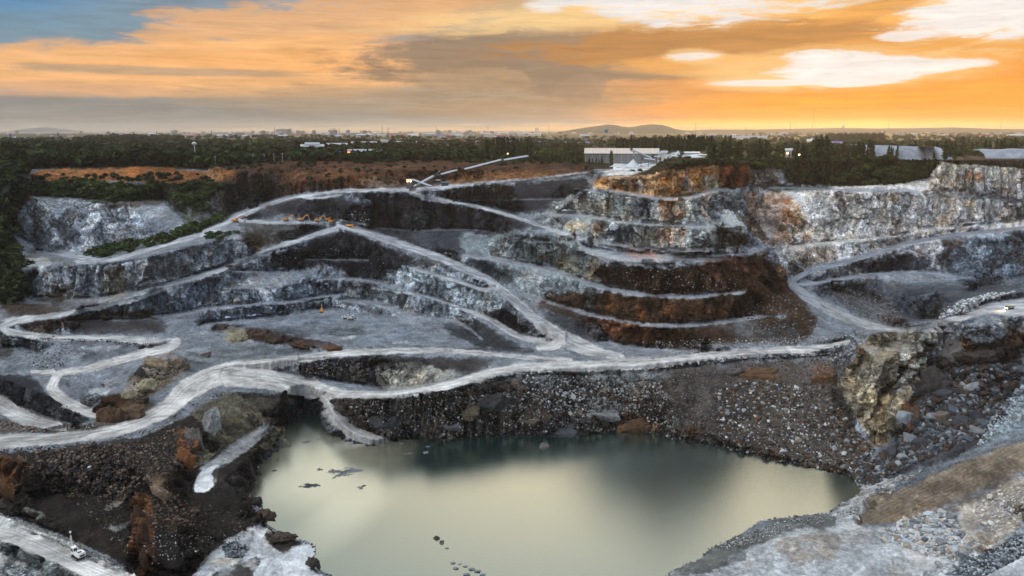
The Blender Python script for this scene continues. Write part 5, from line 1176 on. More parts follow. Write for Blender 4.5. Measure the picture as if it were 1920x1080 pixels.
# ------------------------------------------------------------------ plants
def leaf_mat(name, a, b):
    m, nt, P = new_mat(name); P.inputs['Roughness'].default_value = .8; P.inputs['Specular IOR Level'].default_value = .12
    at = nd(nt, 'ShaderNodeVertexColor', layer_name='Col'); oi = nd(nt, 'ShaderNodeObjectInfo')
    mr = nd(nt, 'ShaderNodeMapRange'); mr.inputs[3].default_value = .45; mr.inputs[4].default_value = 1.1; nt.links.new(oi.outputs['Random'], mr.inputs[0])
    v = nd(nt, 'ShaderNodeVectorMath', operation='SCALE'); nt.links.new(at.outputs[0], v.inputs[0]); nt.links.new(mr.outputs[0], v.inputs[3]); nt.links.new(v.outputs[0], P.inputs['Base Color'])
    return m
MLEAF = leaf_mat('foliage', None, None)
MBARK = mat('bark', (.06, .045, .035), .9, .1, noise=.3, nscale=2)
def leaves(r, pts, nrm, size, c0, c1):
    """pts centres, one ragged quad each"""
    n = len(pts); a = r.normal(size=(n, 3)); b = np.cross(a, nrm+r.normal(size=(n, 3))*.5)
    b /= np.linalg.norm(b, axis=1)[:, None]+1e-9; a = np.cross(b, nrm+r.normal(size=(n, 3))*.6); a /= np.linalg.norm(a, axis=1)[:, None]+1e-9
    s = size*r.uniform(.5, 1.3, (n, 1)); k = r.uniform(.6, 1.3, (n, 4, 1))
    V = np.stack([pts+(-a-b)*s*k[:, 0], pts+(a-b)*s*k[:, 1], pts+(a+b)*s*k[:, 2], pts+(-a+b)*s*k[:, 3]], 1).reshape(-1, 3)
    F_ = np.arange(4*n).reshape(n, 4); t = r.rand(n, 1); C_ = np.repeat(np.array(c0)*(1-t)+np.array(c1)*t, 4, 0)
    return V, F_, C_
def bushy(seed, n=190, lobes=7, flatn=.75):
    r = np.random.RandomState(seed); cs = [(r.normal()*.26, r.normal()*.26, .5+r.normal()*.16, r.uniform(.25, .42)) for _ in range(lobes)]; P = []; Nn = []
    for i in range(n):
        c = cs[r.randint(lobes)]; d = r.normal(size=3); d /= np.linalg.norm(d)
        if d[2] < -.5: d[2] *= -.6
        P.append((c[0]+d[0]*c[3], c[1]+d[1]*c[3], max(.06, c[2]*flatn+d[2]*c[3]*flatn))); Nn.append(d)
    return leaves(r, np.array(P), np.array(Nn), .085, (.018, .034, .008), (.075, .11, .026))
def conifer(seed, n=210, wide=.13):
    r = np.random.RandomState(seed); h = r.uniform(.08, 1, n)**.8; ang = r.uniform(0, 6.3, n)
    prof = np.minimum(1, (1.03-h)*1.9)*(.55+.45*np.sin(h*23+seed+np.cos(ang*2))**2); rad = wide*prof*r.uniform(.35, 1.15, n)
    P = np.stack([rad*np.cos(ang)+.05*h*math.sin(seed), rad*np.sin(ang), h], 1); Nn = np.stack([np.cos(ang), np.sin(ang), .3+0*h], 1)
    V, F_, C_ = leaves(r, P, Nn, .034, (.016, .028, .010), (.055, .070, .026))
    return V, F_, C_
def trunk_mesh(h, r0):
    b = MB(); b.tube((0, 0, -.03), (0.01, 0, h*.55), r0, r0*.6, 6); b.tube((.01, 0, h*.55), (.0, .02, h), r0*.6, r0*.2, 5)
    for a in range(4): t = a*1.6; b.tube((0, 0, h*(.35+.1*a)), (.16*math.cos(t), .16*math.sin(t), h*(.55+.1*a)), r0*.4, r0*.15, 4)
    return b.mesh('trunk', MBARK)
BU = [mesh_np('crown', *x[:2], MLEAF, False, x[2]) for x in (bushy(20+i) for i in range(6))]
CO = [mesh_np('crown', *x[:2], MLEAF, False, x[2]) for x in (conifer(40+i) for i in range(6))]
TB, TC = trunk_mesh(.6, .035), trunk_mesh(.95, .012)
cnt = dict(bush=0, con=0)
def plant(kind, u, v, px, label, group, wid=1.):
    g = gp(u, v); s = px*math.hypot(g[0], g[1])/FOC
    o = bpy.data.objects.new('conifer_tree' if kind == 'con' else ('shrub' if kind == 'shrub' else 'broadleaf_tree'), None); COL.objects.link(o)
    o.location = (g[0], g[1], g[2]-.02*s); o.scale = (s*wid, s*wid, s); o.rotation_euler = (0, 0, rnd.uniform(0, 6.3)); tag(o, label, 'shrub' if kind == 'shrub' else 'tree', group)
    c = link('crown', rnd.choice(CO if kind == 'con' else BU), o); t = link('trunk', TC if kind == 'con' else TB, o); cnt['con' if kind == 'con' else 'bush'] += 1
    return o
def scatter(kind, s, n, lo, hi, label, group, wid=1.):
    P = parse(s); a = [p[0] for p in P]; b = [p[1] for p in P]
    L = []
    for k in range(n):
        for _ in range(50):
            u, v = rnd.uniform(min(a), max(a)), rnd.uniform(min(b), max(b))
            if inside(u, v, P): L.append((u, v)); break
    for u, v in L: plant(kind, u, v, rnd.uniform(lo, hi), label, group, wid)
T = 'dark casuarina tree '
scatter('con', '1325 296, 1388 296, 1388 302, 1325 302', 20, 30, 42, T+'in the tall clump just right of the bare hill', 'casuarinas right of the bare hill')
scatter('con', '1405 297, 1442 297, 1442 303, 1405 303', 12, 26, 38, T+'in the clump left of the small lit shed', 'casuarinas left of the small lit shed')
scatter('con', '1490 298, 1520 298, 1520 304, 1490 304', 7, 24, 34, T+'in the clump right of the small lit shed', 'casuarinas right of the small lit shed')
scatter('con', '1524 306, 1556 304, 1556 310, 1524 312', 12, 34, 52, T+'in the tallest clump on the right rim', 'casuarinas of the tallest clump')
scatter('con', '1558 300, 1640 298, 1640 304, 1558 306', 20, 24, 36, T+'in the row right of the tallest clump', 'casuarinas right of the tallest clump')
scatter('con', '1465 335, 1560 340, 1560 346, 1478 343', 26, 24, 38, T+'on the overgrown shelf below the rim', 'casuarinas on the overgrown shelf')
scatter('con', '1655 296, 1682 296, 1682 301, 1655 301', 5, 20, 26, T+'standing before the grey spoil bank', 'casuarinas before the spoil bank')
scatter('con', '1745 300, 1790 300, 1790 303, 1745 303', 9, 24, 32, T+'at the right end of the grey spoil bank', 'casuarinas at the end of the spoil bank')
scatter('con', '1790 290, 1935 288, 1935 297, 1790 299', 24, 18, 28, T+'in the thin row on the far right rim', 'casuarinas on the far right rim')
scatter('con', '910 296, 1004 296, 1004 302, 910 302', 34, 30, 41, T+'in the dense grove behind the conveyor head', 'casuarinas behind the conveyor head')
scatter('con', '1012 303, 1095 303, 1095 309, 1012 309', 18, 16, 28, T+'in the loose row left of the warehouse', 'casuarinas left of the warehouse')
scatter('con', '1140 308, 1150 308, 1150 311, 1140 311', 2, 24, 28, T+'in front of the warehouse wall', 'casuarinas in front of the warehouse')
scatter('con', '1100 309, 1132 309, 1132 312, 1100 312', 8, 12, 18, 'low dark casuarina along the foot of the warehouse wall', 'low casuarinas along the warehouse')
scatter('con', '1160 284, 1330 282, 1330 290, 1160 290', 44, 22, 30, T+'in the long windbreak behind the warehouse', 'casuarinas of the windbreak')
scatter('con', '80 290, 130 290, 130 298, 80 298', 10, 18, 25, T+'in the left distance beyond the orange scarp', 'casuarinas beyond the orange scarp')
scatter('con', '165 288, 192 288, 192 296, 165 296', 7, 18, 24, T+'in the small clump beside the rounded woods', 'casuarinas beside the rounded woods')
scatter('shrub', '55 352, 130 344, 220 346, 310 358, 300 371, 200 377, 150 370, 60 368', 78, 9, 17, 'round green shrub on the plateau above the pale rock dome', 'shrubs on the plateau above the dome', 1.25)
scatter('shrub', '300 344, 420 344, 440 360, 350 366, 300 358', 16, 8, 14, 'green shrub on the slope right of the shrub plateau', 'shrubs right of the plateau', 1.25)
scatter('shrub', '325 366, 385 370, 400 390, 388 402, 345 392', 18, 10, 18, 'shrub in the gully right of the pale rock dome', 'shrubs in the gully', 1.2)
scatter('shrub', '160 478, 205 465, 283 452, 345 430, 415 408, 424 416, 345 446, 260 470, 195 483', 56, 9, 16, 'green shrub in the band between the dome and the haul road', 'shrubs between dome and haul road', 1.25)
scatter('shrub', '378 446, 400 437, 450 435, 452 444, 400 452', 14, 7, 12, 'shrub on top of the grey cliff beside the haul road', 'shrubs on the grey cliff top', 1.25)
scatter('shrub', '1565 330, 1620 316, 1700 310, 1758 312, 1742 333, 1680 346, 1570 348', 60, 8, 15, 'shrub on the overgrown shelf of the right rim', 'shrubs on the overgrown shelf', 1.25)
scatter('shrub', '1185 322, 1240 300, 1270 290, 1300 295, 1260 310, 1215 326', 14, 4, 8, 'small shrub on the slope of the bare hill', 'shrubs on the bare hill', 1.2)
scatter('shrub', '890 300, 975 300, 985 306, 930 312, 895 306', 12, 8, 13, 'shrub on the rim under the conveyor head', 'shrubs under the conveyor head', 1.2)
scatter('shrub', '1400 305, 1470 305, 1462 318, 1420 314', 12, 7, 12, 'shrub on the rim left of the overgrown shelf', 'shrubs left of the overgrown shelf', 1.2)
# everything farther off reads as one wood
def wood(name, label, samples, protoB, protoC):
    Vs, Fs, Cs = [], [], []; b = 0; r = np.random.RandomState(77)
    for (u, v, px, con, dark) in samples:
        x, y, z = gp(u, v); s = px*math.hypot(x, y)/FOC; V, F_, C_ = (protoC if con else protoB)[r.randint(5)]
        t = r.uniform(0, 6.3); c, sn = math.cos(t), math.sin(t); w = s*(1.0 if con else r.uniform(1.2, 1.7))
        Q = np.stack([(V[:, 0]*c-V[:, 1]*sn)*w, (V[:, 0]*sn+V[:, 1]*c)*w, V[:, 2]*s], 1)+np.array((x, y, z-.03*s)); Vs.append(Q); Fs.append(F_+b); b += len(V); Cs.append(C_*r.uniform(.6, 1.35)*dark)
    o = link(name, mesh_np(name, np.concatenate(Vs), np.concatenate(Fs), MLEAF2, False, np.concatenate(Cs))); o['kind'] = 'stuff'; tag(o, label, 'woodland'); return o
MLEAF2 = att_mat('woodland_leaves', .8, .1)
pB = [leaves(np.random.RandomState(60+i), *(lambda q: (q[0], q[1]))((lambda d: (np.stack([d[:, 0]*.42, d[:, 1]*.42, .35+d[:, 2]*.33], 1), d))((lambda r: (lambda e: e/np.linalg.norm(e, axis=1)[:, None]*r.uniform(.75, 1.1, (len(e), 1)))(r.normal(size=(44, 3))))(np.random.RandomState(80+i)))), .15, (.018, .032, .008), (.065, .09, .025)) for i in range(5)]
pC = [conifer(90+i, 60, .15) for i in range(5)]
pC = [((lambda V: (V.reshape(-1, 4, 3)-V.reshape(-1, 4, 3).mean(1, keepdims=True))*1.7+V.reshape(-1, 4, 3).mean(1, keepdims=True))(V).reshape(-1, 3), F_, C_) for V, F_, C_ in pC]
sm = []; r = np.random.RandomState(21)
def woods(s, n, lo, hi, con=.15, dark=1.):
    P = parse(s); a = [p[0] for p in P]; b = [p[1] for p in P]; k = 0
    while k < n:
        u, v = r.uniform(min(a), max(a)), r.uniform(min(b), max(b))
        if inside(u, v, P): q = .5+.5*math.sin(u*.021+v*.5)*math.sin(u*.0073+1); q *= 1.7 if r.rand() < .05 else 1; sm.append((u, v, lo+(hi-lo)*(r.rand()**1.5)*(.5+1.0*q), r.rand() < con, dark*(.45+.75*q)*(.62 if u < 900 else .85))); k += 1
rs2 = np.random.RandomState(9)
woods('-200 284, 420 284, 520 289, 640 290, 900 291, 1100 297, 1100 303, 1000 300, 640 300, 520 301, 400 308, 300 309, 60 310, -200 322', 900, 10, 20, .12)
woods('-200 274, 1100 274, 1100 292, 1000 292, -200 290', 900, 7, 14, .15)
woods('-200 264, 2120 264, 2120 276, -200 276', 1300, 4.5, 9, .1)
woods('280 256, 2120 256, 2120 266, 280 266', 950, 3, 6, .1); woods('-200 262, 280 260, 280 268, -200 268', 170, 3, 6, .1)
woods('1400 250, 2120 250, 2120 257, 1400 257', 500, 2, 4, .1)
woods('250 254, 600 253, 600 258, 250 258', 200, 2, 4, .1)
woods('1330 276, 2120 276, 2120 290, 1330 296', 420, 9, 17, .35)
woods('160 258, 250 256, 340 258, 340 264, 160 266', 130, 5, 8, .1, .7)
woods('-200 300, 40 306, 58 330, 46 372, 20 420, 10 460, 50 500, 55 545, 30 566, -60 572, -200 580', 620, 12, 24, .04)
woods('200 296, 300 296, 295 308, 200 306', 60, 14, 24, 0); woods('235 298, 420 298, 420 308, 300 312', 110, 12, 20, .1)
woods('1660 300, 1680 300, 1680 304, 1650 304', 6, 12, 16, 0); woods('1405 300, 1660 300, 1660 306, 1405 306', 90, 7, 14, .2)
woods('1546 260, 1656 260, 1656 264, 1546 264', 260, 9, 11, 1, .6)
woods('1155 281, 1340 279, 1340 284, 1155 286', 200, 18, 25, 1, .7)
woods('400 302, 520 299, 900 297, 1090 303, 1090 308, 900 305, 640 308, 520 310, 420 322', 170, 4, 10, .1, .9)
woods('440 320, 560 310, 900 308, 1000 316, 880 335, 640 345, 480 360', 110, 3, 7, .0, .9)
woods('60 330, 390 326, 400 345, 70 345', 70, 5, 10, 0); woods('440 345, 520 360, 480 392, 440 385', 50, 4, 8, 0, .8)
woods('1240 300, 1400 300, 1400 312, 1330 306, 1250 318', 50, 4, 8, 0)
wood('woodland', 'dark green woodland covering the plain around the pit', sm, pB, pC)
# scrub and grass on the edges
print('trees', cnt, len(sm))

# ------------------------------------------------------------------ buildings
WHT = mat('white_render', (.62, .60, .56), .8, noise=.12, nscale=.3); PALEW = mat('cream_render', (.50, .45, .38), .8, noise=.15, nscale=.3); GRYB = mat('grey_concrete', (.30, .30, .30), .85, noise=.2, nscale=.3)
REDR = mat('red_roof', (.30, .07, .045), .7, noise=.2, nscale=.5); BLUR = mat('blue_roof', (.05, .09, .30), .5, noise=.2, nscale=.5); GRYR = mat('grey_metal_roof', (.36, .38, .40), .45, .5, noise=.15, nscale=.3)
GLS = mat('dark_window', (.03, .035, .04), .2, .5); TANR = mat('tan_sheet_roof', (.55, .46, .38), .6, noise=.08, nscale=.2); GRNR = mat('green_roof', (.10, .30, .14), .6)
STEEL = mat('galvanised_steel', (.42, .44, .47), .5, .4, noise=.15, nscale=.5); DSTEEL = mat('dark_steel', (.06, .065, .07), .6, .3); YEL = mat('yellow_frame', (.42, .34, .10), .6)
CLAD = mat('grey_translucent_sheet', (.17, .19, .21), .5, .4, noise=.12, nscale=.25); LAMPW = mat('warm_lamp', (.8, .6, .3), emit=(1, .62, .25), es=14.); LAMPR = mat('red_lamp', (.8, .2, .1), emit=(1, .14, .04), es=14.)
def wins(b, w, d, z0, h, nf, n, face=-1):
    """rows of windows proud of the wall facing the viewer and the left side"""
    for k in range(nf):
        zc = z0+(k+.55)*h/nf
        for i in range(n): b.box((-w/2+(i+.5)*w/n, -d/2-.02, zc), (w/n*.55, .12, h/nf*.5))
def place(u, v, y=None):
    g = pt(u, v, 0.0) if v < 266 else gp(u, v)
    return g, math.hypot(g[0], g[1])/FOC
def proto_house(roofm, wallm, w, d, h, rh):
    o = bpy.data.objects.new('town_building', None); COL.objects.link(o)
    b = MB(); b.box((0, 0, h/2-1), (w, d, h+2)); b.build('wall', wallm, o)
    r = MB(); r.prism([(-d/2-.6, h-.1), (d/2+.6, h-.1), (0, h+rh)], -w/2-.6, w/2+.6); me = r.mesh('roof', roofm); q = link('roof', me, o); q.rotation_euler = (0, 0, math.pi/2)
    s = MB(); wins(s, w, d, 0, h, max(1, int(h/4)), max(3, int(w/5))); s.build('window', GLS, o); return o
def proto_block(wallm, w, d, h, nf, n, pent=True):
    o = bpy.data.objects.new('town_building', None); COL.objects.link(o)
    b = MB(); b.box((0, 0, h/2-1), (w, d, h+2)); b.box((0, 0, h+.6), (w+.8, d+.8, 1.1)); b.build('wall', wallm, o)
    if pent: p = MB(); p.box((w*.1, 0, h+2.8), (w*.35, d*.5, 3.4)); p.box((-w*.3, 0, h+2.2), (w*.12, d*.3, 2.2)); p.build('roof_room', wallm, o)
    s = MB(); wins(s, w, d, 0, h, nf, n); s.build('window', GLS, o); return o
PR = [proto_house(REDR, WHT, 22, 14, 5, 3.5), proto_house(BLUR, WHT, 30, 16, 5, 3), proto_house(GRYR, WHT, 60, 26, 7, 4), proto_house(GRYR, PALEW, 38, 20, 6, 4), proto_block(WHT, 26, 16, 12, 4, 8), proto_block(PALEW, 34, 16, 17, 5, 10), proto_block(GRYB, 22, 16, 22, 7, 7), proto_block(WHT, 48, 14, 10, 3, 14)]
rt = random.Random(4)
def tb(k, u, v, sc, label=None, group='low buildings of the distant town', first={}):
    g, s = place(u, v); label = label or 'low building among the many of the distant hazy town'
    if k not in first: first[k] = PR[k]; o = PR[k]; o.location = g; o.rotation_euler = (0, 0, rt.uniform(-.5, .5)); o.scale = (sc,)*3; tag(o, label, 'building', group)
    else: o = dup(PR[k], g, rt.uniform(-.5, .5), label, sc, group)
    if group is None and 'group' in o: del o['group']
    return o
for k in range(8): tb(k, 700+k*37, 254, 1.)
for i in range(255):
    u = rt.choice([rt.uniform(200, 1100), rt.uniform(400, 1000), rt.uniform(-60, 1990)]); v = 248.6+rt.random()**1.6*9
    if u < 250 and v < 251: v += 2
    near_ = v > 254.5; k = rt.choice([0, 1, 2, 3, 7, 0, 3] if near_ else [4, 5, 6, 7, 2, 3, 4])
    tb(k, u, v, rt.uniform(.7, 1.3)*(1. if near_ else 1.05))
# tall landmarks of the skyline
def tower(u0, u1, vt, vb, label, wallm=GRYB, extra=None):
    uc = (u0+u1)/2; g, s = place(uc, vb); w = (u1-u0)*s; h = (vb-vt)*s
    o = thing('town_building', label, 'building', g); b = MB(); b.box((0, 0, h/2-2), (w, w*.5, h+4)); b.build('wall', wallm, o)
    r = MB(); r.box((w*.12, 0, h+h*.06), (w*.3, w*.3, h*.12)); r.box((-w*.25, 0, h+h*.04), (w*.18, w*.2, h*.08)); r.build('roof_room', wallm, o)
    q = MB(); wins(q, w, w*.5, 0, h, max(3, int(h/5)), max(3, int(w/6))); q.build('window', GLS, o); return o
for a in ((519, 540, 243, 250.5, 'wide grey hotel slab tallest on the skyline left of centre'), (541, 547, 242.5, 250.5, 'narrow dark tower touching the wide hotel slab'), (487, 500, 247, 251, 'stepped building left of the wide hotel slab'), (561, 572, 246, 251, 'pale block right of the wide hotel slab'),
          (617, 633, 244, 250.5, 'grey block with a crane on its roof'), (297, 305, 249.5, 254, 'leftmost of the three pale apartment towers'), (311, 320, 249, 254, 'middle of the three pale apartment towers', WHT), (323, 332, 249, 254, 'rightmost of the three pale apartment towers'),
          (343, 350, 248, 254, 'slim pale tower right of the three apartment towers', WHT), (1104, 1111, 239, 247, 'small square tower on the horizon left of the low hill'), (1003, 1010, 240, 247, 'small pale block on the horizon over the casuarina grove'), (36, 47, 258, 262, 'dark block at the far left of the skyline'),
          (438, 460, 249, 253, 'long low brick block on the skyline'), (413, 425, 248.5, 252, 'white block with a pitched top left of the brick block', WHT)):
    tower(*a)
# the crane on the grey block
g, s = place(628, 250.5); c = thing('tower_crane', 'tower crane over the grey block on the skyline', 'crane', (g[0], g[1]+20, 0)); h = 9*s
b = MB(); b.bar((0, 0, 0), (0, 0, h), 2.2); b.build('mast', DSTEEL, c); b = MB(); b.bar((-9*s, 0, h-1), (3*s, 0, h-1), 2., 1.8); b.bar((0, 0, h+4), (-6*s, 0, h-.6), .7); b.build('jib', DSTEEL, c)
# silo works with a pointed tower, right
g, s = place(1580, 248.5); o = thing('silo_works', 'pale silo works with a central tower on the right horizon', 'silo', g); b = MB()
for k in (-9, -5.5, 5.5, 9): b.lathe((k*s*.8, 0, -2), [(2.1*s, 0), (2.1*s, 6*s), (.3, 7.4*s)], 12)
b.build('silo', PALEW, o); b = MB(); b.box((0, 0, 5*s), (3.6*s, 4*s, 10*s)); b.box((0, 0, 11*s), (2.2*s, 3*s, 2.4*s)); b.bar((0, 0, 12*s), (0, 0, 15*s), 2.); b.build('tower', GRYB, o)
b = MB(); b.box((14*s, 6, 1.3*s), (18*s, 4*s, 2.6*s)); b.build('hall', WHT, o)
# masts and pylons
def mast(u, vt, vb, label, w=3.4):
    g, s = place(u, vb); h = (vb-vt)*s; o = thing('lattice_mast', label, 'mast', g); b = MB(); q = w/2
    for i in (-1, 1):
        for j in (-1, 1): b.bar((i*q, j*q, 0), (i*q*.3, j*q*.3, h), .5)
    n = 7
    for k in range(n):
        t0, t1 = k/n, (k+1)/n; a0, a1 = q*(1-.7*t0), q*(1-.7*t1)
        b.bar((-a0, -a0, h*t0), (a1, -a1, h*t1), .4); b.bar((a0, -a0, h*t0), (-a1, -a1, h*t1), .4)
    b.build('frame', DSTEEL, o)
    c = MB(); c.bar((-w*1.1, 0, h*.86), (w*1.1, 0, h*.86), .7); c.bar((-w*.9, 0, h*.74), (w*.9, 0, h*.74), .7); c.build('crossarm', DSTEEL, o); return o
for a in ((21, 253, 263, 'leftmost lattice mast of the skyline'), (110, 250, 262, 'lattice mast beside the island hill'), (206, 248, 258, 'lattice mast left of the town centre'), (294, 247, 256, 'lattice mast by the three apartment towers'), (397, 245, 256, 'lattice mast between the brick block and the slim tower'),
          (515, 239, 254, 'lattice mast left of the wide hotel slab'), (637, 241, 253, 'lattice mast right of the grey block with a crane'), (717, 237, 254, 'taller of the two masts standing close together'), (728, 240, 255, 'shorter of the two masts standing close together'),
          (818, 238, 253, 'lattice mast over the centre of the plain'), (915, 236, 252, 'lattice mast left of the casuarina grove'), (1029, 234, 251, 'lattice mast between the grove and the low hill'), (1156, 235, 252, 'lattice mast in front of the low hill'), (1304, 231, 251, 'lattice mast just right of the low hill', 4),
          (1398, 238, 252, 'stubby mast right of the low hill', 4), (1481, 231, 251, 'lattice mast left of the tallest thin mast', 4), (1665, 232, 250, 'lattice mast right of the silo works', 4), (1875, 227, 250, 'rightmost tall lattice mast', 4), (1892, 240, 249, 'short lattice mast at the far right of the skyline')):
    mast(*a)
mast(1523, 205, 250, 'tallest thin mast on the orange horizon', 2.6)
# water towers
def wtower(u, vt, vb, label, headm, hw, bul=True):
    g, s = place(u, vb); h = (vb-vt)*s; o = thing('water_tower', label, 'water tower', g); b = MB(); b.lathe((0, 0, -1), [(hw*s*.3, 0), (hw*s*.22, h*.8), (hw*s*.3, h*.84)], 12); b.build('shaft', WHT, o, True)
    t = MB()
    if bul: t.lathe((0, 0, h*.76), [(hw*s*.25, 0), (hw*s, h*.09), (hw*s, h*.16), (hw*s*.6, h*.23), (.2, h*.26)], 16)
    else: t.lathe((0, 0, h*.76), [(hw*s*.4, 0), (hw*s, h*.09), (hw*s, h*.24)], 16)
    t.build('tank', headm, o); return o
wtower(366, 269, 295, 'grey mushroom shaped water tower standing in the left woods', STEEL, 4)
wtower(1136, 244, 266, 'white water tower with a blue bowl above the warehouse', mat('blue_tank', (.04, .22, .48), .5), 3.6, False)
# sheds and halls on the plain
def hall(u0, u1, vb, ve, vr, label, roofm, wallm, depth, yaw=0., name='shed', z=None, rise_u=0):
    uc = (u0+u1)/2; g = gp(uc, vb); s = math.hypot(g[0], g[1])/FOC; w = (u1-u0)*s; he = (vb-ve)*s; hr = (vb-vr)*s
    rz = -math.atan2(g[0], g[1])+yaw; o = thing(name, label, 'building', (g[0], g[1], g[2]), rz); d = depth*s
    b = MB(); b.box((0, d/2, he/2-2), (w, d, he+4)); b.build('wall', wallm, o)
    r = MB(); q = .8; r.raw([(-w/2-q, -q, he), (w/2+q, -q, he), (w/2+q, d/2, hr), (-w/2-q, d/2, hr), (-w/2-q, d+q, he), (w/2+q, d+q, he)], [(0, 1, 2, 3), (3, 2, 5, 4), (0, 3, 4), (1, 5, 2), (0, 4, 5, 1)])
    r.build('roof', roofm, o); return o, w, d, he, hr, s
W, w, d, he, hr, s = hall(1098, 1232, 307, 288.5, 279, 'long warehouse with tan ribbed roof and grey walls behind the stockpile', TANR, CLAD, 26, name='warehouse')
for i in range(11): b = MB(); b.box((-w/2+.6+i*(w-1.2)/10, -.18, he/2-1), (.7, .36, he+1.6)); b.build('pillar', YEL, W)
for i in range(13):
    x = -w/2+i*w/12; b = MB(); b.bar((x, -.9, he+.18), (x, d/2, hr+.18), .45, .16); b.build('roof_rib', WHT, W)
b = MB(); b.box((0, -.12, he*.5), (w-1, .1, .35)); b.box((0, -.12, he*.25), (w-1, .1, .3)); b.build('wall_rail', GRYB, W)
b = MB(); b.box((0, -.95, he), (w+1.2, .3, .5)); b.build('gutter', STEEL, W)
hall(1233, 1244, 295, 288.5, 285, 'small white hut at the right end of the warehouse', GRYR, WHT, 8); hall(1240, 1250, 294, 286.5, 283, 'tiny hut behind the right end of the warehouse', GRYR, WHT, 7)
O, w, d, he, hr, s = hall(566, 606, 281, 275, 271, 'two tiered pavilion hall with pale roofs in the woods', GRYR, WHT, 14, name='hall')
b = MB(); b.raw([(-w*.33, d*.2, hr*.93), (w*.33, d*.2, hr*.93), (w*.33, d*.5, hr*1.32), (-w*.33, d*.5, hr*1.32), (-w*.33, d*.8, hr*.93), (w*.33, d*.8, hr*.93)], [(0, 1, 2, 3), (3, 2, 5, 4), (0, 3, 4), (1, 5, 2)]); b.build('upper_roof', GRYR, O)
b = MB()
for i in range(12): b.box((-w/2+(i+.5)*w/12, -.05, he*.5), (w/12*.5, .1, he*.5))
b.build('window', GLS, O)
hall(655, 686, 292.5, 288, 280, 'grey roofed shed with a tan gable, left of the pair', GRYR, PALEW, 12, .5); hall(688, 720, 292, 286.5, 280, 'grey roofed shed with a tan gable, right of the pair', GRYR, mat('tan_wall', (.5, .33, .18), .8), 16, .5)
hall(545, 640, 294, 291, 289, 'long low white roofed shed left of the red lamp', GRYR, WHT, 10); hall(597, 640, 288.5, 286, 284, 'low shed with a blue roof behind the long white one', BLUR, WHT, 8)
hall(614, 650, 276, 271.5, 268.5, 'long pale grey shed right of the pavilion hall', GRYR, GRYB, 8); hall(545, 565, 290, 288, 286, 'small blue roofed shed at the left end of the long white one', BLUR, WHT, 6)
hall(660, 705, 270, 267.5, 265.5, 'light roofed factory shed behind the grey sheds', GRYR, WHT, 6); hall(714, 728, 269, 263.5, 262.5, 'white three storey block behind the grey sheds', WHT, WHT, 8)
hall(745, 796, 267.5, 266, 264.5, 'long white roof strip in the middle distance', GRYR, WHT, 5); hall(771, 790, 290.5, 287, 283.5, 'red roofed house among the trees above the scarp', REDR, WHT, 12)
hall(807, 824, 278, 275, 272.5, 'blue roofed house in the middle distance', BLUR, WHT, 9); hall(793, 804, 275.5, 273, 271, 'small red roofed house beside the blue roofed one', REDR, WHT, 8); hall(822, 847, 277.5, 273.5, 272, 'grey flat block right of the blue roofed house', GRYR, GRYB, 8)
hall(834, 860, 293, 288.5, 287, 'open steel shed near the rim behind the conveyor', GRYR, DSTEEL, 10); hall(225, 243, 288, 284.5, 281, 'green roofed pavilion in the left woods', GRNR, WHT, 12)
hall(895, 915, 268, 266, 264.6, 'white roof left of the casuarina grove', GRYR, WHT, 5); hall(1028, 1046, 270, 268, 266, 'grey roofed hall right of the casuarina grove', GRYR, WHT, 5)
hall(1372, 1435, 261.5, 256.5, 255, 'long white factory with a taller left end on the right plain', GRYR, WHT, 6); hall(1372, 1379, 262.5, 253.5, 252.6, 'taller white end block of the right hand factory', WHT, WHT, 5)
hall(1520, 1530, 262.5, 260.5, 259, 'small white roofed house in front of the dark plantation, left', WHT, WHT, 6); hall(1514, 1528, 266.5, 264, 261.5, 'white domed hall left of the dark plantation', WHT, WHT, 8); hall(1560, 1588, 270, 267.5, 265.5, 'violet blue roofed shed below the dark plantation', mat('violet_roof', (.16, .14, .42), .5), WHT, 8)
hall(1473, 1483, 295, 283, 279.5, 'small grey shed with a lit doorway on the right rim', GRYR, GRYB, 10)
hall(1285, 1310, 290, 287, 284.5, 'flat white roofed plant shed left of the tall clump', WHT, WHT, 8); hall(1300, 1326, 293, 291, 289.6, 'low white plant shed in front of the flat roofed one', WHT, GRYB, 6)
for k in range(17):
    u = 860+k*14.5+rt.uniform(-3, 3); hall(u, u+11, 268+rt.uniform(-.7, .7), 266.3, 264.8, 'small house with a blue roof in the long row across the middle of the plain', BLUR, WHT, 5, name='house')[0]['group'] = 'blue roofed row houses'
for k in range(10):
    u = 842+k*9.5; hall(u, u+7, 266.3, 265, 263.6, 'small house with an orange red roof in the row behind the blue roofs', REDR, PALEW, 4, name='house')[0]['group'] = 'orange roofed row houses'
# lit lamps
def lamp(u, v, vb, label, m=LAMPW, r=.5, col=(1, .62, .28), pw=900):
    g = gp(u, vb); s = math.hypot(g[0], g[1])/FOC; h = (vb-v)*s; o = thing('street_lamp', label, 'lamp', g); b = MB(); b.tube((0, 0, -1), (0, 0, h), .18, .12, 8); b.bar((0, 0, h), (.0, -1.2, h+.1), .14); b.build('post', DSTEEL, o)
    b = MB(); b.lathe((0, -1.2, h-.35), [(r*.4, -r*.5), (r, 0), (r*.5, r*.5)], 10); b.build('lamp_head', m, o); return o
lamp(655, 286, 300, 'lamp glowing red beside the grey roofed sheds', LAMPR, 1.7); lamp(1475.5, 287.5, 295, 'lit lamp in front of the small grey shed on the right rim', r=.9); lamp(1497, 290, 299, 'lit lamp right of the small grey shed', r=.9); lamp(1608, 291, 300, 'lit lamp among the trees right of the tallest clump', r=.8)
lamp(952, 288, 304, 'lit lamp on a pole beside the upper conveyor', r=.7)
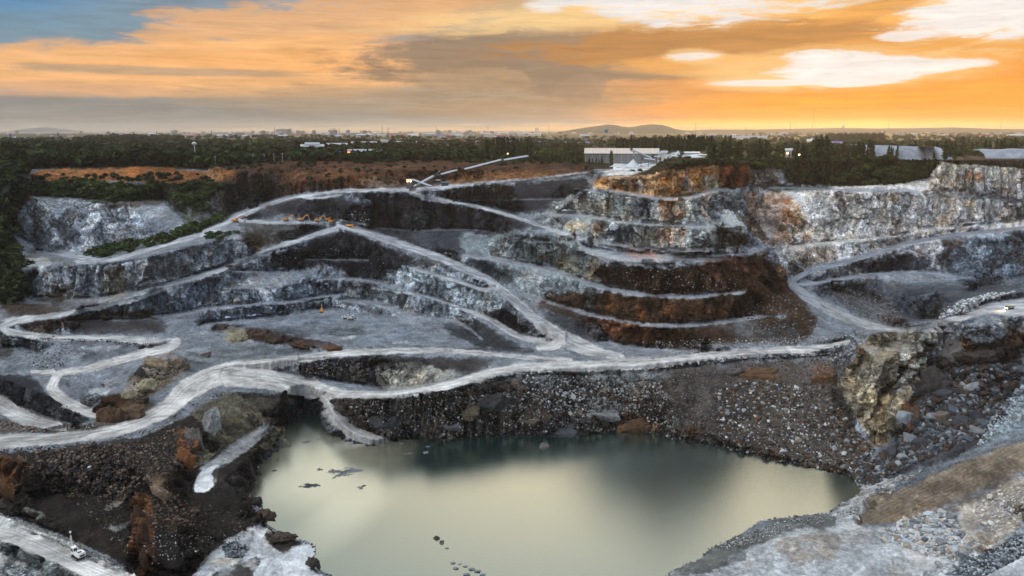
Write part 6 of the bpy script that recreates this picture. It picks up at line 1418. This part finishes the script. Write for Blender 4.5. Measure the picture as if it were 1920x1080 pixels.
for i, u in enumerate((404, 427, 451, 475, 496, 514, 530, 545, 565)):
    g = gp(u, 309-(u-404)*.05); o = thing('utility_pole', 'grey utility pole in the row along the left rim', 'pole', g, 0, 'utility poles along the left rim'); b = MB(); b.tube((0, 0, -1), (0, 0, 9), .22, .16, 6); b.build('post', STEEL, o); b = MB(); b.bar((-1, 0, 8.4), (1, 0, 8.4), .2); b.build('crossarm', STEEL, o)
# hills beyond the plain, the bay on the left
def hill(name, pts, y, depth, col):
    n = len(pts); b = []; F_ = []
    P = [at_range(u, v, y) for u, v in pts]; m_ = 5
    for k in range(-m_, m_+1):
        t = k/m_; f = (1-t*t)
        for i, (x, _, z) in enumerate(P): b.append((x*(1+.02*k/m_), y+depth*t, -6+(max(z, -5)+6)*f+math.sin(i*2.1+k)*2*f))
    for k in range(2*m_):
        for i in range(n-1): F_.append((k*n+i, k*n+i+1, (k+1)*n+i+1, (k+1)*n+i))
    q = MB(); q.raw(b, F_); o = q.build(name, mat(name+'_scrub', col, .95, .1, noise=.4, nscale=.01), None, True); o['kind'] = 'structure'; return o
hill('low_hill', [(1050, 247), (1075, 243), (1100, 238.5), (1125, 235.5), (1140, 233.5), (1152, 234), (1165, 237), (1178, 238.5), (1190, 237), (1205, 234.5), (1222, 233), (1238, 233.5), (1250, 237), (1257, 241), (1275, 243.5), (1310, 246)], 9000, 900, (.035, .04, .025))
hill('right_ridge', [(1250, 247), (1330, 243), (1420, 242.5), (1500, 241), (1570, 240), (1640, 240.5), (1720, 240), (1780, 239), (1840, 241), (1920, 242), (2000, 243), (2100, 247)], 9500, 1100, (.04, .04, .025))
hill('island_hill', [(-80, 250), (0, 248), (30, 246.5), (45, 247), (58, 243.5), (66, 241), (75, 239.5), (84, 239), (95, 240.5), (105, 241.5), (118, 244), (130, 247), (150, 251)], 15000, 1200, (.07, .09, .10))
sea = MB(); a = [(-9000, 9300), (-1500, 8200), (-1500, 60000), (-60000, 60000)]; sea.raw([(x, y, -.4) for x, y in a], [(0, 1, 2, 3)]); q = sea.build('sea', mat('sea_water', (.10, .13, .15), .2, .5)); q['kind'] = 'structure'
for i, u in enumerate((143, 155, 168, 196, 217, 256)):
    g = at_range(u, 252, 14000); o = thing('cargo_ship', ['nearest the island hill', 'second from the island hill', 'third from the island hill', 'fourth from the island hill', 'just right of the lattice mast', 'nearest the apartment towers'][i], 'ship', (g[0], g[1], 0)); o['label'] = 'grey cargo ship at anchor, '+o['label']
    b = MB(); b.prism([(-55, -1), (50, -1), (62, 9), (-58, 8)], -9, 9); b.build('hull', GRYB, o); b = MB(); b.box((-44, 0, 14), (14, 14, 12)); b.build('bridge', GRYB, o); b = MB()
    for x in (-15, 10, 32): b.bar((x, 0, 8), (x, 0, 20), 2)
    b.build('deck_crane', GRYB, o)

# ------------------------------------------------------------------ quarry plant
CONV = mat('conveyor_hood', (.40, .43, .47), .45, .5, noise=.1, nscale=.3)
def conveyor(p0, y0, p1, y1, label, r=1.7, legs=2):
    a = np.array(at_range(*p0, y0)); b_ = np.array(at_range(*p1, y1)); o = thing('conveyor', label, 'conveyor', tuple(a)); d = b_-a
    m = MB(); n = 9; e = np.cross(d/np.linalg.norm(d), (0, 0, 1.)); e /= np.linalg.norm(e); up = np.cross(e, d/np.linalg.norm(d)); up = up if up[2] > 0 else -up; P = []
    for q in (np.zeros(3), d):
        for i in range(n): t = math.pi*i/(n-1); P.append(q+e*math.cos(t)*r+up*math.sin(t)*r*.9)
    m.raw(P, [(i, i+1, n+i+1, n+i) for i in range(n-1)]+[tuple(range(n)), tuple(range(2*n-1, n-1, -1)), (0, n, 2*n-1, n-1)]); m.build('hood', CONV, o)
    f = MB()
    for sgn in (-1, 1): f.bar(e*sgn*r*.9-up*.2, d+e*sgn*r*.9-up*.2, .25); f.bar(e*sgn*r*.8-up*1.6, d+e*sgn*r*.8-up*1.6, .22)
    nn = max(4, int(np.linalg.norm(d)/5))
    for k in range(nn): t0, t1 = k/nn, (k+1)/nn; s_ = 1 if k % 2 else -1; f.bar(d*t0-e*r*.85-up*(.2 if k % 2 else 1.6), d*t1-e*r*.85-up*(1.6 if k % 2 else .2), .18)
    f.build('truss', DSTEEL, o)
    for k in range(legs):
        t = (k+.5)/legs; c = d*t; w = a+c; u = 960+FOC*(w[0]/w[1])*(CT+(0)*ST)
        vx = w[0]; # ground below
        uu = 960+FOC*w[0]/(w[1]*CT-(w[2]-H)*ST); zg = drop(uu, w[1]); L = max(2., w[2]-zg)
        l = MB()
        for sgn in (-1, 1): l.bar(c+e*sgn*r*.8-up*1.6, c+e*sgn*r*1.3-np.array((0, 0, L+1)), .35)
        l.bar(c-e*r-np.array((0, 0, L*.5+1)), c+e*r-np.array((0, 0, L*.5+1)), .22); l.build('trestle', DSTEEL, o)
    m = MB(); m.box(d+np.array((0, 0, .2)), (2.4, 2.4, 2.6)); m.build('drive_head', DSTEEL, o); return o
conveyor((945, 301), 818, (990, 293.5), 826, 'uppermost hooded conveyor ending before the casuarina grove')
conveyor((871, 318.5), 806, (940, 300.5), 817, 'longest hooded conveyor climbing the orange scarp', legs=4)
conveyor((826.5, 328), 800, (866, 317.5), 805, 'hooded conveyor between the pivot tower and the longest one', legs=3)
conveyor((776, 351), 772, (812.5, 331), 796, 'hooded conveyor rising behind the crossing one', legs=2)
conveyor((811.5, 351.5), 766, (773, 337.5), 768, 'hooded conveyor crossing in front and rising left to the feeder tower', legs=2)
g = at_range(821.5, 330, 799); zg = drop(821.5, 799); o = thing('transfer_tower', 'dark transfer tower with a tilted chute between two conveyors', 'tower', (g[0], g[1], zg)); h = g[2]-zg+1
b = MB()
for i in (-1, 1):
    for j in (-1, 1): b.bar((i*3, j*3, -1), (i*2.4, j*2.4, h), .5)
b.bar((-3, -3, 0), (2.4, -2.4, h), .3); b.bar((3, -3, 0), (-2.4, -2.4, h), .3); b.build('frame', DSTEEL, o); b = MB(); b.box((0, 0, h), (6.5, 6, 1.2)); b.bar((-2, 0, h+.5), (2, 0, h+4.5), 3., 1.2); b.build('chute', DSTEEL, o); b = MB(); b.bar((0, -1.6, h+2.2), (2.2, -1.6, h+4.6), 1.1, .3); b.build('white_panel', WHT, o)
g = grd(768, 354); o = thing('feeder_tower', 'dark feeder tower with a white roof and lit lamps at the conveyor foot', 'tower', g); s = math.hypot(g[0], g[1])/FOC; h = 16*s
b = MB(); b.box((0, 2, h*.42), (9*s*1, 7*s, h*.84)); b.build('housing', mat('weathered_blue_steel', (.07, .09, .11), .7, noise=.3, nscale=.5), o); b = MB(); b.box((0, 1.5, h+.2), (12*s, 9*s, 1.)); b.build('roof', WHT, o)
b = MB()
for i in (-1, 1):
    for j in (-1, 1): b.bar((i*5*s, 2+j*3.4*s, 0), (i*5*s, 2+j*3.4*s, h), .45)
b.build('post', DSTEEL, o)
for i in (-1, 1): b = MB(); b.lathe((i*2.8*s, -3.2*s, h-1.1), [(.3, -.5), (.8, 0), (.4, .5)], 10); b.build('lamp', LAMPW, o)
hall(828, 841, 348.5, 343, 340.5, 'small dark blue roofed shed under the conveyors', mat('slate_roof', (.06, .09, .12), .6), DSTEEL, 8); hall(817, 826, 338.5, 336.5, 335, 'little white canopy below the transfer tower', WHT, DSTEEL, 5)
hall(938, 951, 306, 304, 303, 'flat white canopy under the upper conveyor', WHT, WHT, 4)
# stockpiles and stacker by the warehouse
POW = mat('white_stone_powder', (.50, .53, .57), .95, .05, noise=.12, nscale=.2)
def cone(u, vb, vt, hw, label):
    g = gp(u, vb); s = math.hypot(g[0], g[1])/FOC; h = (vb-vt)*s; r = hw*s; n = 28; V = []; rr = random.Random(int(u)); rows = 9
    for k in range(rows+1):
        t = k/rows
        for i in range(n): a = 2*math.pi*i/n; q = r*(1-t**.9)*(1+.07*math.sin(3*a+u)+rr.uniform(-.03, .03)); V.append((q*math.cos(a), q*math.sin(a), h*t-.3+rr.uniform(-.1, .1)))
    F_ = [(k*n+i, k*n+(i+1) % n, (k+1)*n+(i+1) % n, (k+1)*n+i) for k in range(rows) for i in range(n)]
    m = MB(); m.raw(V, F_); o = m.build('stockpile', POW, None, True); o.location = g; return tag(o, label, 'stockpile')
cone(1187, 313, 298.5, 15, 'tall white cone of crushed stone under the stacker'); cone(1160, 311, 306.5, 11, 'low white heap left of the tall cone'); cone(1208, 311, 305, 7, 'small round heap right of the tall cone'); cone(1150, 312.5, 309.5, 9, 'lowest white heap at the left end of the yard')
cone(1271, 292, 281.5, 9, 'small white cone on top of the bare hill'); cone(1300, 294, 289, 22, 'broad white heap on the plant yard right of the bare hill')
conveyor((1222, 297.5), 786, (1184, 280), 790, 'stacker conveyor pointing left over the tall white cone', 1.2, 1); conveyor((1228, 300.5), 783, (1205, 297.5), 785, 'short lower conveyor under the stacker', 1.2, 1); conveyor((1239, 295), 788, (1224, 293.5), 790, 'short level conveyor behind the stacker', 1.0, 1)
g = at_range(1188, 290, 790); b = MB(); b.tube((0, 0, 0), (0, 0, 6), .7, .5, 8); o = b.build('chute', STEEL); o.location = (g[0], g[1], g[2]-1); tag(o, 'hanging chute under the tip of the stacker conveyor', 'chute')
# grey spoil bank on the right rim
def bank(pts, vb, label, depth):
    P = [gp(u, vb) for u, _ in pts]; V = []; F_ = []; n = len(pts); rr = random.Random(3)
    for k in range(4):
        for i, (u, v) in enumerate(pts):
            x, y, z = P[i]; s = math.hypot(x, y)/FOC; h = (vb-v)*s; t = (0, .55, 1, 1)[k]; dd = (0, 6, 14, depth)[k]
            V.append((x+rr.uniform(-1, 1), y+dd+rr.uniform(-1.5, 1.5), z-.5+h*t*(1+.0*k)+rr.uniform(-.4, .4)))
    for k in range(3):
        for i in range(n-1): F_.append((k*n+i, k*n+i+1, (k+1)*n+i+1, (k+1)*n+i))
    m = MB(); m.raw(V, F_); o = m.build('spoil_bank', mat('grey_spoil', (.25, .27, .30), .95, .05, noise=.35, nscale=.12), None, True); return tag(o, label, 'spoil bank')
bank([(1626, 275)]+[(1630+i*7, 274.5+i*.22) for i in range(22)]+[(1788, 284)], 299, 'long grey flat topped spoil bank behind the casuarinas', 40)
bank([(1850+i*8, 284-i*.1+math.sin(i)*.6) for i in range(14)], 297, 'grey spoil bank at the right edge of the rim', 40)
# ------------------------------------------------------------------ machines
ORG = mat('orange_paint', (.62, .24, .02), .45, .5, noise=.15, nscale=1.5); BLK = mat('black_rubber', (.02, .02, .02), .8); GLASS = mat('cab_glass', (.03, .04, .05), .1, .6)
WPT = mat('white_paint', (.74, .73, .70), .45, .5, noise=.06, nscale=1.2); BLUEP = mat('blue_stripe', (.05, .09, .30), .5); GRYP = mat('grey_paint', (.28, .29, .30), .5, noise=.15)
def track(o, x0, x1, y, w, h, mt=BLK):
    b = MB(); n = 12; prof = []
    for i in range(n+1): a = -math.pi/2+math.pi*i/n; prof.append((x1-h/2+math.cos(a)*h/2, h/2+math.sin(a)*h/2))
    for i in range(n+1): a = math.pi/2+math.pi*i/n; prof.append((x0+h/2+math.cos(a)*h/2, h/2+math.sin(a)*h/2))
    b.prism(prof, y-w/2, y+w/2)
    for i in range(int((x1-x0)/.35)): b.box((x0+.3+i*.35, y, h+.03), (.12, w*1.02, .1)); b.box((x0+.3+i*.35, y, -.0), (.12, w*1.02, .08))
    t = b.build('track', mt, o)
    c = MB()
    for i in range(6): x = x0+h*.6+(x1-x0-h*1.2)*i/5; c.tube((x, y-w*.56, h*.45), (x, y+w*.56, h*.45), h*.28, h*.28, 10)
    c.build('roller', GRYP, t)
def excavator(name, label, group=None, paint=ORG, sc=1.):
    o = thing(name, label, 'excavator', group=group)
    track(o, -2.1, 2.1, -1.3, .6, .95); track(o, -2.1, 2.1, 1.3, .6, .95)
    b = MB(); b.box((-.3, 0, 1.1), (2.2, 2., .35)); b.build('chassis', BLK, o)
    b = MB(); b.box((-.9, 0, 1.85), (3.4, 2.7, 1.2), bev=.04); b.box((-1.2, -.1, 2.55), (2.2, 1.9, .35), bev=.1); b.build('engine_house', paint, o)
    b = MB(); b.box((-2.55, 0, 1.75), (.6, 2.7, 1.15), bev=.12); b.build('counterweight', paint, o)
    b = MB(); b.box((.85, .8, 2.35), (1.5, 1.05, 1.9), bev=.08); k = b.build('cab', paint, o); b = MB(); b.box((1.62, .8, 2.5), (.06, .85, 1.2)); b.box((.9, 1.35, 2.6), (1.1, .06, .95)); b.box((.9, .24, 2.6), (1.1, .06, .95)); b.build('window', GLASS, k)
    b = MB(); b.bar((1.0, -.2, 1.9), (3.6, -.2, 5.0), .5, .75); b.bar((3.5, -.2, 4.9), (6.6, -.2, 5.1), .45, .65, .38); b.build('boom', paint, o)
    b = MB(); b.bar((6.0, -.2, 5.9), (7.3, -.2, 1.9), .4, .6, .3); b.build('stick', paint, o)
    b = MB(); b.tube((1.6, -.55, 1.9), (3.4, -.55, 4.2), .11); b.tube((1.6, .15, 1.9), (3.4, .15, 4.2), .11); b.tube((4.0, -.2, 5.5), (6.1, -.2, 6.0), .12); b.build('hydraulic_ram', STEEL, o)
    b = MB(); b.prism([(6.9, 2.0), (7.8, 1.9), (7.9, .9), (7.2, .35), (6.4, .7), (6.8, 1.2)], -.8, .45); b.build('bucket', GRYP, o); return o
def put(o, u, v, rz, sc=1.): g = grd(u, v); o.location = (g[0], g[1], g[2]+.1); o.rotation_euler = (0, 0, rz); o.scale = (sc,)*3; return o
E1 = put(excavator('excavator', 'orange excavator standing alone where the two haul roads part'), 442, 417, .05, 1.15)
for u, v, rz, lab in ((537, 415, .05, 'orange excavator on the upper road, leftmost of the parked row'), (565, 415, .0, 'orange excavator on the upper road, second of the parked row'), (596, 415, .1, 'orange excavator on the upper road, left of the close pair'), (616, 414, .05, 'orange excavator on the upper road, farther one of the close pair'), (622, 418.5, -.1, 'orange excavator on the upper road, nearer one of the close pair')):
    g = grd(u, v); dup(E1, (g[0], g[1], g[2]+.1), rz, lab, 1.05, 'orange excavators parked in a row')
g = grd(603, 586); dup(E1, (g[0], g[1], g[2]), 1.75, 'orange excavator alone on the pit floor with its boom raised away', .95)
# dump trucks and small vehicles
def wheel(o, x, y, r, w):
    b = MB(); b.tube((x, y-w/2, r), (x, y+w/2, r), r, r, 14); t = b.build('wheel', BLK, o); b = MB(); b.tube((x, y-w*.54, r), (x, y+w*.54, r), r*.5, r*.5, 10); b.build('rim', GRYP, t)
def truck(name, label, paint, L=8., lit=False):
    o = thing(name, label, 'truck')
    for x in (-L*.3, -L*.12, L*.33):
        for y in (-1.15, 1.15): wheel(o, x, y, .62, .5)
    b = MB(); b.box((0, 0, 1.05), (L*.95, 1.6, .35)); b.build('chassis', BLK, o)
    b = MB(); b.prism([(-L*.5, 1.35), (L*.16, 1.25), (L*.2, 2.9), (-L*.52, 2.7)], -1.25, 1.25); b.build('dump_body', paint, o)
    b = MB(); b.prism([(L*.24, .8), (L*.5, .8), (L*.5, 1.9), (L*.45, 2.9), (L*.24, 2.95)], -1.2, 1.2); k = b.build('cab', paint, o); b = MB(); b.bar((L*.505, 0, 2.0), (L*.462, 0, 2.75), 2.0, .05); b.box((L*.37, -1.22, 2.3), (.9, .05, .7)); b.box((L*.37, 1.22, 2.3), (.9, .05, .7)); b.build('window', GLASS, k)
    for y in (-.85, .85): b = MB(); b.lathe((L*.51, y, 1.15), [(.16, -.14), (.22, 0), (.16, .14)], 8); b.build('headlight', mat('headlight_lit', (.9, .8, .5), emit=(1, .75, .4), es=60.) if lit else WHT, o)
    return o
put(truck('dump_truck', 'orange and white dump truck at the top of the main haul road', ORG, 9.), 657, 427, -.6, 1.)
put(truck('dump_truck', 'small white truck parked right of the excavator row', WPT, 6.), 643, 416, .2, .8)
put(truck('dump_truck', 'small dark truck on the long left haul road', mat('dark_red_paint', (.09, .03, .02), .6), 6.), 430, 503, .35, .9)
put(truck('dump_truck', 'small dark red truck on the third terrace', mat('maroon_paint', (.14, .02, .015), .6), 6.), 1192, 464, .1, .7)
put(truck('dump_truck', 'small dark truck on the track above the right wall', mat('brown_paint', (.07, .03, .02), .6), 7.), 1418, 350, 0, .7)
LT = put(truck('dump_truck', 'truck with bright headlights on the near right road', mat('sand_paint', (.4, .33, .22), .6), 7., True), 1893, 580, math.pi+.3, .75)
sl = bpy.data.lights.new('headlight_beam', 'SPOT'); sl.energy = 9000; sl.color = (1, .62, .28); sl.spot_size = R(75); sl.spot_blend = .6; sl.shadow_soft_size = .2
so2 = bpy.data.objects.new('headlight_beam', sl); COL.objects.link(so2); g = grd(1893, 580); so2.location = (g[0]-3.4, g[1]-1.6, g[2]+1.6); so2.rotation_euler = (R(58), 0, math.pi/2+.35); 
# drill rigs: tracked carrier with an upright mast
def rig(name, label, paint, mastm, mh, cat='drill rig'):
    o = thing(name, label, cat)
    track(o, -2.2, 1.6, -1.05, .45, .8); track(o, -2.2, 1.6, 1.05, .45, .8)
    b = MB(); b.box((-.2, 0, 1.05), (3.6, 1.7, .4)); b.build('chassis', BLK, o)
    b = MB(); b.box((-1.9, 0, 1.95), (2.5, 2.3, 1.35), bev=.04); b.box((-3.05, 0, 1.75), (.5, 2.2, .9)); e = b.build('engine_house', paint, o)
    b = MB(); b.box((-1.8, -1.17, 2.0), (1.7, .05, .55)); b.box((-2.1, .2, 2.66), (1.1, 1.2, .06)); b.box((-3.32, 0, 1.8), (.05, 1.5, .6)); b.build('grille', DSTEEL, e)
    b = MB(); b.tube((-1.2, .7, 2.5), (-1.2, .7, 3.1), .1); b.build('exhaust', BLK, e)
    b = MB(); b.box((-.15, .0, 1.75), (1.1, 2.2, .7)); b.build('deck', paint, o)
    b = MB(); b.box((1.15, .25, 2.35), (1.7, 1.5, 2.2), bev=.05); c = b.build('cab', paint, o); b = MB(); b.box((1.15, -.53, 2.65), (1.2, .05, 1.0)); b.box((2.02, .25, 2.55), (.05, 1.15, 1.3)); b.box((1.15, 1.03, 2.65), (1.2, .05, 1.0)); b.box((.28, .25, 2.75), (.05, 1.0, .8)); b.build('window', GLASS, c)
    b = MB(); b.box((.6, -.56, 1.55), (2.6, .05, .2)); b.build('stripe', BLUEP, c)
    b = MB()
    for i in (-.16, .16):
        for j in (-.16, .16): b.bar((3.0+i, j, .9), (3.0+i, j, mh), .08)
    for k in range(14): z = .9+k*(mh-1)/14; b.bar((2.84, -.16, z), (3.16, -.16, z+(mh-1)/14), .05); b.bar((2.84, .16, z), (2.84, -.16, z+(mh-1)/14), .05)
    b.box((3.0, 0, 1.4), (.8, .8, .9)); ms = b.build('mast', mastm, o)
    b = MB(); b.lathe((3.0, 0, mh+1.1), [(.1, -.3), (.38, 0), (.3, .35), (.05, .5)], 10); b.bar((3, 0, mh-.2), (3, 0, mh+1), .08); b.build('mast_head', WHT, ms)
    b = MB(); b.tube((1.6, -.3, 2.2), (2.8, -.05, 3.6), .12); b.tube((1.6, .2, 1.6), (2.8, 0, 2.0), .14); b.tube((3.2, .1, mh*.78), (3.9, .3, mh*.55), .06); b.tube((3.9, .3, mh*.55), (3.3, .2, 2.2), .06); b.build('feed_arm', paint, o)
    return o
g = grd(145, 1046); RG = rig('drill_rig', 'white tracked drill rig with a blue stripe and tall mast on the near left bench', WPT, WPT, 6.6); RG.location = (g[0]+.1, g[1], g[2]+.1); RG.rotation_euler = (0, 0, math.pi-.62); RG.scale = (.98,)*3
g = grd(649, 599); r1 = rig('drill_rig', 'drill rig on the pit floor, left of the two with dark masts', WPT, BLK, 8.5); r1.location = g; r1.rotation_euler = (0, 0, .1)
g = grd(659, 601); dup(r1, g, .0, 'drill rig on the pit floor, right of the two with dark masts')
# little things
g = grd(1835.5, 579); b = MB(); b.box((0, 0, .9), (1.1, .1, 1.0)); o = thing('warning_sign', 'small orange warning board beside the near right road', 'sign', g); b.build('board', ORG, o); b = MB(); b.tube((-.4, 0, 0), (-.4, 0, .9), .05); b.tube((.4, 0, 0), (.4, 0, .9), .05); b.build('post', DSTEEL, o)
g = grd(435.5, 423); o = thing('flag_pole', 'thin pale pole standing beside the lone orange excavator', 'pole', g); b = MB(); b.tube((0, 0, 0), (0, 0, 7.5), .14, .1); b.build('post', STEEL, o); b = MB(); b.box((.3, 0, 7.2), (.6, .05, .5)); b.build('flag', GRYP, o)
for u, v, lab in ((367, 957, 'old black tyre lying in the dark bowl, left of the two'), (386.5, 957, 'old black tyre with a pale rim lying in the dark bowl, right of the two')):
    g = grd(u, v); t = bpy.data.meshes.new('tyre'); m = MB(); prof = [(1.0, -.25), (1.15, 0), (1.0, .25), (.6, .25), (.5, 0), (.6, -.25)]; n = 18; V = []
    for i in range(n):
        a = 2*math.pi*i/n
        for r_, z_ in prof: V.append((r_*math.cos(a), r_*math.sin(a), z_+.3))
    m.raw(V, [(i*6+j, ((i+1) % n)*6+j, ((i+1) % n)*6+(j+1) % 6, i*6+(j+1) % 6) for i in range(n) for j in range(6)]); o = m.build('tyre', BLK, None, True); o.location = g; o.rotation_euler = (.35, .2, 0); tag(o, lab, 'tyre')

# ------------------------------------------------------------------ the evening air
def haze():
    b = MB(); b.box((0, 9000, -5), (44000, 18400, 330)); m = bpy.data.materials.new('evening_haze'); m.use_nodes = True; nt = m.node_tree; nt.nodes.remove(nt.nodes['Principled BSDF'])
    v = nt.nodes.new('ShaderNodeVolumePrincipled'); v.inputs['Color'].default_value = (.93, .93, .95, 1); v.inputs['Density'].default_value = HAZE; v.inputs['Anisotropy'].default_value = .55
    nt.links.new(v.outputs[0], nt.nodes['Material Output'].inputs['Volume']); o = b.build('haze', m); o['kind'] = 'stuff'; tag(o, 'warm evening haze lying over the plain', 'haze')
HAZE = 2.9e-5
haze()
